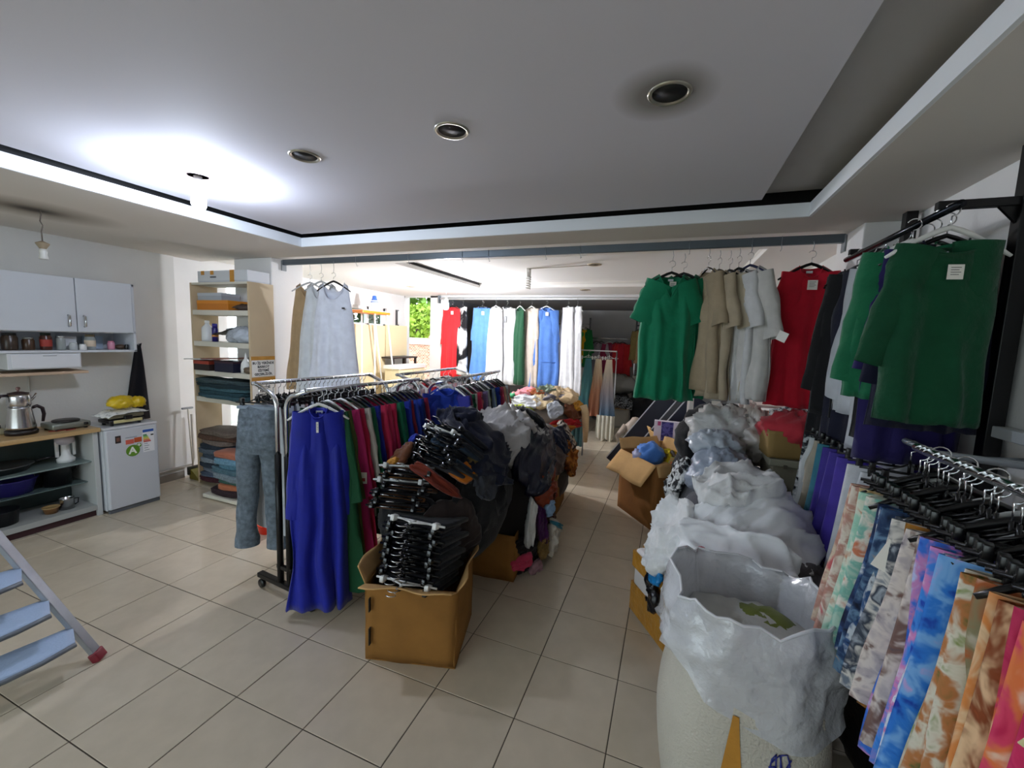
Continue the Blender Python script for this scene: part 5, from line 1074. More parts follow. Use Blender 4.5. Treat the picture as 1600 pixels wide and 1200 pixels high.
# -- third box
carton('open cardboard box with corrugated flap beside the brown garments', (-1.19, 3.90, 0), 0.08, 0.50, 0.52, 0.36, bulge=0.012, flaps=(('right', (0.12, 0.10)), ('front', (0.35, 0.12))), seed=5.0)
P3, P3R = (-1.22, 3.98, 0.35), (0.36, 0.55, 0.50)
lump('clothes_heap', 'brown mass of clothes inside the third heap', 'clothes', fab('#241a15'), P3, (0.32, 0.5, 0.46), 7.0, 0.03, 2.2, 26, 16, kind='stuff', floor_z=0.1)
heapset(P3, P3R, 2.2, [
    ('taupe_dress', 'long taupe crinkled dress draped over the third box', 'dress', fab('#5a4c48', 0.7), -50, 40, 0.6, 0.6, 0.2, 0.05, 0.02), ('navy_shirt', 'small navy shirt on the third heap', 'shirt', NAVY, -20, 50, 0.3, 0.3, 0.2, 0.03, 0.05), ('amber_print_dress', 'amber and brown patterned dress hanging off the third box', 'dress', printed(['#3a1c10', '#7a4218', '#b0702a', '#2a1712'], 12, 4), 0, 22, 0.45, 0.5, 0.1, 0.04, 0.03),
    ('brown_print_blouse', 'black and cream patterned blouse on the third heap', 'blouse', printed(['#1a1614', '#3a302c', '#b8ab9c', '#201a18'], 18, 6), 25, 48, 0.35, 0.3, 0.3, 0.03, 0.05), ('ochre_dress', 'ochre cloth hanging in front of the third box', 'dress', fab('#7a4a1c'), -70, 12, 0.2, 0.45, 0.0, 0.03, 0.03), ('grey_jacket', 'grey-brown jacket at the top of the third heap', 'jacket', fab('#4b4644'), -120, 60, 0.5, 0.4, 0.5, 0.04, 0.02)], 'clothes on the third box')
# -- table piled with clothes
t = thing('folding_table', 'low table with thin steel legs under the pile of light clothes', 'table', (-1.6, 5.46, 0))
mod_bevel(MB().box(-2.12, -1.10, 4.96, 5.97, 0.545, 0.575).build('table_top', wood('#7a4a1c', '#a86a2c', 2, 'X'), t, world=True), 0.004)
for x in (-2.08, -1.13):
    for y in (4.99, 5.94): MB().tube([(x, y, 0), (x, y, 0.545)], 0.011, 8).build('leg', STEEL, t, True, world=True)
MB().box(-1.42, -1.13, 4.985, 5.0, 0.05, 0.50).build('leg_panel', wood('#b08a5a', '#c9a878', 2, 'Z'), t, world=True)
P4, P4R = (-1.58, 5.45, 0.58), (0.56, 0.56, 0.40)
lump('clothes_heap', 'mass of light clothes filling the pile on the table', 'clothes', fab('#8a7f72'), P4, (0.52, 0.52, 0.36), 9.0, 0.03, 2.6, 28, 16, kind='stuff', floor_z=0.578)
o_ = dict(floor_z=0.585)
for i, (nm, lb, cat, mt, az, el, ex, ey, rot, amp, off) in enumerate([
        ('red_shirt', 'red shirt at the bottom edge of the table pile', 'shirt', fab('#b01a22'), -45, 2, 0.45, 0.16, 0.0, 0.03, 0.01), ('orange_cloth', 'dark orange cloth along the table edge', 'cloth', fab('#b06a1a'), -58, -2, 0.5, 0.10, 0.0, 0.02, 0.03), ('brown_sweater', 'brown sweater at the corner of the table pile', 'sweater', fab('#6a3a1e'), -30, 22, 0.35, 0.25, 0.2, 0.03, 0.02),
        ('lime_print_shirt', 'lime and black printed shirt low on the table pile', 'shirt', printed(['#8a9a1c', '#b8c43a', '#2a3018', '#e0e08a'], 14, 3), -110, 14, 0.4, 0.22, 0.1, 0.03, 0.03), ('white_shirt', 'white shirt in the middle of the table pile', 'shirt', fab('#e2e2e4'), -105, 34, 0.4, 0.22, 0.1, 0.04, 0.03), ('beige_shirt', 'pale beige folded shirt on the table pile', 'shirt', fab('#cbb68f'), -80, 40, 0.28, 0.3, 0.2, 0.03, 0.03),
        ('orange_blouse', 'terracotta blouse near the top of the table pile', 'blouse', fab('#a8582e'), -100, 56, 0.3, 0.14, 0.1, 0.03, 0.05), ('sage_blouse', 'sage green blouse crumpled on top of the table pile', 'blouse', fab('#7f8f7c'), -75, 66, 0.34, 0.24, 0.3, 0.05, 0.06), ('pink_blouse', 'pink blouse at the window side of the table pile', 'blouse', fab('#dc8a92'), -140, 52, 0.36, 0.28, 0.3, 0.04, 0.04),
        ('green_camisole', 'small bright green top on the table pile', 'top', fab('#3f9a6a'), -152, 34, 0.16, 0.12, 0.2, 0.02, 0.05), ('yellow_camisole', 'yellow top under the pink blouse', 'top', fab('#d8c04a'), -150, 24, 0.2, 0.1, 0.2, 0.02, 0.04), ('grey_jumper', 'grey jumper folded at the aisle side of the table pile', 'jumper', fab('#6f6a72'), -52, 46, 0.4, 0.2, 0.1, 0.03, 0.04),
        ('silver_pouch', 'silver-grey garment in a bag on the table pile', 'bag', SILVERBAG, -62, 22, 0.16, 0.20, 0.25, 0.02, 0.07), ('mustard_scarf', 'mustard scarf at the aisle corner of the table pile', 'scarf', fab('#b8801c'), -22, 26, 0.2, 0.12, 0.2, 0.03, 0.05), ('cream_sweater', 'large cream sweater with a long sleeve over the table corner', 'sweater', fab('#cfb48c'), -25, 52, 0.5, 0.42, 0.4, 0.04, 0.06)]):
    drape(nm, lb, cat, mt, P4, P4R, az, el, ex, ey, rot, amp, off, seed=i*2.1+3, p=2.6, floor_z=0.582, group='clothes piled on the table')
t = thing('hanging_sleeve', 'cream sleeve dangling from the table corner toward the floor', 'sleeve', (-1.02, 5.25, 0.8))
MB().tube([(0.0, 0, 0.05), (0.04, -0.02, -0.05), (0.055, -0.03, -0.25), (0.06, -0.03, -0.42)], [0.05, 0.05, 0.04, 0.025], 12).build('cloth', fab('#cfb48c'), t, True)
# -- open box across the aisle
BR = (-0.056, 3.775)
bx_c = (BR[0]-0.615*0.29+0.79*0.24, BR[1]+0.79*0.29+0.615*0.24)
t = carton('open brown cardboard box with folded-out flap full of blue and yellow bits', (bx_c[0], bx_c[1], 0), math.atan2(0.615, 0.79)-PI/2+PI/2, 0.48, 0.58, 0.60, bulge=0.012, seed=8.0, mat=plain('#8a5a2c', 0.8, 0, 0.2, 5, 0.2, 30, 0.25, name='cardboard_brown'),
           flaps=(('left', (2.45, 0.24)), ('back', (0.6, 0.12)), ('front', (2.9, 0.10)), ('right', (0.3, 0.12))))
for i, (nm, lb, cat, mt, dx, dy, dz, r, s) in enumerate([('blue_bag', 'bright blue cloth bundle in the open aisle box', 'cloth', fab('#4a7fce', 0.5), -0.09, 0.02, 0.03, (0.12, 0.13, 0.12), 2.0), ('yellow_packet', 'yellow and brown packet in the open aisle box', 'packet', printed(['#d8c42a', '#c9b020', '#5a4020', '#8fa0b8'], 7, 2), 0.08, 0.0, 0.0, (0.11, 0.12, 0.09), 4.0),
        ('grey_packet', 'grey-violet packet at the corner of the open aisle box', 'packet', plain('#8e8fae', 0.4), -0.18, 0.06, 0.02, (0.06, 0.09, 0.07), 6.0), ('green_packet', 'green patterned packet in the open aisle box', 'packet', printed(['#c9b98a', '#8fae6a', '#d9825a', '#e2d8b8'], 12, 5), 0.12, -0.14, -0.01, (0.10, 0.09, 0.07), 8.0), ('stuffing', 'crumpled brown paper filling the open aisle box', 'paper', CARD_IN, 0.0, 0.03, -0.10, (0.21, 0.25, 0.10), 10.0)]):
    a = t.rotation_euler.z; lump(nm, lb, cat, mt, (bx_c[0]+dx*math.cos(a)-dy*math.sin(a), bx_c[1]+dx*math.sin(a)+dy*math.cos(a), 0.56+dz), r, s, 0.14, n=22, m=14, k=3)
carton('plain brown carton behind the open aisle box', (0.10, 4.92, 0), 0.2, 0.45, 0.36, 0.56, bulge=0.01, seed=2.0, flaps=(('front', (0.9, 0.15)), ('left', (0.3, 0.16))))
t = thing('picture_box', 'flat white, violet and magenta picture box leaning behind the aisle box', 'box', (0.01, 4.72, 0.565))
mod_bevel(MB().box(-0.135, 0.135, -0.035, 0.035, 0, 0.28).build('body', plain('#e2d8e6', 0.4), t), 0.003); MB().box(-0.06, 0.06, -0.0365, -0.0352, 0.01, 0.275).build('violet_panel', printed(['#4a458c', '#6a64a8', '#3a3570', '#7f7ab8'], 20, 3), t)
MB().prism([(0.07, 0.01), (0.133, 0.01), (0.133, 0.17)], -0.0365, -0.0352, 'xz').build('magenta_wedge', plain('#b0306a', 0.4), t); MB().box(-0.10, -0.068, -0.0365, -0.0352, 0.23, 0.275).build('magenta_patch', plain('#b8447a', 0.4), t)
# dark boards leaning together, mannequin
for k, (x0, w, c, lb) in enumerate([(-0.60, 0.13, '#14172a', 'tall dark navy board leaning in the doorway, farthest'), (-0.42, 0.10, '#45474c', 'charcoal grey board leaning between two navy boards'), (-0.24, 0.16, '#161a30', 'navy board with a pale scrawl leaning behind the picture box')]):
    th = thing('leaning_board', lb, 'board', (x0, 5.45-0.08*k, w*0.6), 0, 'boards leaning in the aisle')
    mm = Matrix.Rotation(0.60, 4, 'Y')
    MB().box(-w, w, -0.012, 0.012, 0.0, 1.12, mm).build('panel', plain(c, 0.45), th); MB().box(-w-0.012, -w, -0.014, 0.014, 0.0, 1.12, mm).build('pale_edge', plain('#c9cad0', 0.5), th)
    if k == 2:
        for r_ in (-0.03, 0.02): MB().tube([mm @ Vector((r_+0.012*math.sin(q*2.2), -0.014, 0.66+0.03*q)) for q in range(9)], 0.004, 5).build('pale_scrawl', plain('#c9cdd6', 0.5), th, True)
t = thing('mannequin_torso', 'pale mannequin torso lying in the dim store behind the boards', 'mannequin', (-0.42, 6.05, 0.0), 0.4)
bodyv = MB().lathe([(0.0, 0.02), (0.12, 0.03), (0.14, 0.12), (0.11, 0.26), (0.13, 0.40), (0.15, 0.50), (0.07, 0.58), (0.045, 0.62), (0.0, 0.63)], 22, sy=0.65).build('torso', plain('#b9a99a', 0.4), t, True)
MB().tube([(-0.13, 0, 0.50), (-0.24, -0.02, 0.36), (-0.20, -0.05, 0.16), (-0.06, -0.10, 0.10)], [0.045, 0.038, 0.032, 0.022], 12).build('arm', plain('#b9a99a', 0.4), t, True); MB().tube([(0.13, 0, 0.50), (0.20, 0.03, 0.34), (0.18, 0.02, 0.16)], [0.045, 0.038, 0.028], 12).build('arm', plain('#b9a99a', 0.4), t, True)

# ================================================================== RIGHT-HAND HEAP: SACK, WRAPPED CARTON, WHITE CLOTHES, BAGS
# -- woven sack with a folded-over film liner
SACK = plain('#cfcabd', 0.6, 0, 0.08, 6, 0.6, 120, 0.4, name='woven_sack'); LINER = plain('#dfe1e6', 0.13, 0, 0.10, 8, 1.0, 26, 0.7, 0.80, 0.6, name='sack_liner')
SC = Vector((0.318, 1.63, 0))
t = thing('woven_sack', 'big white woven sack with a shiny film liner, near the camera', 'sack', SC)
def sack_ring(z, rx, ry, seed, amp, n=48):
    out = []
    for j in range(n):
        q = 2*PI*j/n; c, s = math.cos(q), math.sin(q)
        e = 0.75; ex = math.copysign(abs(c)**e, c); ey = math.copysign(abs(s)**e, s)
        f = 1+amp*(hn(c*1.6+seed, s*1.6, z*3)+0.5*hn(c*4, s*4+seed, z*5))
        out.append((ex*rx*f, ey*ry*f))
    return out
def ring_mesh(rows, n=48):
    vs = [Vector(p) for r in rows for p in r]; return MB().add(vs, [(i*n+j, i*n+(j+1) % n, (i+1)*n+(j+1) % n, (i+1)*n+j) for i in range(len(rows)-1) for j in range(n)])
rows = []
for i in range(15):
    f = i/14; z = 0.62*f; r = [(x, y, z+0.01*hn(x*5, y*5, z*4)) for x, y in sack_ring(z, 0.235+0.045*math.sin(PI*min(1, f*1.05)), 0.225+0.04*math.sin(PI*f), 2.0, 0.05)]; rows.append(r)
b = ring_mesh(rows); b.add([(x, y, 0.004) for x, y, z in rows[0]], [tuple(range(48))[::-1]]); sk = b.build('bag', SACK, t, True)
rows = []
for i in range(17):
    f = i/16; r = []
    for j in range(48):
        q = 2*PI*j/48; c, s = math.cos(q), math.sin(q)
        hem = 0.50+0.05*math.sin(q*2+0.6)+0.03*hn(c*2, s*2, 5)+0.06*max(0, -c)
        rim = 0.80-0.005*s+0.03*hn(c*3, s*3, 8)+0.05*max(0, -c)*max(0, s+0.4)+0.012*math.sin(q*5)
        z = lerp(hem, rim, f); rr = lerp(1.13, 0.97, f**0.8)*(1+0.05*math.sin(PI*f)); fold = 0.016*math.sin(q*9+4*hn(c*2, s*2, f*2))*(0.4+0.6*f)+0.022*hn(c*5, s*5, f*4)+0.016*(1-abs(math.sin(q*7+f*5+4*hn(c*1.5, s*1.5, f*1.5))))**3
        e = 0.8; ex = math.copysign(abs(c)**e, c); ey = math.copysign(abs(s)**e, s)
        r.append((ex*(0.255*rr+fold), ey*(0.235*rr+fold), z))
    rows.append(r)
inner = []
for i in range(6):
    f = i/5; r = []
    for j in range(48):
        x, y, z = rows[-1][j]; r.append((x*lerp(0.985, 0.86, f), y*lerp(0.985, 0.86, f), lerp(z+0.004, 0.60, f)))
    inner.append(r)
ring_mesh(rows+inner).build('film_liner', LINER, t, True)
rimpts = [Vector(p) for p in rows[-1]]
MB().tube(rimpts, 0.005, 6, True).build('rolled_rim', plain('#e3e4e8', 0.3), t, True)
lump('contents', None, None, fab('#c9c9c4'), (0, 0, 0.60), (0.22, 0.20, 0.08), 3.0, 0.10, parent=t, n=26, m=12)
lump('green_garment', None, None, fab('#77803a'), (0.06, 0.06, 0.655), (0.12, 0.08, 0.03), 6.0, 0.15, parent=t, n=20, m=8)
def on_sack(u, z):       # point on the front of the sack, u = angle from -y
    best = None
    f = z/0.62; rx, ry = 0.235+0.045*math.sin(PI*min(1, f*1.05)), 0.225+0.04*math.sin(PI*f); q = -PI/2+u; c, s = math.cos(q), math.sin(q)
    ex = math.copysign(abs(c)**0.75, c); ey = math.copysign(abs(s)**0.75, s); k = 1+0.05*(hn(c*1.6+2.0, s*1.6, z*3)+0.5*hn(c*4, s*4+2.0, z*5))
    return Vector((ex*rx*k, ey*ry*k, z+0.01*hn(ex*rx*5, ey*ry*5, z*4)))*1.0+Vector((c*0.004, s*0.004, 0))
tp = MB().grid(lambda a, b2: on_sack(-0.10+(a-0.5)*lerp(0.05, 0.24, min(1, b2*1.4)), lerp(0.505, 0.02, b2)), 4, 14).build('tape_strip', TAPE, t, True)
INK = plain('#26318f', 0.5, name='marker_ink')
def sxy(px, py): return on_sack(0.10+px, 0.405+py)
for st in ([(0.0, -0.06), (0.02, 0.01), (0.05, 0.03), (0.06, -0.05)], [(0.0, -0.02), (0.06, -0.01)], [(0.09, 0.03), (0.10, -0.06)], [(0.09, 0.03), (0.15, 0.035), (0.18, 0.0), (0.14, -0.03), (0.10, -0.02)], [(0.02, 0.0), (0.08, 0.03), (0.12, -0.03), (0.19, 0.02)]):
    MB().tube([sxy(*p) for p in st], 0.0022, 5).build('marker_scribble', INK, t, True)
# -- carton wrapped in brown tape
c0 = Vector((0.10, 2.20)); e1 = Vector((-0.54, 0.84)); e2 = Vector((0.84, 0.54)); cc = c0+e1*0.21+e2*0.30
WT = plain('#b8822e', 0.28, 0, 0.25, 10, 0.8, 26, 0.5, name='tape_wrap')
t = thing('taped_carton', 'white carton wrapped in brown parcel tape under the white clothes', 'box', (cc.x, cc.y, 0), math.atan2(0.54, 0.84))
bm_ = MB().bevbox(-0.30, 0.30, -0.21, 0.21, 0.0, 0.42, 0.03, None, 3)
bm_.v = [v+Vector((0.012*hn(v.y*5, v.z*5, 1), 0.012*hn(v.x*5, v.z*5, 2), 0)) for v in bm_.v]; bm_.build('body', plain('#d5d2d2', 0.5), t, True)
for z0, z1 in ((0.02, 0.20), (0.30, 0.40)):
    MB().box(-0.306, 0.306, -0.216, 0.216, z0, z1).build('tape_band', WT, t)
for x in (-0.2, 0.12): MB().box(x-0.04, x+0.04, -0.2165, 0.2165, 0.0, 0.425).build('tape_band', WT, t)
# -- white clothes on it
P5, P5R = (0.40, 2.50, 0.34), (0.42, 0.52, 0.58)
lump('clothes_heap', 'mass of clothes inside the white heap', 'clothes', fab('#55565c'), P5, (0.37, 0.47, 0.52), 2.0, 0.03, 2.3, 28, 18, kind='stuff', floor_z=0.42)
WC = fab('#ecedf0', 0.85, 0.06, 0.3, 16); BLU = plain('#1d7fc0', 0.35, 0, 0.15, 10, 0.8, 24, 0.5, name='blue_film')
for i, (nm, lb, cat, mt, az, el, ex, ey, rot, amp, off) in enumerate([
        ('black_bag', 'black bag corner at the aisle side of the white heap', 'bag', plain('#0b0c14', 0.3, 0, 0, 8, 0.8, 20), -162, -6, 0.32, 0.25, 0.2, 0.03, 0.02), ('blue_bag', 'bright blue plastic bag on the aisle side of the white heap', 'bag', BLU, -150, 14, 0.18, 0.18, 0.2, 0.03, 0.03), ('blue_sheet', 'smooth blue plastic sheet at the wall side of the white heap', 'bag', BLU, -28, 4, 0.34, 0.28, 0.3, 0.01, 0.03),
        ('charcoal_jeans', 'charcoal trousers at the back of the white heap', 'trousers', fab('#34363c'), -5, 32, 0.4, 0.35, 0.3, 0.03, 0.02), ('taupe_sweater', 'taupe grey sweater on the wall side of the white heap', 'sweater', fab('#6a6568', 0.95, 0.2, 0.6, 60), -48, 26, 0.42, 0.24, -0.3, 0.03, 0.035), ('grey_scarf', 'light grey scarf trailing toward the wall', 'scarf', fab('#a9a9ac'), -20, 20, 0.4, 0.10, -0.3, 0.02, 0.045),
        ('white_sweater', 'fluffy white sweater hanging low at the front of the white heap', 'sweater', WC, -118, 0, 0.30, 0.48, 0.2, 0.025, 0.03), ('blue_film_bag', 'crumpled bright blue film under the white blouse', 'bag', BLU, -84, 12, 0.22, 0.10, -0.1, 0.035, 0.05), ('silver_garment', 'shiny pale garment in film in front of the white heap', 'garment', SILVERBAG, -100, -14, 0.22, 0.2, 0.0, 0.03, 0.05),
        ('white_jumper', 'white jumper spread on top of the white heap', 'jumper', WC, -70, 60, 0.70, 0.50, 0.3, 0.05, 0.02), ('white_hoodie', 'white fleece hoodie on the aisle side of the white heap', 'hoodie', fab('#e6e7e8', 0.95, 0.1, 0.6, 60), -150, 36, 0.36, 0.42, 0.4, 0.05, 0.055), ('white_blouse', 'big white crumpled blouse with a dark toggle in front', 'blouse', WC, -98, 36, 0.50, 0.28, -0.15, 0.055, 0.085),
        ('cream_towel', 'cream knitted piece crowning the white heap', 'knitwear', fab('#e2e2e2'), -110, 80, 0.40, 0.26, 0.6, 0.05, 0.085)]):
    drape(nm, lb, cat, mt, P5, P5R, az, el, ex, ey, rot, amp, off, seed=i*1.9+11, p=2.3, floor_z=0.12, group='clothes in the white heap', k=6.0)
t = thing('dark_toggle', 'small dark toggle on the big white blouse', 'toggle', (0.47, 1.985, 0.60)); MB().bevbox(-0.02, 0.02, -0.008, 0.008, -0.01, 0.01, 0.004).build('bead', BLACK_PLASTIC, t, True); MB().tube([(0.0, 0, 0.008), (0.005, 0.01, 0.03)], 0.0015, 4).build('cord', BLACK_PLASTIC, t)
tag(MB().lathe([(0, -0.02), (0.016, -0.014), (0.022, 0.0), (0.016, 0.014), (0, 0.02)], 16, (0.20, 1.90, 0.80)).build('crimson_ball', plain('#b0264a', 0.4), None, True), 'small crimson ball peeping out behind the sack rim', 'ball')
bpy.data.objects['crimson_ball'].location = (-0.02, 0.0, -0.02)
# -- bags and clothes behind
P6, P6R = (0.42, 3.32, 0.36), (0.36, 0.52, 0.58)
lump('clothes_heap', 'mass of bagged clothes inside the grey heap', 'clothes', fab('#6a6a6e'), P6, (0.32, 0.47, 0.52), 4.0, 0.03, 2.3, 28, 18, kind='stuff', floor_z=0.01)
for i, (nm, lb, cat, mt, az, el, ex, ey, rot, amp, off) in enumerate([
        ('grey_dress', 'long grey satin dress hanging down on the aisle side of the grey heap', 'dress', fab('#8f9196', 0.5), -150, -2, 0.45, 0.6, 0.1, 0.035, 0.03), ('brown_grey_cloth', 'taupe cloth low in the grey heap', 'cloth', fab('#5a5450'), -115, -8, 0.2, 0.3, 0.1, 0.03, 0.04), ('patterned_blouse', 'black and white patterned blouse at the aisle side of the grey heap', 'blouse', printed(['#0d0d10', '#15161a', '#c9cccc', '#e2e4e2'], 24, 7), -165, 40, 0.35, 0.35, 0.2, 0.04, 0.04),
        ('beige_bagged_garment', 'beige garment in a clear bag on the wall side of the grey heap', 'garment', plain('#8f857c', 0.25, 0, 0.3, 9, 1.0, 22, 0.6), -55, 10, 0.35, 0.4, 0.2, 0.04, 0.03), ('white_bagged_shirt', 'white shirt in a clear bag low on the grey heap', 'shirt', plain('#b5b5b8', 0.22, 0, 0.3, 9, 1.0, 22, 0.6), -75, -14, 0.35, 0.22, 0.2, 0.04, 0.04), ('black_bagged_garment', 'black garment with a red stripe in a bag on the grey heap', 'garment', printed(['#101014', '#17171c', '#7a2a20', '#a9a29c'], 7, 4), -48, 40, 0.3, 0.25, 0.4, 0.03, 0.05)]):
    drape(nm, lb, cat, mt, P6, P6R, az, el, ex, ey, rot, amp, off, seed=i*2.3+21, p=2.3, floor_z=0.02, group='garments in the grey heap', k=6.0)
lump('grey_bag', 'large pale blue-grey plastic bag stuffed full on the grey heap', 'bag', plain('#9aa4b4', 0.35, 0, 0.12, 5, 1.0, 14, 0.5, name='grey_bag_film'), (0.37, 2.98, 0.80), (0.20, 0.15, 0.18), 3.0, 0.085, 2.2, 48, 32, 2.4, fine=0.6)
lump('grey_bag_neck', 'gathered top of a second pale grey bag', 'bag', plain('#b0b8c2', 0.3, 0, 0.12, 5, 1.0, 18, 0.5), (0.33, 3.14, 0.99), (0.16, 0.12, 0.09), 8.0, 0.14, 2.2, 40, 26, 3, fine=0.6)
lump('clear_bag', 'clear plastic bag of white garments at the top of the grey heap', 'bag', film('#c9c9c6', 0.8), (0.40, 3.40, 1.05), (0.22, 0.18, 0.17), 5.0, 0.11, 2.2, 44, 30, 3, fine=0.7)
lump('white_bag', 'crumpled white plastic bag peaking beside the clear bag', 'bag', film('#d3cdc6', 0.9), (0.58, 3.36, 1.03), (0.16, 0.17, 0.19), 9.0, 0.16, 1.6, 44, 30, 2.6, fine=0.7)
t = thing('swing_tag', 'blank white swing tag standing above the clear bag', 'tag', (0.34, 3.5, 1.20)); MB().box(-0.03, 0.03, -0.001, 0.001, -0.05, 0.05).build('card', TAGCARD, t); MB().tube([(0, 0, 0.045), (0.01, 0, 0.08)], 0.001, 4).build('string', STEEL, t)
# -- pale upright bin with a carton of red cloth on it
t = thing('upright_bin', 'pale green-grey upright plastic bin behind the white heap', 'bin', (0.80, 3.14, 0), 0.0)
mod_bevel(MB().box(0.635, 0.955, 2.98, 3.30, 0, 0.965).build('body', plain('#8f8c78', 0.45), t, world=True), 0.012); mod_bevel(MB().box(0.62, 0.965, 2.965, 3.31, 0.93, 0.975).build('rim', plain('#9c9a86', 0.45), t, world=True), 0.006)
MB().bevbox(0.70, 0.72, 2.958, 2.968, 0.92, 0.945, 0.002).build('catch', plain('#6a6558', 0.4), t, world=True)
carton('brown carton holding a heap of red cloth, on the upright bin', (0.77, 3.16, 0.98), 0.06, 0.34, 0.34, 0.17, mat=plain('#8f7440', 0.8, 0, 0.15, 5, name='carton_olive'), bulge=0.004, seed=4.0)
lump('red_cloth', 'heap of coral red cloth in the carton on the bin', 'cloth', fab('#b5303c', 0.8), (0.79, 3.15, 1.14), (0.19, 0.19, 0.115), 2.0, 0.13, 2.0, 40, 24, 3.0, fine=0.5)
tag(drape('red_cloth_end', None, None, fab('#a8262e', 0.8), (0.84, 3.12, 1.02), (0.18, 0.2, 0.2), -40, 20, 0.5, 0.5, 0.2, 0.02, 0.02, 3.0), 'end of red cloth spilling over the carton toward the wall', 'cloth')
# -- white rack of shelves behind with black and green clothes, orange case
t = thing('white_shelf_rack', 'low white shelf rack behind the heaps, under the red tunic', 'shelf', (0.64, 4.3, 0))
for x in (0.20, 0.66, 1.10):
    for y in (4.16, 4.52): mod_bevel(MB().box(x-0.02, x+0.02, y-0.02, y+0.02, 0, 1.19).build('post', plain('#e6dcd6', 0.5), t, world=True), 0.003)
for z in (0.35, 0.86): mod_bevel(MB().box(0.18, 1.12, 4.14, 4.54, z, z+0.025).build('shelf_board', plain('#e6dcd6', 0.5), t, world=True), 0.003)
mod_bevel(MB().box(0.66, 1.12, 4.15, 4.53, 1.145, 1.17).build('shelf_board', plain('#d9c9c4', 0.5), t, world=True), 0.003)
lidbox('orange_case', 'flat orange box on the white shelf rack', 'box', 0.685, 1.075, 4.12, 4.45, 0.886, 0.20, plain('#b85a10', 0.45), plain('#c4661a', 0.45), 0.03)
tag(mod_bevel(MB().box(0.60, 0.66, 4.06, 4.14, 0.95, 1.13).build('orange_folder', plain('#e8941a', 0.4)), 0.003), 'bright orange folder standing beside the flat orange box', 'folder')
lump('black_clothes', 'heap of black clothes beside the patterned blouse', 'clothes', BLACK_CLOTH, (0.30, 3.86, 0.88), (0.20, 0.17, 0.23), 1.0, 0.10, 2.2, 28, 18, 2.6)
lump('black_jacket', 'black jacket folded on the white shelf rack', 'jacket', fab('#0d0d12'), (0.46, 4.25, 1.02), (0.24, 0.15, 0.12), 7.0, 0.10, 2.2, 26, 14, 2.6)
lump('green_garment', 'bright green garment on the white shelf rack', 'garment', fab('#11824a'), (0.52, 4.05, 1.05), (0.13, 0.10, 0.06), 3.0, 0.16, 2.2, 26, 14, 3.4)
lump('black_base_clothes', 'dark clothes packed under the black heap', 'clothes', fab('#15151b'), (0.30, 3.90, 0.40), (0.24, 0.22, 0.42), 3.0, 0.06, 2.4, 24, 14, floor_z=0.005)
lump('patterned_bundle', 'grey speckled bundle of clothes on the rack by the wall', 'clothes', printed(['#15161c', '#3a3c46', '#b5b8bc', '#1a1b20'], 30, 8), (0.98, 4.0, 1.11), (0.16, 0.13, 0.07), 5.0, 0.12, 2.2, 26, 14, 3)
lump('dark_bundle', 'dark bundle of clothes beside the carton of red cloth', 'clothes', fab('#14151a'), (0.98, 3.85, 0.98), (0.15, 0.16, 0.10), 6.0, 0.12, 2.2, 24, 12, 3)

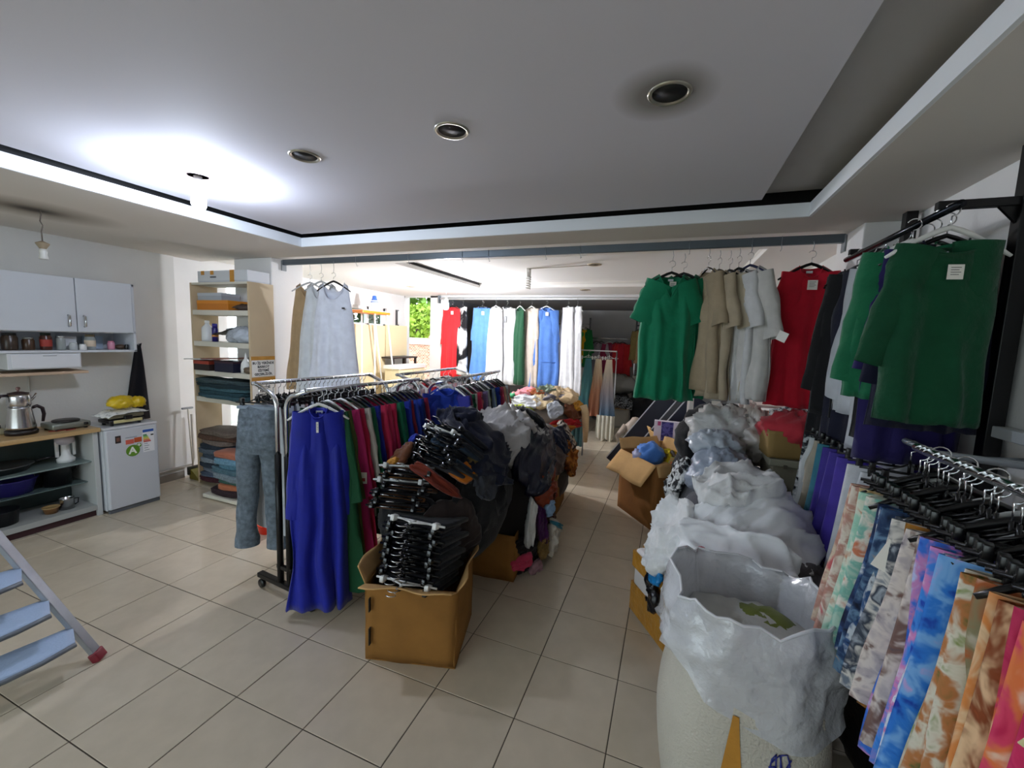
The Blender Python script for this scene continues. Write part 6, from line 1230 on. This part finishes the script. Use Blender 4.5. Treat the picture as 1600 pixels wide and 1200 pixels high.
# ================================================================== SECOND RAIL AND THE DIM STORE BEHIND IT
t = thing('rear_clothes_rail', 'white clothes rail at the back of the bright room', 'rail', (-1.4, 6.8, 2.36))
MB().tube([(-4.10, 6.80, 2.36), (1.14, 6.80, 2.36)], 0.018, 10).build('bar', plain('#e3e6e8', 0.3, 0.3), t, True, world=True)
for x in (-4.115, 1.15): MB().box(x-0.01, x+0.01, 6.76, 6.84, 2.28, 2.42).build('bracket', STEEL, t, world=True)
RH = 2.36+0.018-HOOKTOP-0.06
rg = 'dresses on the rear white rail'
dr = lambda L: dict(L=L, r0=0.095, r1=0.075, ang=0.10, flat=0.4)
for k, (nm, lb, x, mt, L, sw, hw, slv, rz, hg) in enumerate([
        ('red_dress', 'long red dress below the hanging bulb', -3.83, fab('#e0282e', 0.75), 1.30, 0.20, 0.24, 0.62, 0.0, BLACK_PLASTIC), ('black_white_dress', 'black and white dress just behind the red dress', -3.60, printed(['#101014', '#16161a', '#e2e2e2', '#f0f0f0'], 4, 2), 1.25, 0.16, 0.18, 0.5, -0.7, BLACK_PLASTIC),
        ('light_blue_dress', 'light blue long dress, first of two blue ones', -3.22, fab('#5f8fd8', 0.75), 1.32, 0.17, 0.21, 0.55, 0.2, BLACK_PLASTIC), ('white_dress', 'white long dress beside the first blue one', -2.95, fab('#e4e4e6'), 1.35, 0.15, 0.23, 0, -0.3, WHITE_PLASTIC), ('white_pleated_dress', 'white V-neck dress with a black swing tag', -2.75, fab('#dcdcde'), 1.36, 0.17, 0.24, 0.5, 0.0, BLACK_PLASTIC),
        ('dark_green_dress', 'dark green pleated dress between white and beige', -2.50, fab('#234f36'), 1.34, 0.12, 0.18, 0, -0.6, WHITE_PLASTIC), ('beige_dress', 'pale beige dress with wide sleeves', -2.30, fab('#c8bcb0'), 1.36, 0.18, 0.24, 0.48, -0.5, WHITE_PLASTIC), ('blue_tiered_dress', 'cornflower blue dress with a tiered skirt', -2.02, fab('#5a86d2', 0.75), 1.36, 0.21, 0.26, 0.5, 0.1, WHITE_PLASTIC),
        ('white_linen_dress', 'white linen dress beside the cornflower blue one', -1.66, fab('#e6e6e8'), 1.38, 0.13, 0.25, 0.5, -0.6, GREY_PLASTIC), ('white_long_dress', 'white long dress last on the rear rail', -1.50, fab('#dedee0'), 1.44, 0.12, 0.2, 0.4, -0.7, GREY_PLASTIC)]):
    th = top(nm, lb, 'dress', (x, 6.80-0.03*(k % 2), RH), rz, mt, rg, dr(slv) if slv else None, hg, False, (0.02, -0.05, -0.12) if k in (0, 2, 7) else None, False, 0.06, (0.05, 0.06), sw=sw, hw=hw, L=L, neckw=0.075, neckd=0.08, d=0.05, k=4, amp=0.026, nx=16, nz=14, vneck=(k == 4))
    if k == 4: MB().box(-0.015, 0.02, -0.07, -0.067, -0.28, -0.16).build('swing_tag', BLACK_PLASTIC, th)
    if k == 7: MB().lathe([(0.235, -0.92), (0.245, -0.925), (0.235, -0.93)], 30, sy=0.25).build('seam', fab('#4a74be'), th, True)
# store racks
t = thing('store_rack', 'chrome store rack against the grey back wall', 'clothes rack', (-1.3, 9.3, 0))
for x in (-2.9, -1.75, -0.75, 0.4): MB().tube([(x, 9.3, 0), (x, 9.3, 2.2)], 0.02, 8).build('post', CHROME, t, True, world=True)
for x0, x1, z in ((-2.9, -1.75, 2.05), (-1.75, -0.75, 1.76), (-0.75, 0.4, 2.05), (-2.9, -1.75, 1.1), (-0.75, 0.4, 1.1), (-1.75, -0.75, 0.9)): MB().tube([(x0, 9.3, z), (x1, 9.3, z)], 0.014, 8).build('rail', CHROME, t, True, world=True)
SG = [('#c9a01a', 'mustard yellow', -1.95, 2.05), ('#b8901a', 'golden yellow', -2.05, 2.05), ('#14703a', 'grass green', -1.84, 2.05), ('#2a8a3a', 'leaf green', -1.90, 2.05), ('#8a8390', 'lavender grey', -1.58, 1.76), ('#9a8f98', 'pale mauve', -1.48, 1.76), ('#8a2a4a', 'dark rose', -1.30, 1.76), ('#b02030', 'crimson', -1.15, 1.76), ('#c0282e', 'scarlet', -1.02, 1.76), ('#b08a6a', 'tan', -0.58, 2.05), ('#c09a78', 'camel', -0.45, 2.05), ('#8a7a4a', 'khaki', -0.68, 2.05), ('#101014', 'black', -0.28, 2.05), ('#c8a03a', 'amber', -0.52, 1.1), ('#d5d0c4', 'ivory', -0.62, 1.1), ('#111116', 'jet black', -0.85, 0.9), ('#16161c', 'charcoal', -1.0, 0.9), ('#0e0e14', 'ink black', -1.15, 0.9), ('#14141c', 'dark navy', -1.32, 0.9)]
for i, (c, nm, x, z) in enumerate(SG):
    row_item('store_garment', f'{nm} garment on the chrome store rack in the dim store', 'garment', ROW_SHIRTS[i % 4], fab(c), (x, 9.3, z-HOOKTOP+0.012), 0.35*math.sin(i*2.4), 'garments on the store rack', BLACK_PLASTIC if i % 3 else WHITE_PLASTIC)
# small stand with ombre dresses by the doorway
t = thing('dress_stand', 'low rail by the store doorway holding the two-tone dresses', 'clothes rack', (-1.18, 7.25, 0))
MB().tube([(-1.50, 7.25, 1.52), (-0.88, 7.25, 1.52)], 0.011, 8).build('rail', WHITE_PLASTIC, t, True, world=True)
for x in (-1.50, -0.88):
    MB().tube([(x, 7.25, 0), (x, 7.25, 1.52)], 0.012, 8).build('post', CHROME, t, True, world=True); MB().box(x-0.015, x+0.015, 7.05, 7.45, 0, 0.02).build('foot', BLACK_METAL, t, world=True)
def ombre(c1, c2, c3, z1, z2):
    m, N, L, b = new_mat('ombre_cloth'); b.inputs['Roughness'].default_value = 0.8
    tc = N.new('ShaderNodeTexCoord'); sp = N.new('ShaderNodeSeparateXYZ'); L.new(tc.outputs['Object'], sp.inputs[0]); mr = N.new('ShaderNodeMapRange'); mr.inputs[1].default_value = z2; mr.inputs[2].default_value = z1
    L.new(sp.outputs['Z'], mr.inputs[0]); r = N.new('ShaderNodeValToRGB'); e = r.color_ramp.elements; e[0].color = (*rgb(c3), 1); e[1].color = (*rgb(c1), 1); q = e.new(0.45); q.color = (*rgb(c2), 1)
    L.new(mr.outputs[0], r.inputs[0]); L.new(r.outputs[0], b.inputs['Base Color']); return m
OS = [skirt_mesh(0.05, 0.14, 1.0, 0.03, 7, 0.03, s) for s in (1.5, 3.5, 6.1)]
for k, (lb, x, mt) in enumerate([('teal dip-dyed strappy dress by the store doorway', -1.36, ombre('#4f8f9a', '#5fa0aa', '#3a6f86', 0, -1)), ('cream and terracotta dip-dyed dress by the store doorway', -1.18, ombre('#d9c9a8', '#b8876a', '#9a5f44', 0, -1)), ('cream and blue dip-dyed dress by the store doorway', -1.00, ombre('#e0d2b4', '#a9a2a8', '#5f86a8', 0, -1))]):
    th = thing('dip_dyed_dress', lb, 'dress', (x, 7.25, 1.52+0.012-HOOKTOP), 0.2, 'dip-dyed dresses on the small stand'); c = put('cloth', OS[k], mt, th); c.location = (0, 0, -0.06); c.scale = (1, 1.4, 1); add_hanger(th, WHITE_PLASTIC, clip=True)
o = MB().grid(lambda a, b: Vector((-1.12+0.30*a, 7.0+0.02*math.sin(a*28), 0.02+0.42*b+0.03*math.sin(a*14)*(1-b))), 40, 6).build('fringed_shawl', fab('#c9c6b8'), None, True); mod_solid(o, 0.006); tag(o, 'cream fringed shawl hanging low by the dress stand', 'shawl')
o = MB().grid(lambda a, b: Vector((-1.34+0.20*a, 5.98+0.02*math.sin(a*20), 0.12+0.40*b)), 20, 6).build('teal_cloth', fab('#5f8f9a'), None, True); mod_solid(o, 0.006); tag(o, 'pale teal cloth hanging under the table edge', 'cloth')
carton('pale carton on the floor of the dim store', (-0.98, 8.45, 0), 0.0, 0.55, 0.40, 0.38, mat=plain('#8f8a82', 0.7), seed=6.0, flaps=(('front', (1.4, 0.12)),))
lump('hanger_tangle', 'tangle of grey hangers on the pale store carton', 'hangers', printed(['#101014', '#2a2c30', '#9a9ea2', '#15161a'], 26, 2), (-0.98, 8.45, 0.46), (0.30, 0.2, 0.13), 2.0, 0.2, 2.2, 26, 14, 4)
lump('store_bag', 'large translucent plastic bag on the store pile', 'bag', film('#9a9894', 0.85), (-1.1, 8.95, 0.80), (0.45, 0.25, 0.20), 4.0, 0.12, 2.2, 28, 16, 3)
for k, (lb, x, y, z, r) in enumerate([('dark heap of clothes at the back of the store', -0.3, 8.7, 0.28, (0.55, 0.4, 0.30)), ('black heap of clothes beside the mannequin', 0.05, 7.3, 0.25, (0.45, 0.45, 0.27)), ('dark base of the pile under the translucent bag', -1.2, 9.0, 0.30, (0.5, 0.3, 0.31))]):
    lump('store_clothes', lb, 'clothes', fab(['#131217', '#101015', '#2a211c'][k]), (x, y, z), r, k*2.0, 0.09, 2.4, 28, 16, 2.6, floor_z=0.004, kind='stuff')
# round ceiling fittings of the bright room
for k, (x, y, lb) in enumerate([(-0.86, 4.62, 'round ceiling light ring in the bright room recess'), (-1.27, 6.2, 'round ceiling light ring near the rear rail'), (-3.9, 5.6, 'round ceiling light ring near the yard door')]):
    zc = 2.505 if k == 0 else ZS+0.03
    th = thing('ceiling_ring_light', lb, 'ceiling light', (x, y, zc)); MB().lathe([(0.05, 0.0), (0.055, -0.008), (0.075, -0.008), (0.08, 0.0)], 24).build('ring', plain('#c9b9a0', 0.35, 0.5), th, True); MB().lathe([(0, -0.002), (0.05, -0.002)], 24).build('lens', plain('#5a4a3a', 0.4), th)
th = thing('spiral_lamp', 'unlit white spiral lamp hanging in the bright room', 'light bulb', (-1.66, 4.75, 2.505))
MB().lathe([(0, 0), (0.03, 0), (0.028, -0.10), (0, -0.10)], 16).build('socket', WHITE_PLASTIC, th, True)
MB().tube([(0.028*math.cos(a), 0.028*math.sin(a), -0.10-0.14*a/(10*PI)) for a in [i*PI/6 for i in range(61)]], 0.008, 6).build('spiral_tube', plain('#e9e7e2', 0.3), th, True)
MB().tube([(0.0, 0.0, -0.004), (0.4, -0.06, -0.006), (0.8, -0.13, -0.004)], 0.004, 5).build('surface_cable', plain('#c9c3b8', 0.5), th, True)

# ================================================================== WINDOW SIDE OF THE BRIGHT ROOM
for k, (y0, y1, z1, lb) in enumerate([(5.15, 6.20, 1.82, 'tall cream panel board standing along the window wall'), (6.22, 6.85, 1.84, 'cream panel board near the yard door')]):
    tag(mod_bevel(MB().box(-4.90+0.01*k, -4.87+0.01*k, y0, y1, 0.01 if k == 0 else 1.27, z1).build('hardboard_sheet', plain('#ead9ae', 0.55)), 0.003), lb, 'board')
th = thing('dark_bench', 'dark narrow table holding the cream panel near the yard door', 'table', (-4.78, 6.45, 0))
MB().box(-4.95, -4.62, 6.10, 6.86, 1.235, 1.265).build('top', plain('#2a201c', 0.5), th, world=True)
for x in (-4.92, -4.65):
    for y in (6.13, 6.5, 6.83): MB().box(x-0.018, x+0.018, y-0.018, y+0.018, 0, 1.235).build('leg', plain('#2a201c', 0.5), th, world=True)
th = thing('cream_cabinet', 'low cream cabinet with a white top by the yard door', 'cabinet', (-4.55, 6.2, 0))
mod_bevel(MB().box(-4.60, -4.30, 5.85, 6.62, 0.0, 1.08).build('body', plain('#e6d9b0', 0.5), th, world=True), 0.004); mod_bevel(MB().box(-4.62, -4.28, 5.83, 6.64, 1.08, 1.14).build('top', plain('#f0eeea', 0.5), th, world=True), 0.004)
for y0, y1 in ((5.87, 6.23), (6.24, 6.60)): mod_bevel(MB().box(-4.30, -4.285, y0, y1, 0.04, 1.06).build('door', plain('#eadfb8', 0.5), th, world=True), 0.003)
th = thing('ironing_stand', 'folding stand with an orange-edged top and white legs by the window', 'stand', (-4.55, 5.42, 0))
mod_bevel(MB().box(-4.72, -4.42, 5.10, 5.76, 1.985, 2.025).build('top', plain('#e8801c', 0.4), th, world=True), 0.008); MB().box(-4.71, -4.43, 5.11, 5.75, 2.025, 2.035).build('pad', plain('#e9e6e0', 0.7), th, world=True)
for x in (-4.70, -4.44):
    MB().tube([(x, 5.70, 1.99), (x, 6.05, 0.0)], 0.014, 8).build('leg', WHITE_PLASTIC, th, True, world=True); MB().tube([(x, 5.40, 1.99), (x, 5.40, 0.0)], 0.014, 8).build('leg', WHITE_PLASTIC, th, True, world=True)
th = thing('water_bottle', 'white water bottle with a blue cap on the orange stand', 'bottle', (-4.58, 5.56, 2.036))
MB().lathe([(0, 0), (0.055, 0), (0.058, 0.02), (0.058, 0.16), (0.03, 0.20), (0.03, 0.21)], 20).build('body', plain('#e6eaf0', 0.3), th, True); MB().lathe([(0.0582, 0.14), (0.0592, 0.15), (0.04, 0.195), (0.034, 0.215), (0.034, 0.235), (0.02, 0.25), (0, 0.25)], 20).build('cap', plain('#3a68c8', 0.35), th, True)
th = thing('strip_lamp', 'slim white tube lamp upright on the pillar by the yard door', 'lamp', (-4.9, 6.75, 2.0)); MB().tube([(-4.95, 6.70, 1.86), (-4.95, 6.70, 2.12)], 0.018, 10).build('tube', plain('#f2f2f2', 0.3), th, True, world=True); MB().box(-4.998, -4.965, 6.67, 6.73, 1.84, 2.14).build('base', plain('#4a4a4c', 0.5), th, world=True)

# ================================================================== OUTDOORS
def brick_material():
    m, N, L, b = new_mat('brickwork'); b.inputs['Roughness'].default_value = 0.9
    tc = N.new('ShaderNodeTexCoord'); mp = N.new('ShaderNodeMapping'); mp.inputs['Rotation'].default_value = (PI/2, 0, 0); L.new(tc.outputs['Object'], mp.inputs[0])
    br = N.new('ShaderNodeTexBrick'); br.inputs['Scale'].default_value = 6.0; br.inputs['Color1'].default_value = (*rgb('#b8693f'), 1); br.inputs['Color2'].default_value = (*rgb('#d8a98a'), 1); br.inputs['Mortar'].default_value = (*rgb('#d9d0c4'), 1); br.inputs['Mortar Size'].default_value = 0.03
    L.new(mp.outputs[0], br.inputs['Vector']); L.new(br.outputs['Color'], b.inputs['Base Color']); return m
th = thing('yard_wall', 'old brick yard wall with a white coping outside the door', 'wall', (-7.0, 10.2, -0.12))
MB().box(-10.5, -5.3, 10.2, 10.5, -0.12, 1.42).build('brickwork', brick_material(), th, world=True); MB().box(-10.5, -5.3, 10.15, 10.55, 1.42, 1.60).build('coping', plain('#e6e2da', 0.8), th, world=True)
MB().prism([(-6.55, 1.58), (-5.3, 1.58), (-5.3, 2.35), (-5.9, 2.2), (-6.3, 1.9)], 10.2, 10.5, 'xz').build('raised_end', brick_material(), th, world=True)
def leafy(name, label, c, rad, n, mat, trunk=True, size=0.11, seed=0):
    rd = random.Random(seed); th = thing(name, label, 'tree' if trunk else 'hedge', (c[0], c[1], -0.12)); mb = MB()
    for i in range(n):
        d = Vector((rd.gauss(0, 1), rd.gauss(0, 1), rd.gauss(0, 1))).normalized(); r = rd.uniform(0.55, 1.0)*(1+0.25*hn(d.x*2, d.y*2, d.z*2+seed))
        p = Vector(c)+Vector((d.x*rad[0], d.y*rad[1], d.z*rad[2]))*r; u = Vector((rd.gauss(0, 1), rd.gauss(0, 1), rd.gauss(0, 1))).normalized(); w = u.orthogonal().normalized(); s = size*rd.uniform(0.6, 1.3)
        mb.add([p-u*s, p+w*s*0.5, p+u*s, p-w*s*0.5], [(0, 1, 2, 3)])
    o = mb.build('foliage', mat, th, world=True); o['kind'] = 'stuff'
    if trunk: MB().tube([(c[0], c[1], -0.12), (c[0]+0.05, c[1], c[2]*0.5), (c[0], c[1], c[2])], [0.16, 0.12, 0.05], 10).build('trunk', plain('#5a4a3a', 0.9), th, True, world=True)
    return th
LEAF = plain('#5f8a2c', 0.6, 0, 0.4, 3, rand=0.1, name='leaf'); LEAFD = plain('#3c5a26', 0.6, 0, 0.4, 3, name='dark_leaf')
leafy('yard_tree', 'leafy green tree beyond the brick yard wall, tallest', (-8.6, 13.0, 3.2), (1.9, 1.4, 1.6), 2600, LEAF, True, 0.16, 1)
leafy('yard_tree', 'bright green bushy tree close behind the brick yard wall', (-7.7, 11.4, 1.9), (1.2, 0.6, 0.8), 1600, plain('#86aa34', 0.6, 0, 0.3, 3, name='lime_leaf'), True, 0.10, 2)
leafy('window_hedge', 'dark hedge outside the narrow window', (-6.2, 6.6, 1.5), (0.5, 1.3, 1.5), 1800, LEAFD, False, 0.10, 3)

# ================================================================== STEP LADDER AT THE NEAR LEFT
th = thing('step_ladder', 'grey metal step ladder with pale blue treads at the frame edge', 'ladder', (-2.55, 1.06, 0))
A0, A1 = Vector((-2.553, 1.058, 0.0)), Vector((-2.83, 0.84, 0.69)); DA = (A1-A0)
OFFS = Vector((-0.06, -0.42, 0)); ALU = plain('#a9acb2', 0.35, 0.7, 0.1, 20, name='aluminium')
def rail_part(p0, p1, nm='stile'):
    d = (p1-p0).normalized(); u = Vector((0.6, -0.8, 0)); u = (u-d*u.dot(d)).normalized(); w = d.cross(u); mb = MB(); vs = []
    for p in (p0, p1):
        for a, b in ((-1, -1), (1, -1), (1, 1), (-1, 1)): vs.append(p+u*a*0.024+w*b*0.011)
    mb.add(vs, [(0, 1, 2, 3)[::-1], (4, 5, 6, 7), (0, 1, 5, 4), (1, 2, 6, 5), (2, 3, 7, 6), (3, 0, 4, 7)]); return mod_bevel(mb.build(nm, ALU, th, world=True), 0.003)
rail_part(A0+DA*0.03, A0+DA*2.0); B0 = A0+OFFS; rail_part(B0+DA*0.03, B0+DA*2.0)
for p in (A0, B0):
    d = DA.normalized(); mb = MB().bevbox(-0.03, 0.03, -0.018, 0.018, 0.0, 0.05, 0.006, Matrix.Translation(p+Vector((0, 0, 0))) @ d.to_track_quat('Z', 'Y').to_matrix().to_4x4()); mb.build('rubber_foot', plain('#7a1426', 0.5), th, True, world=True)
TREAD = plain('#a8bcd8', 0.55, 0, 0.06, 8, 0.3, 90, name='tread_plastic')
for k, f in enumerate((0.28, 0.51, 0.76, 1.02, 1.28, 1.54)):
    a = A0+DA*f; b = B0+DA*f; out = Vector((0.13, -0.045, 0))
    def fn(u, v, a=a, b=b, out=out):
        p = a.lerp(b, u); return p+out*v*(1+0.25*math.sin(PI*u))-Vector((0, 0, 0.02*v*v))
    o = MB().grid(fn, 12, 6).build('tread', TREAD, th, True, world=True); mod_solid(o, 0.02, -1)
    MB().tube([a+out*1.0-Vector((0, 0, 0.025)), a.lerp(b, 0.25)+out*1.17-Vector((0, 0, 0.03)), a.lerp(b, 0.5)+out*1.25-Vector((0, 0, 0.03)), a.lerp(b, 0.75)+out*1.17-Vector((0, 0, 0.03)), b+out-Vector((0, 0, 0.025))], 0.011, 8).build('tread_lip', plain('#6a7078', 0.5), th, True, world=True)
C0 = A0+Vector((-0.95, -0.2, 0)); 
rail_part(C0, A0+DA*2.0, 'rear_leg'); rail_part(C0+OFFS, B0+DA*2.0, 'rear_leg')

for k, (lb, c, r, sd) in enumerate([('added black lump standing for the dark under the printed skirts', (0.90, 1.25, 0.24), (0.22, 0.30, 0.25), 1.0), ('added black lump standing for the dark under the purple skirts', (0.90, 1.93, 0.26), (0.15, 0.40, 0.27), 4.0), ('added black lump for the dark nearest the camera under the pink skirts', (0.90, 0.62, 0.20), (0.21, 0.28, 0.21), 7.0)]):
    lump('added_dark_lump', lb, 'bag', plain('#08080c', 0.4, 0, 0.1, 6, 0.6, 18, 0.4, name='dark_fill'), c, r, sd, 0.05, 2.6, 28, 16, 2.4, floor_z=0.004, group='added dark lumps under the wall rails')  # black bodies added to stand for the dark void under the rails
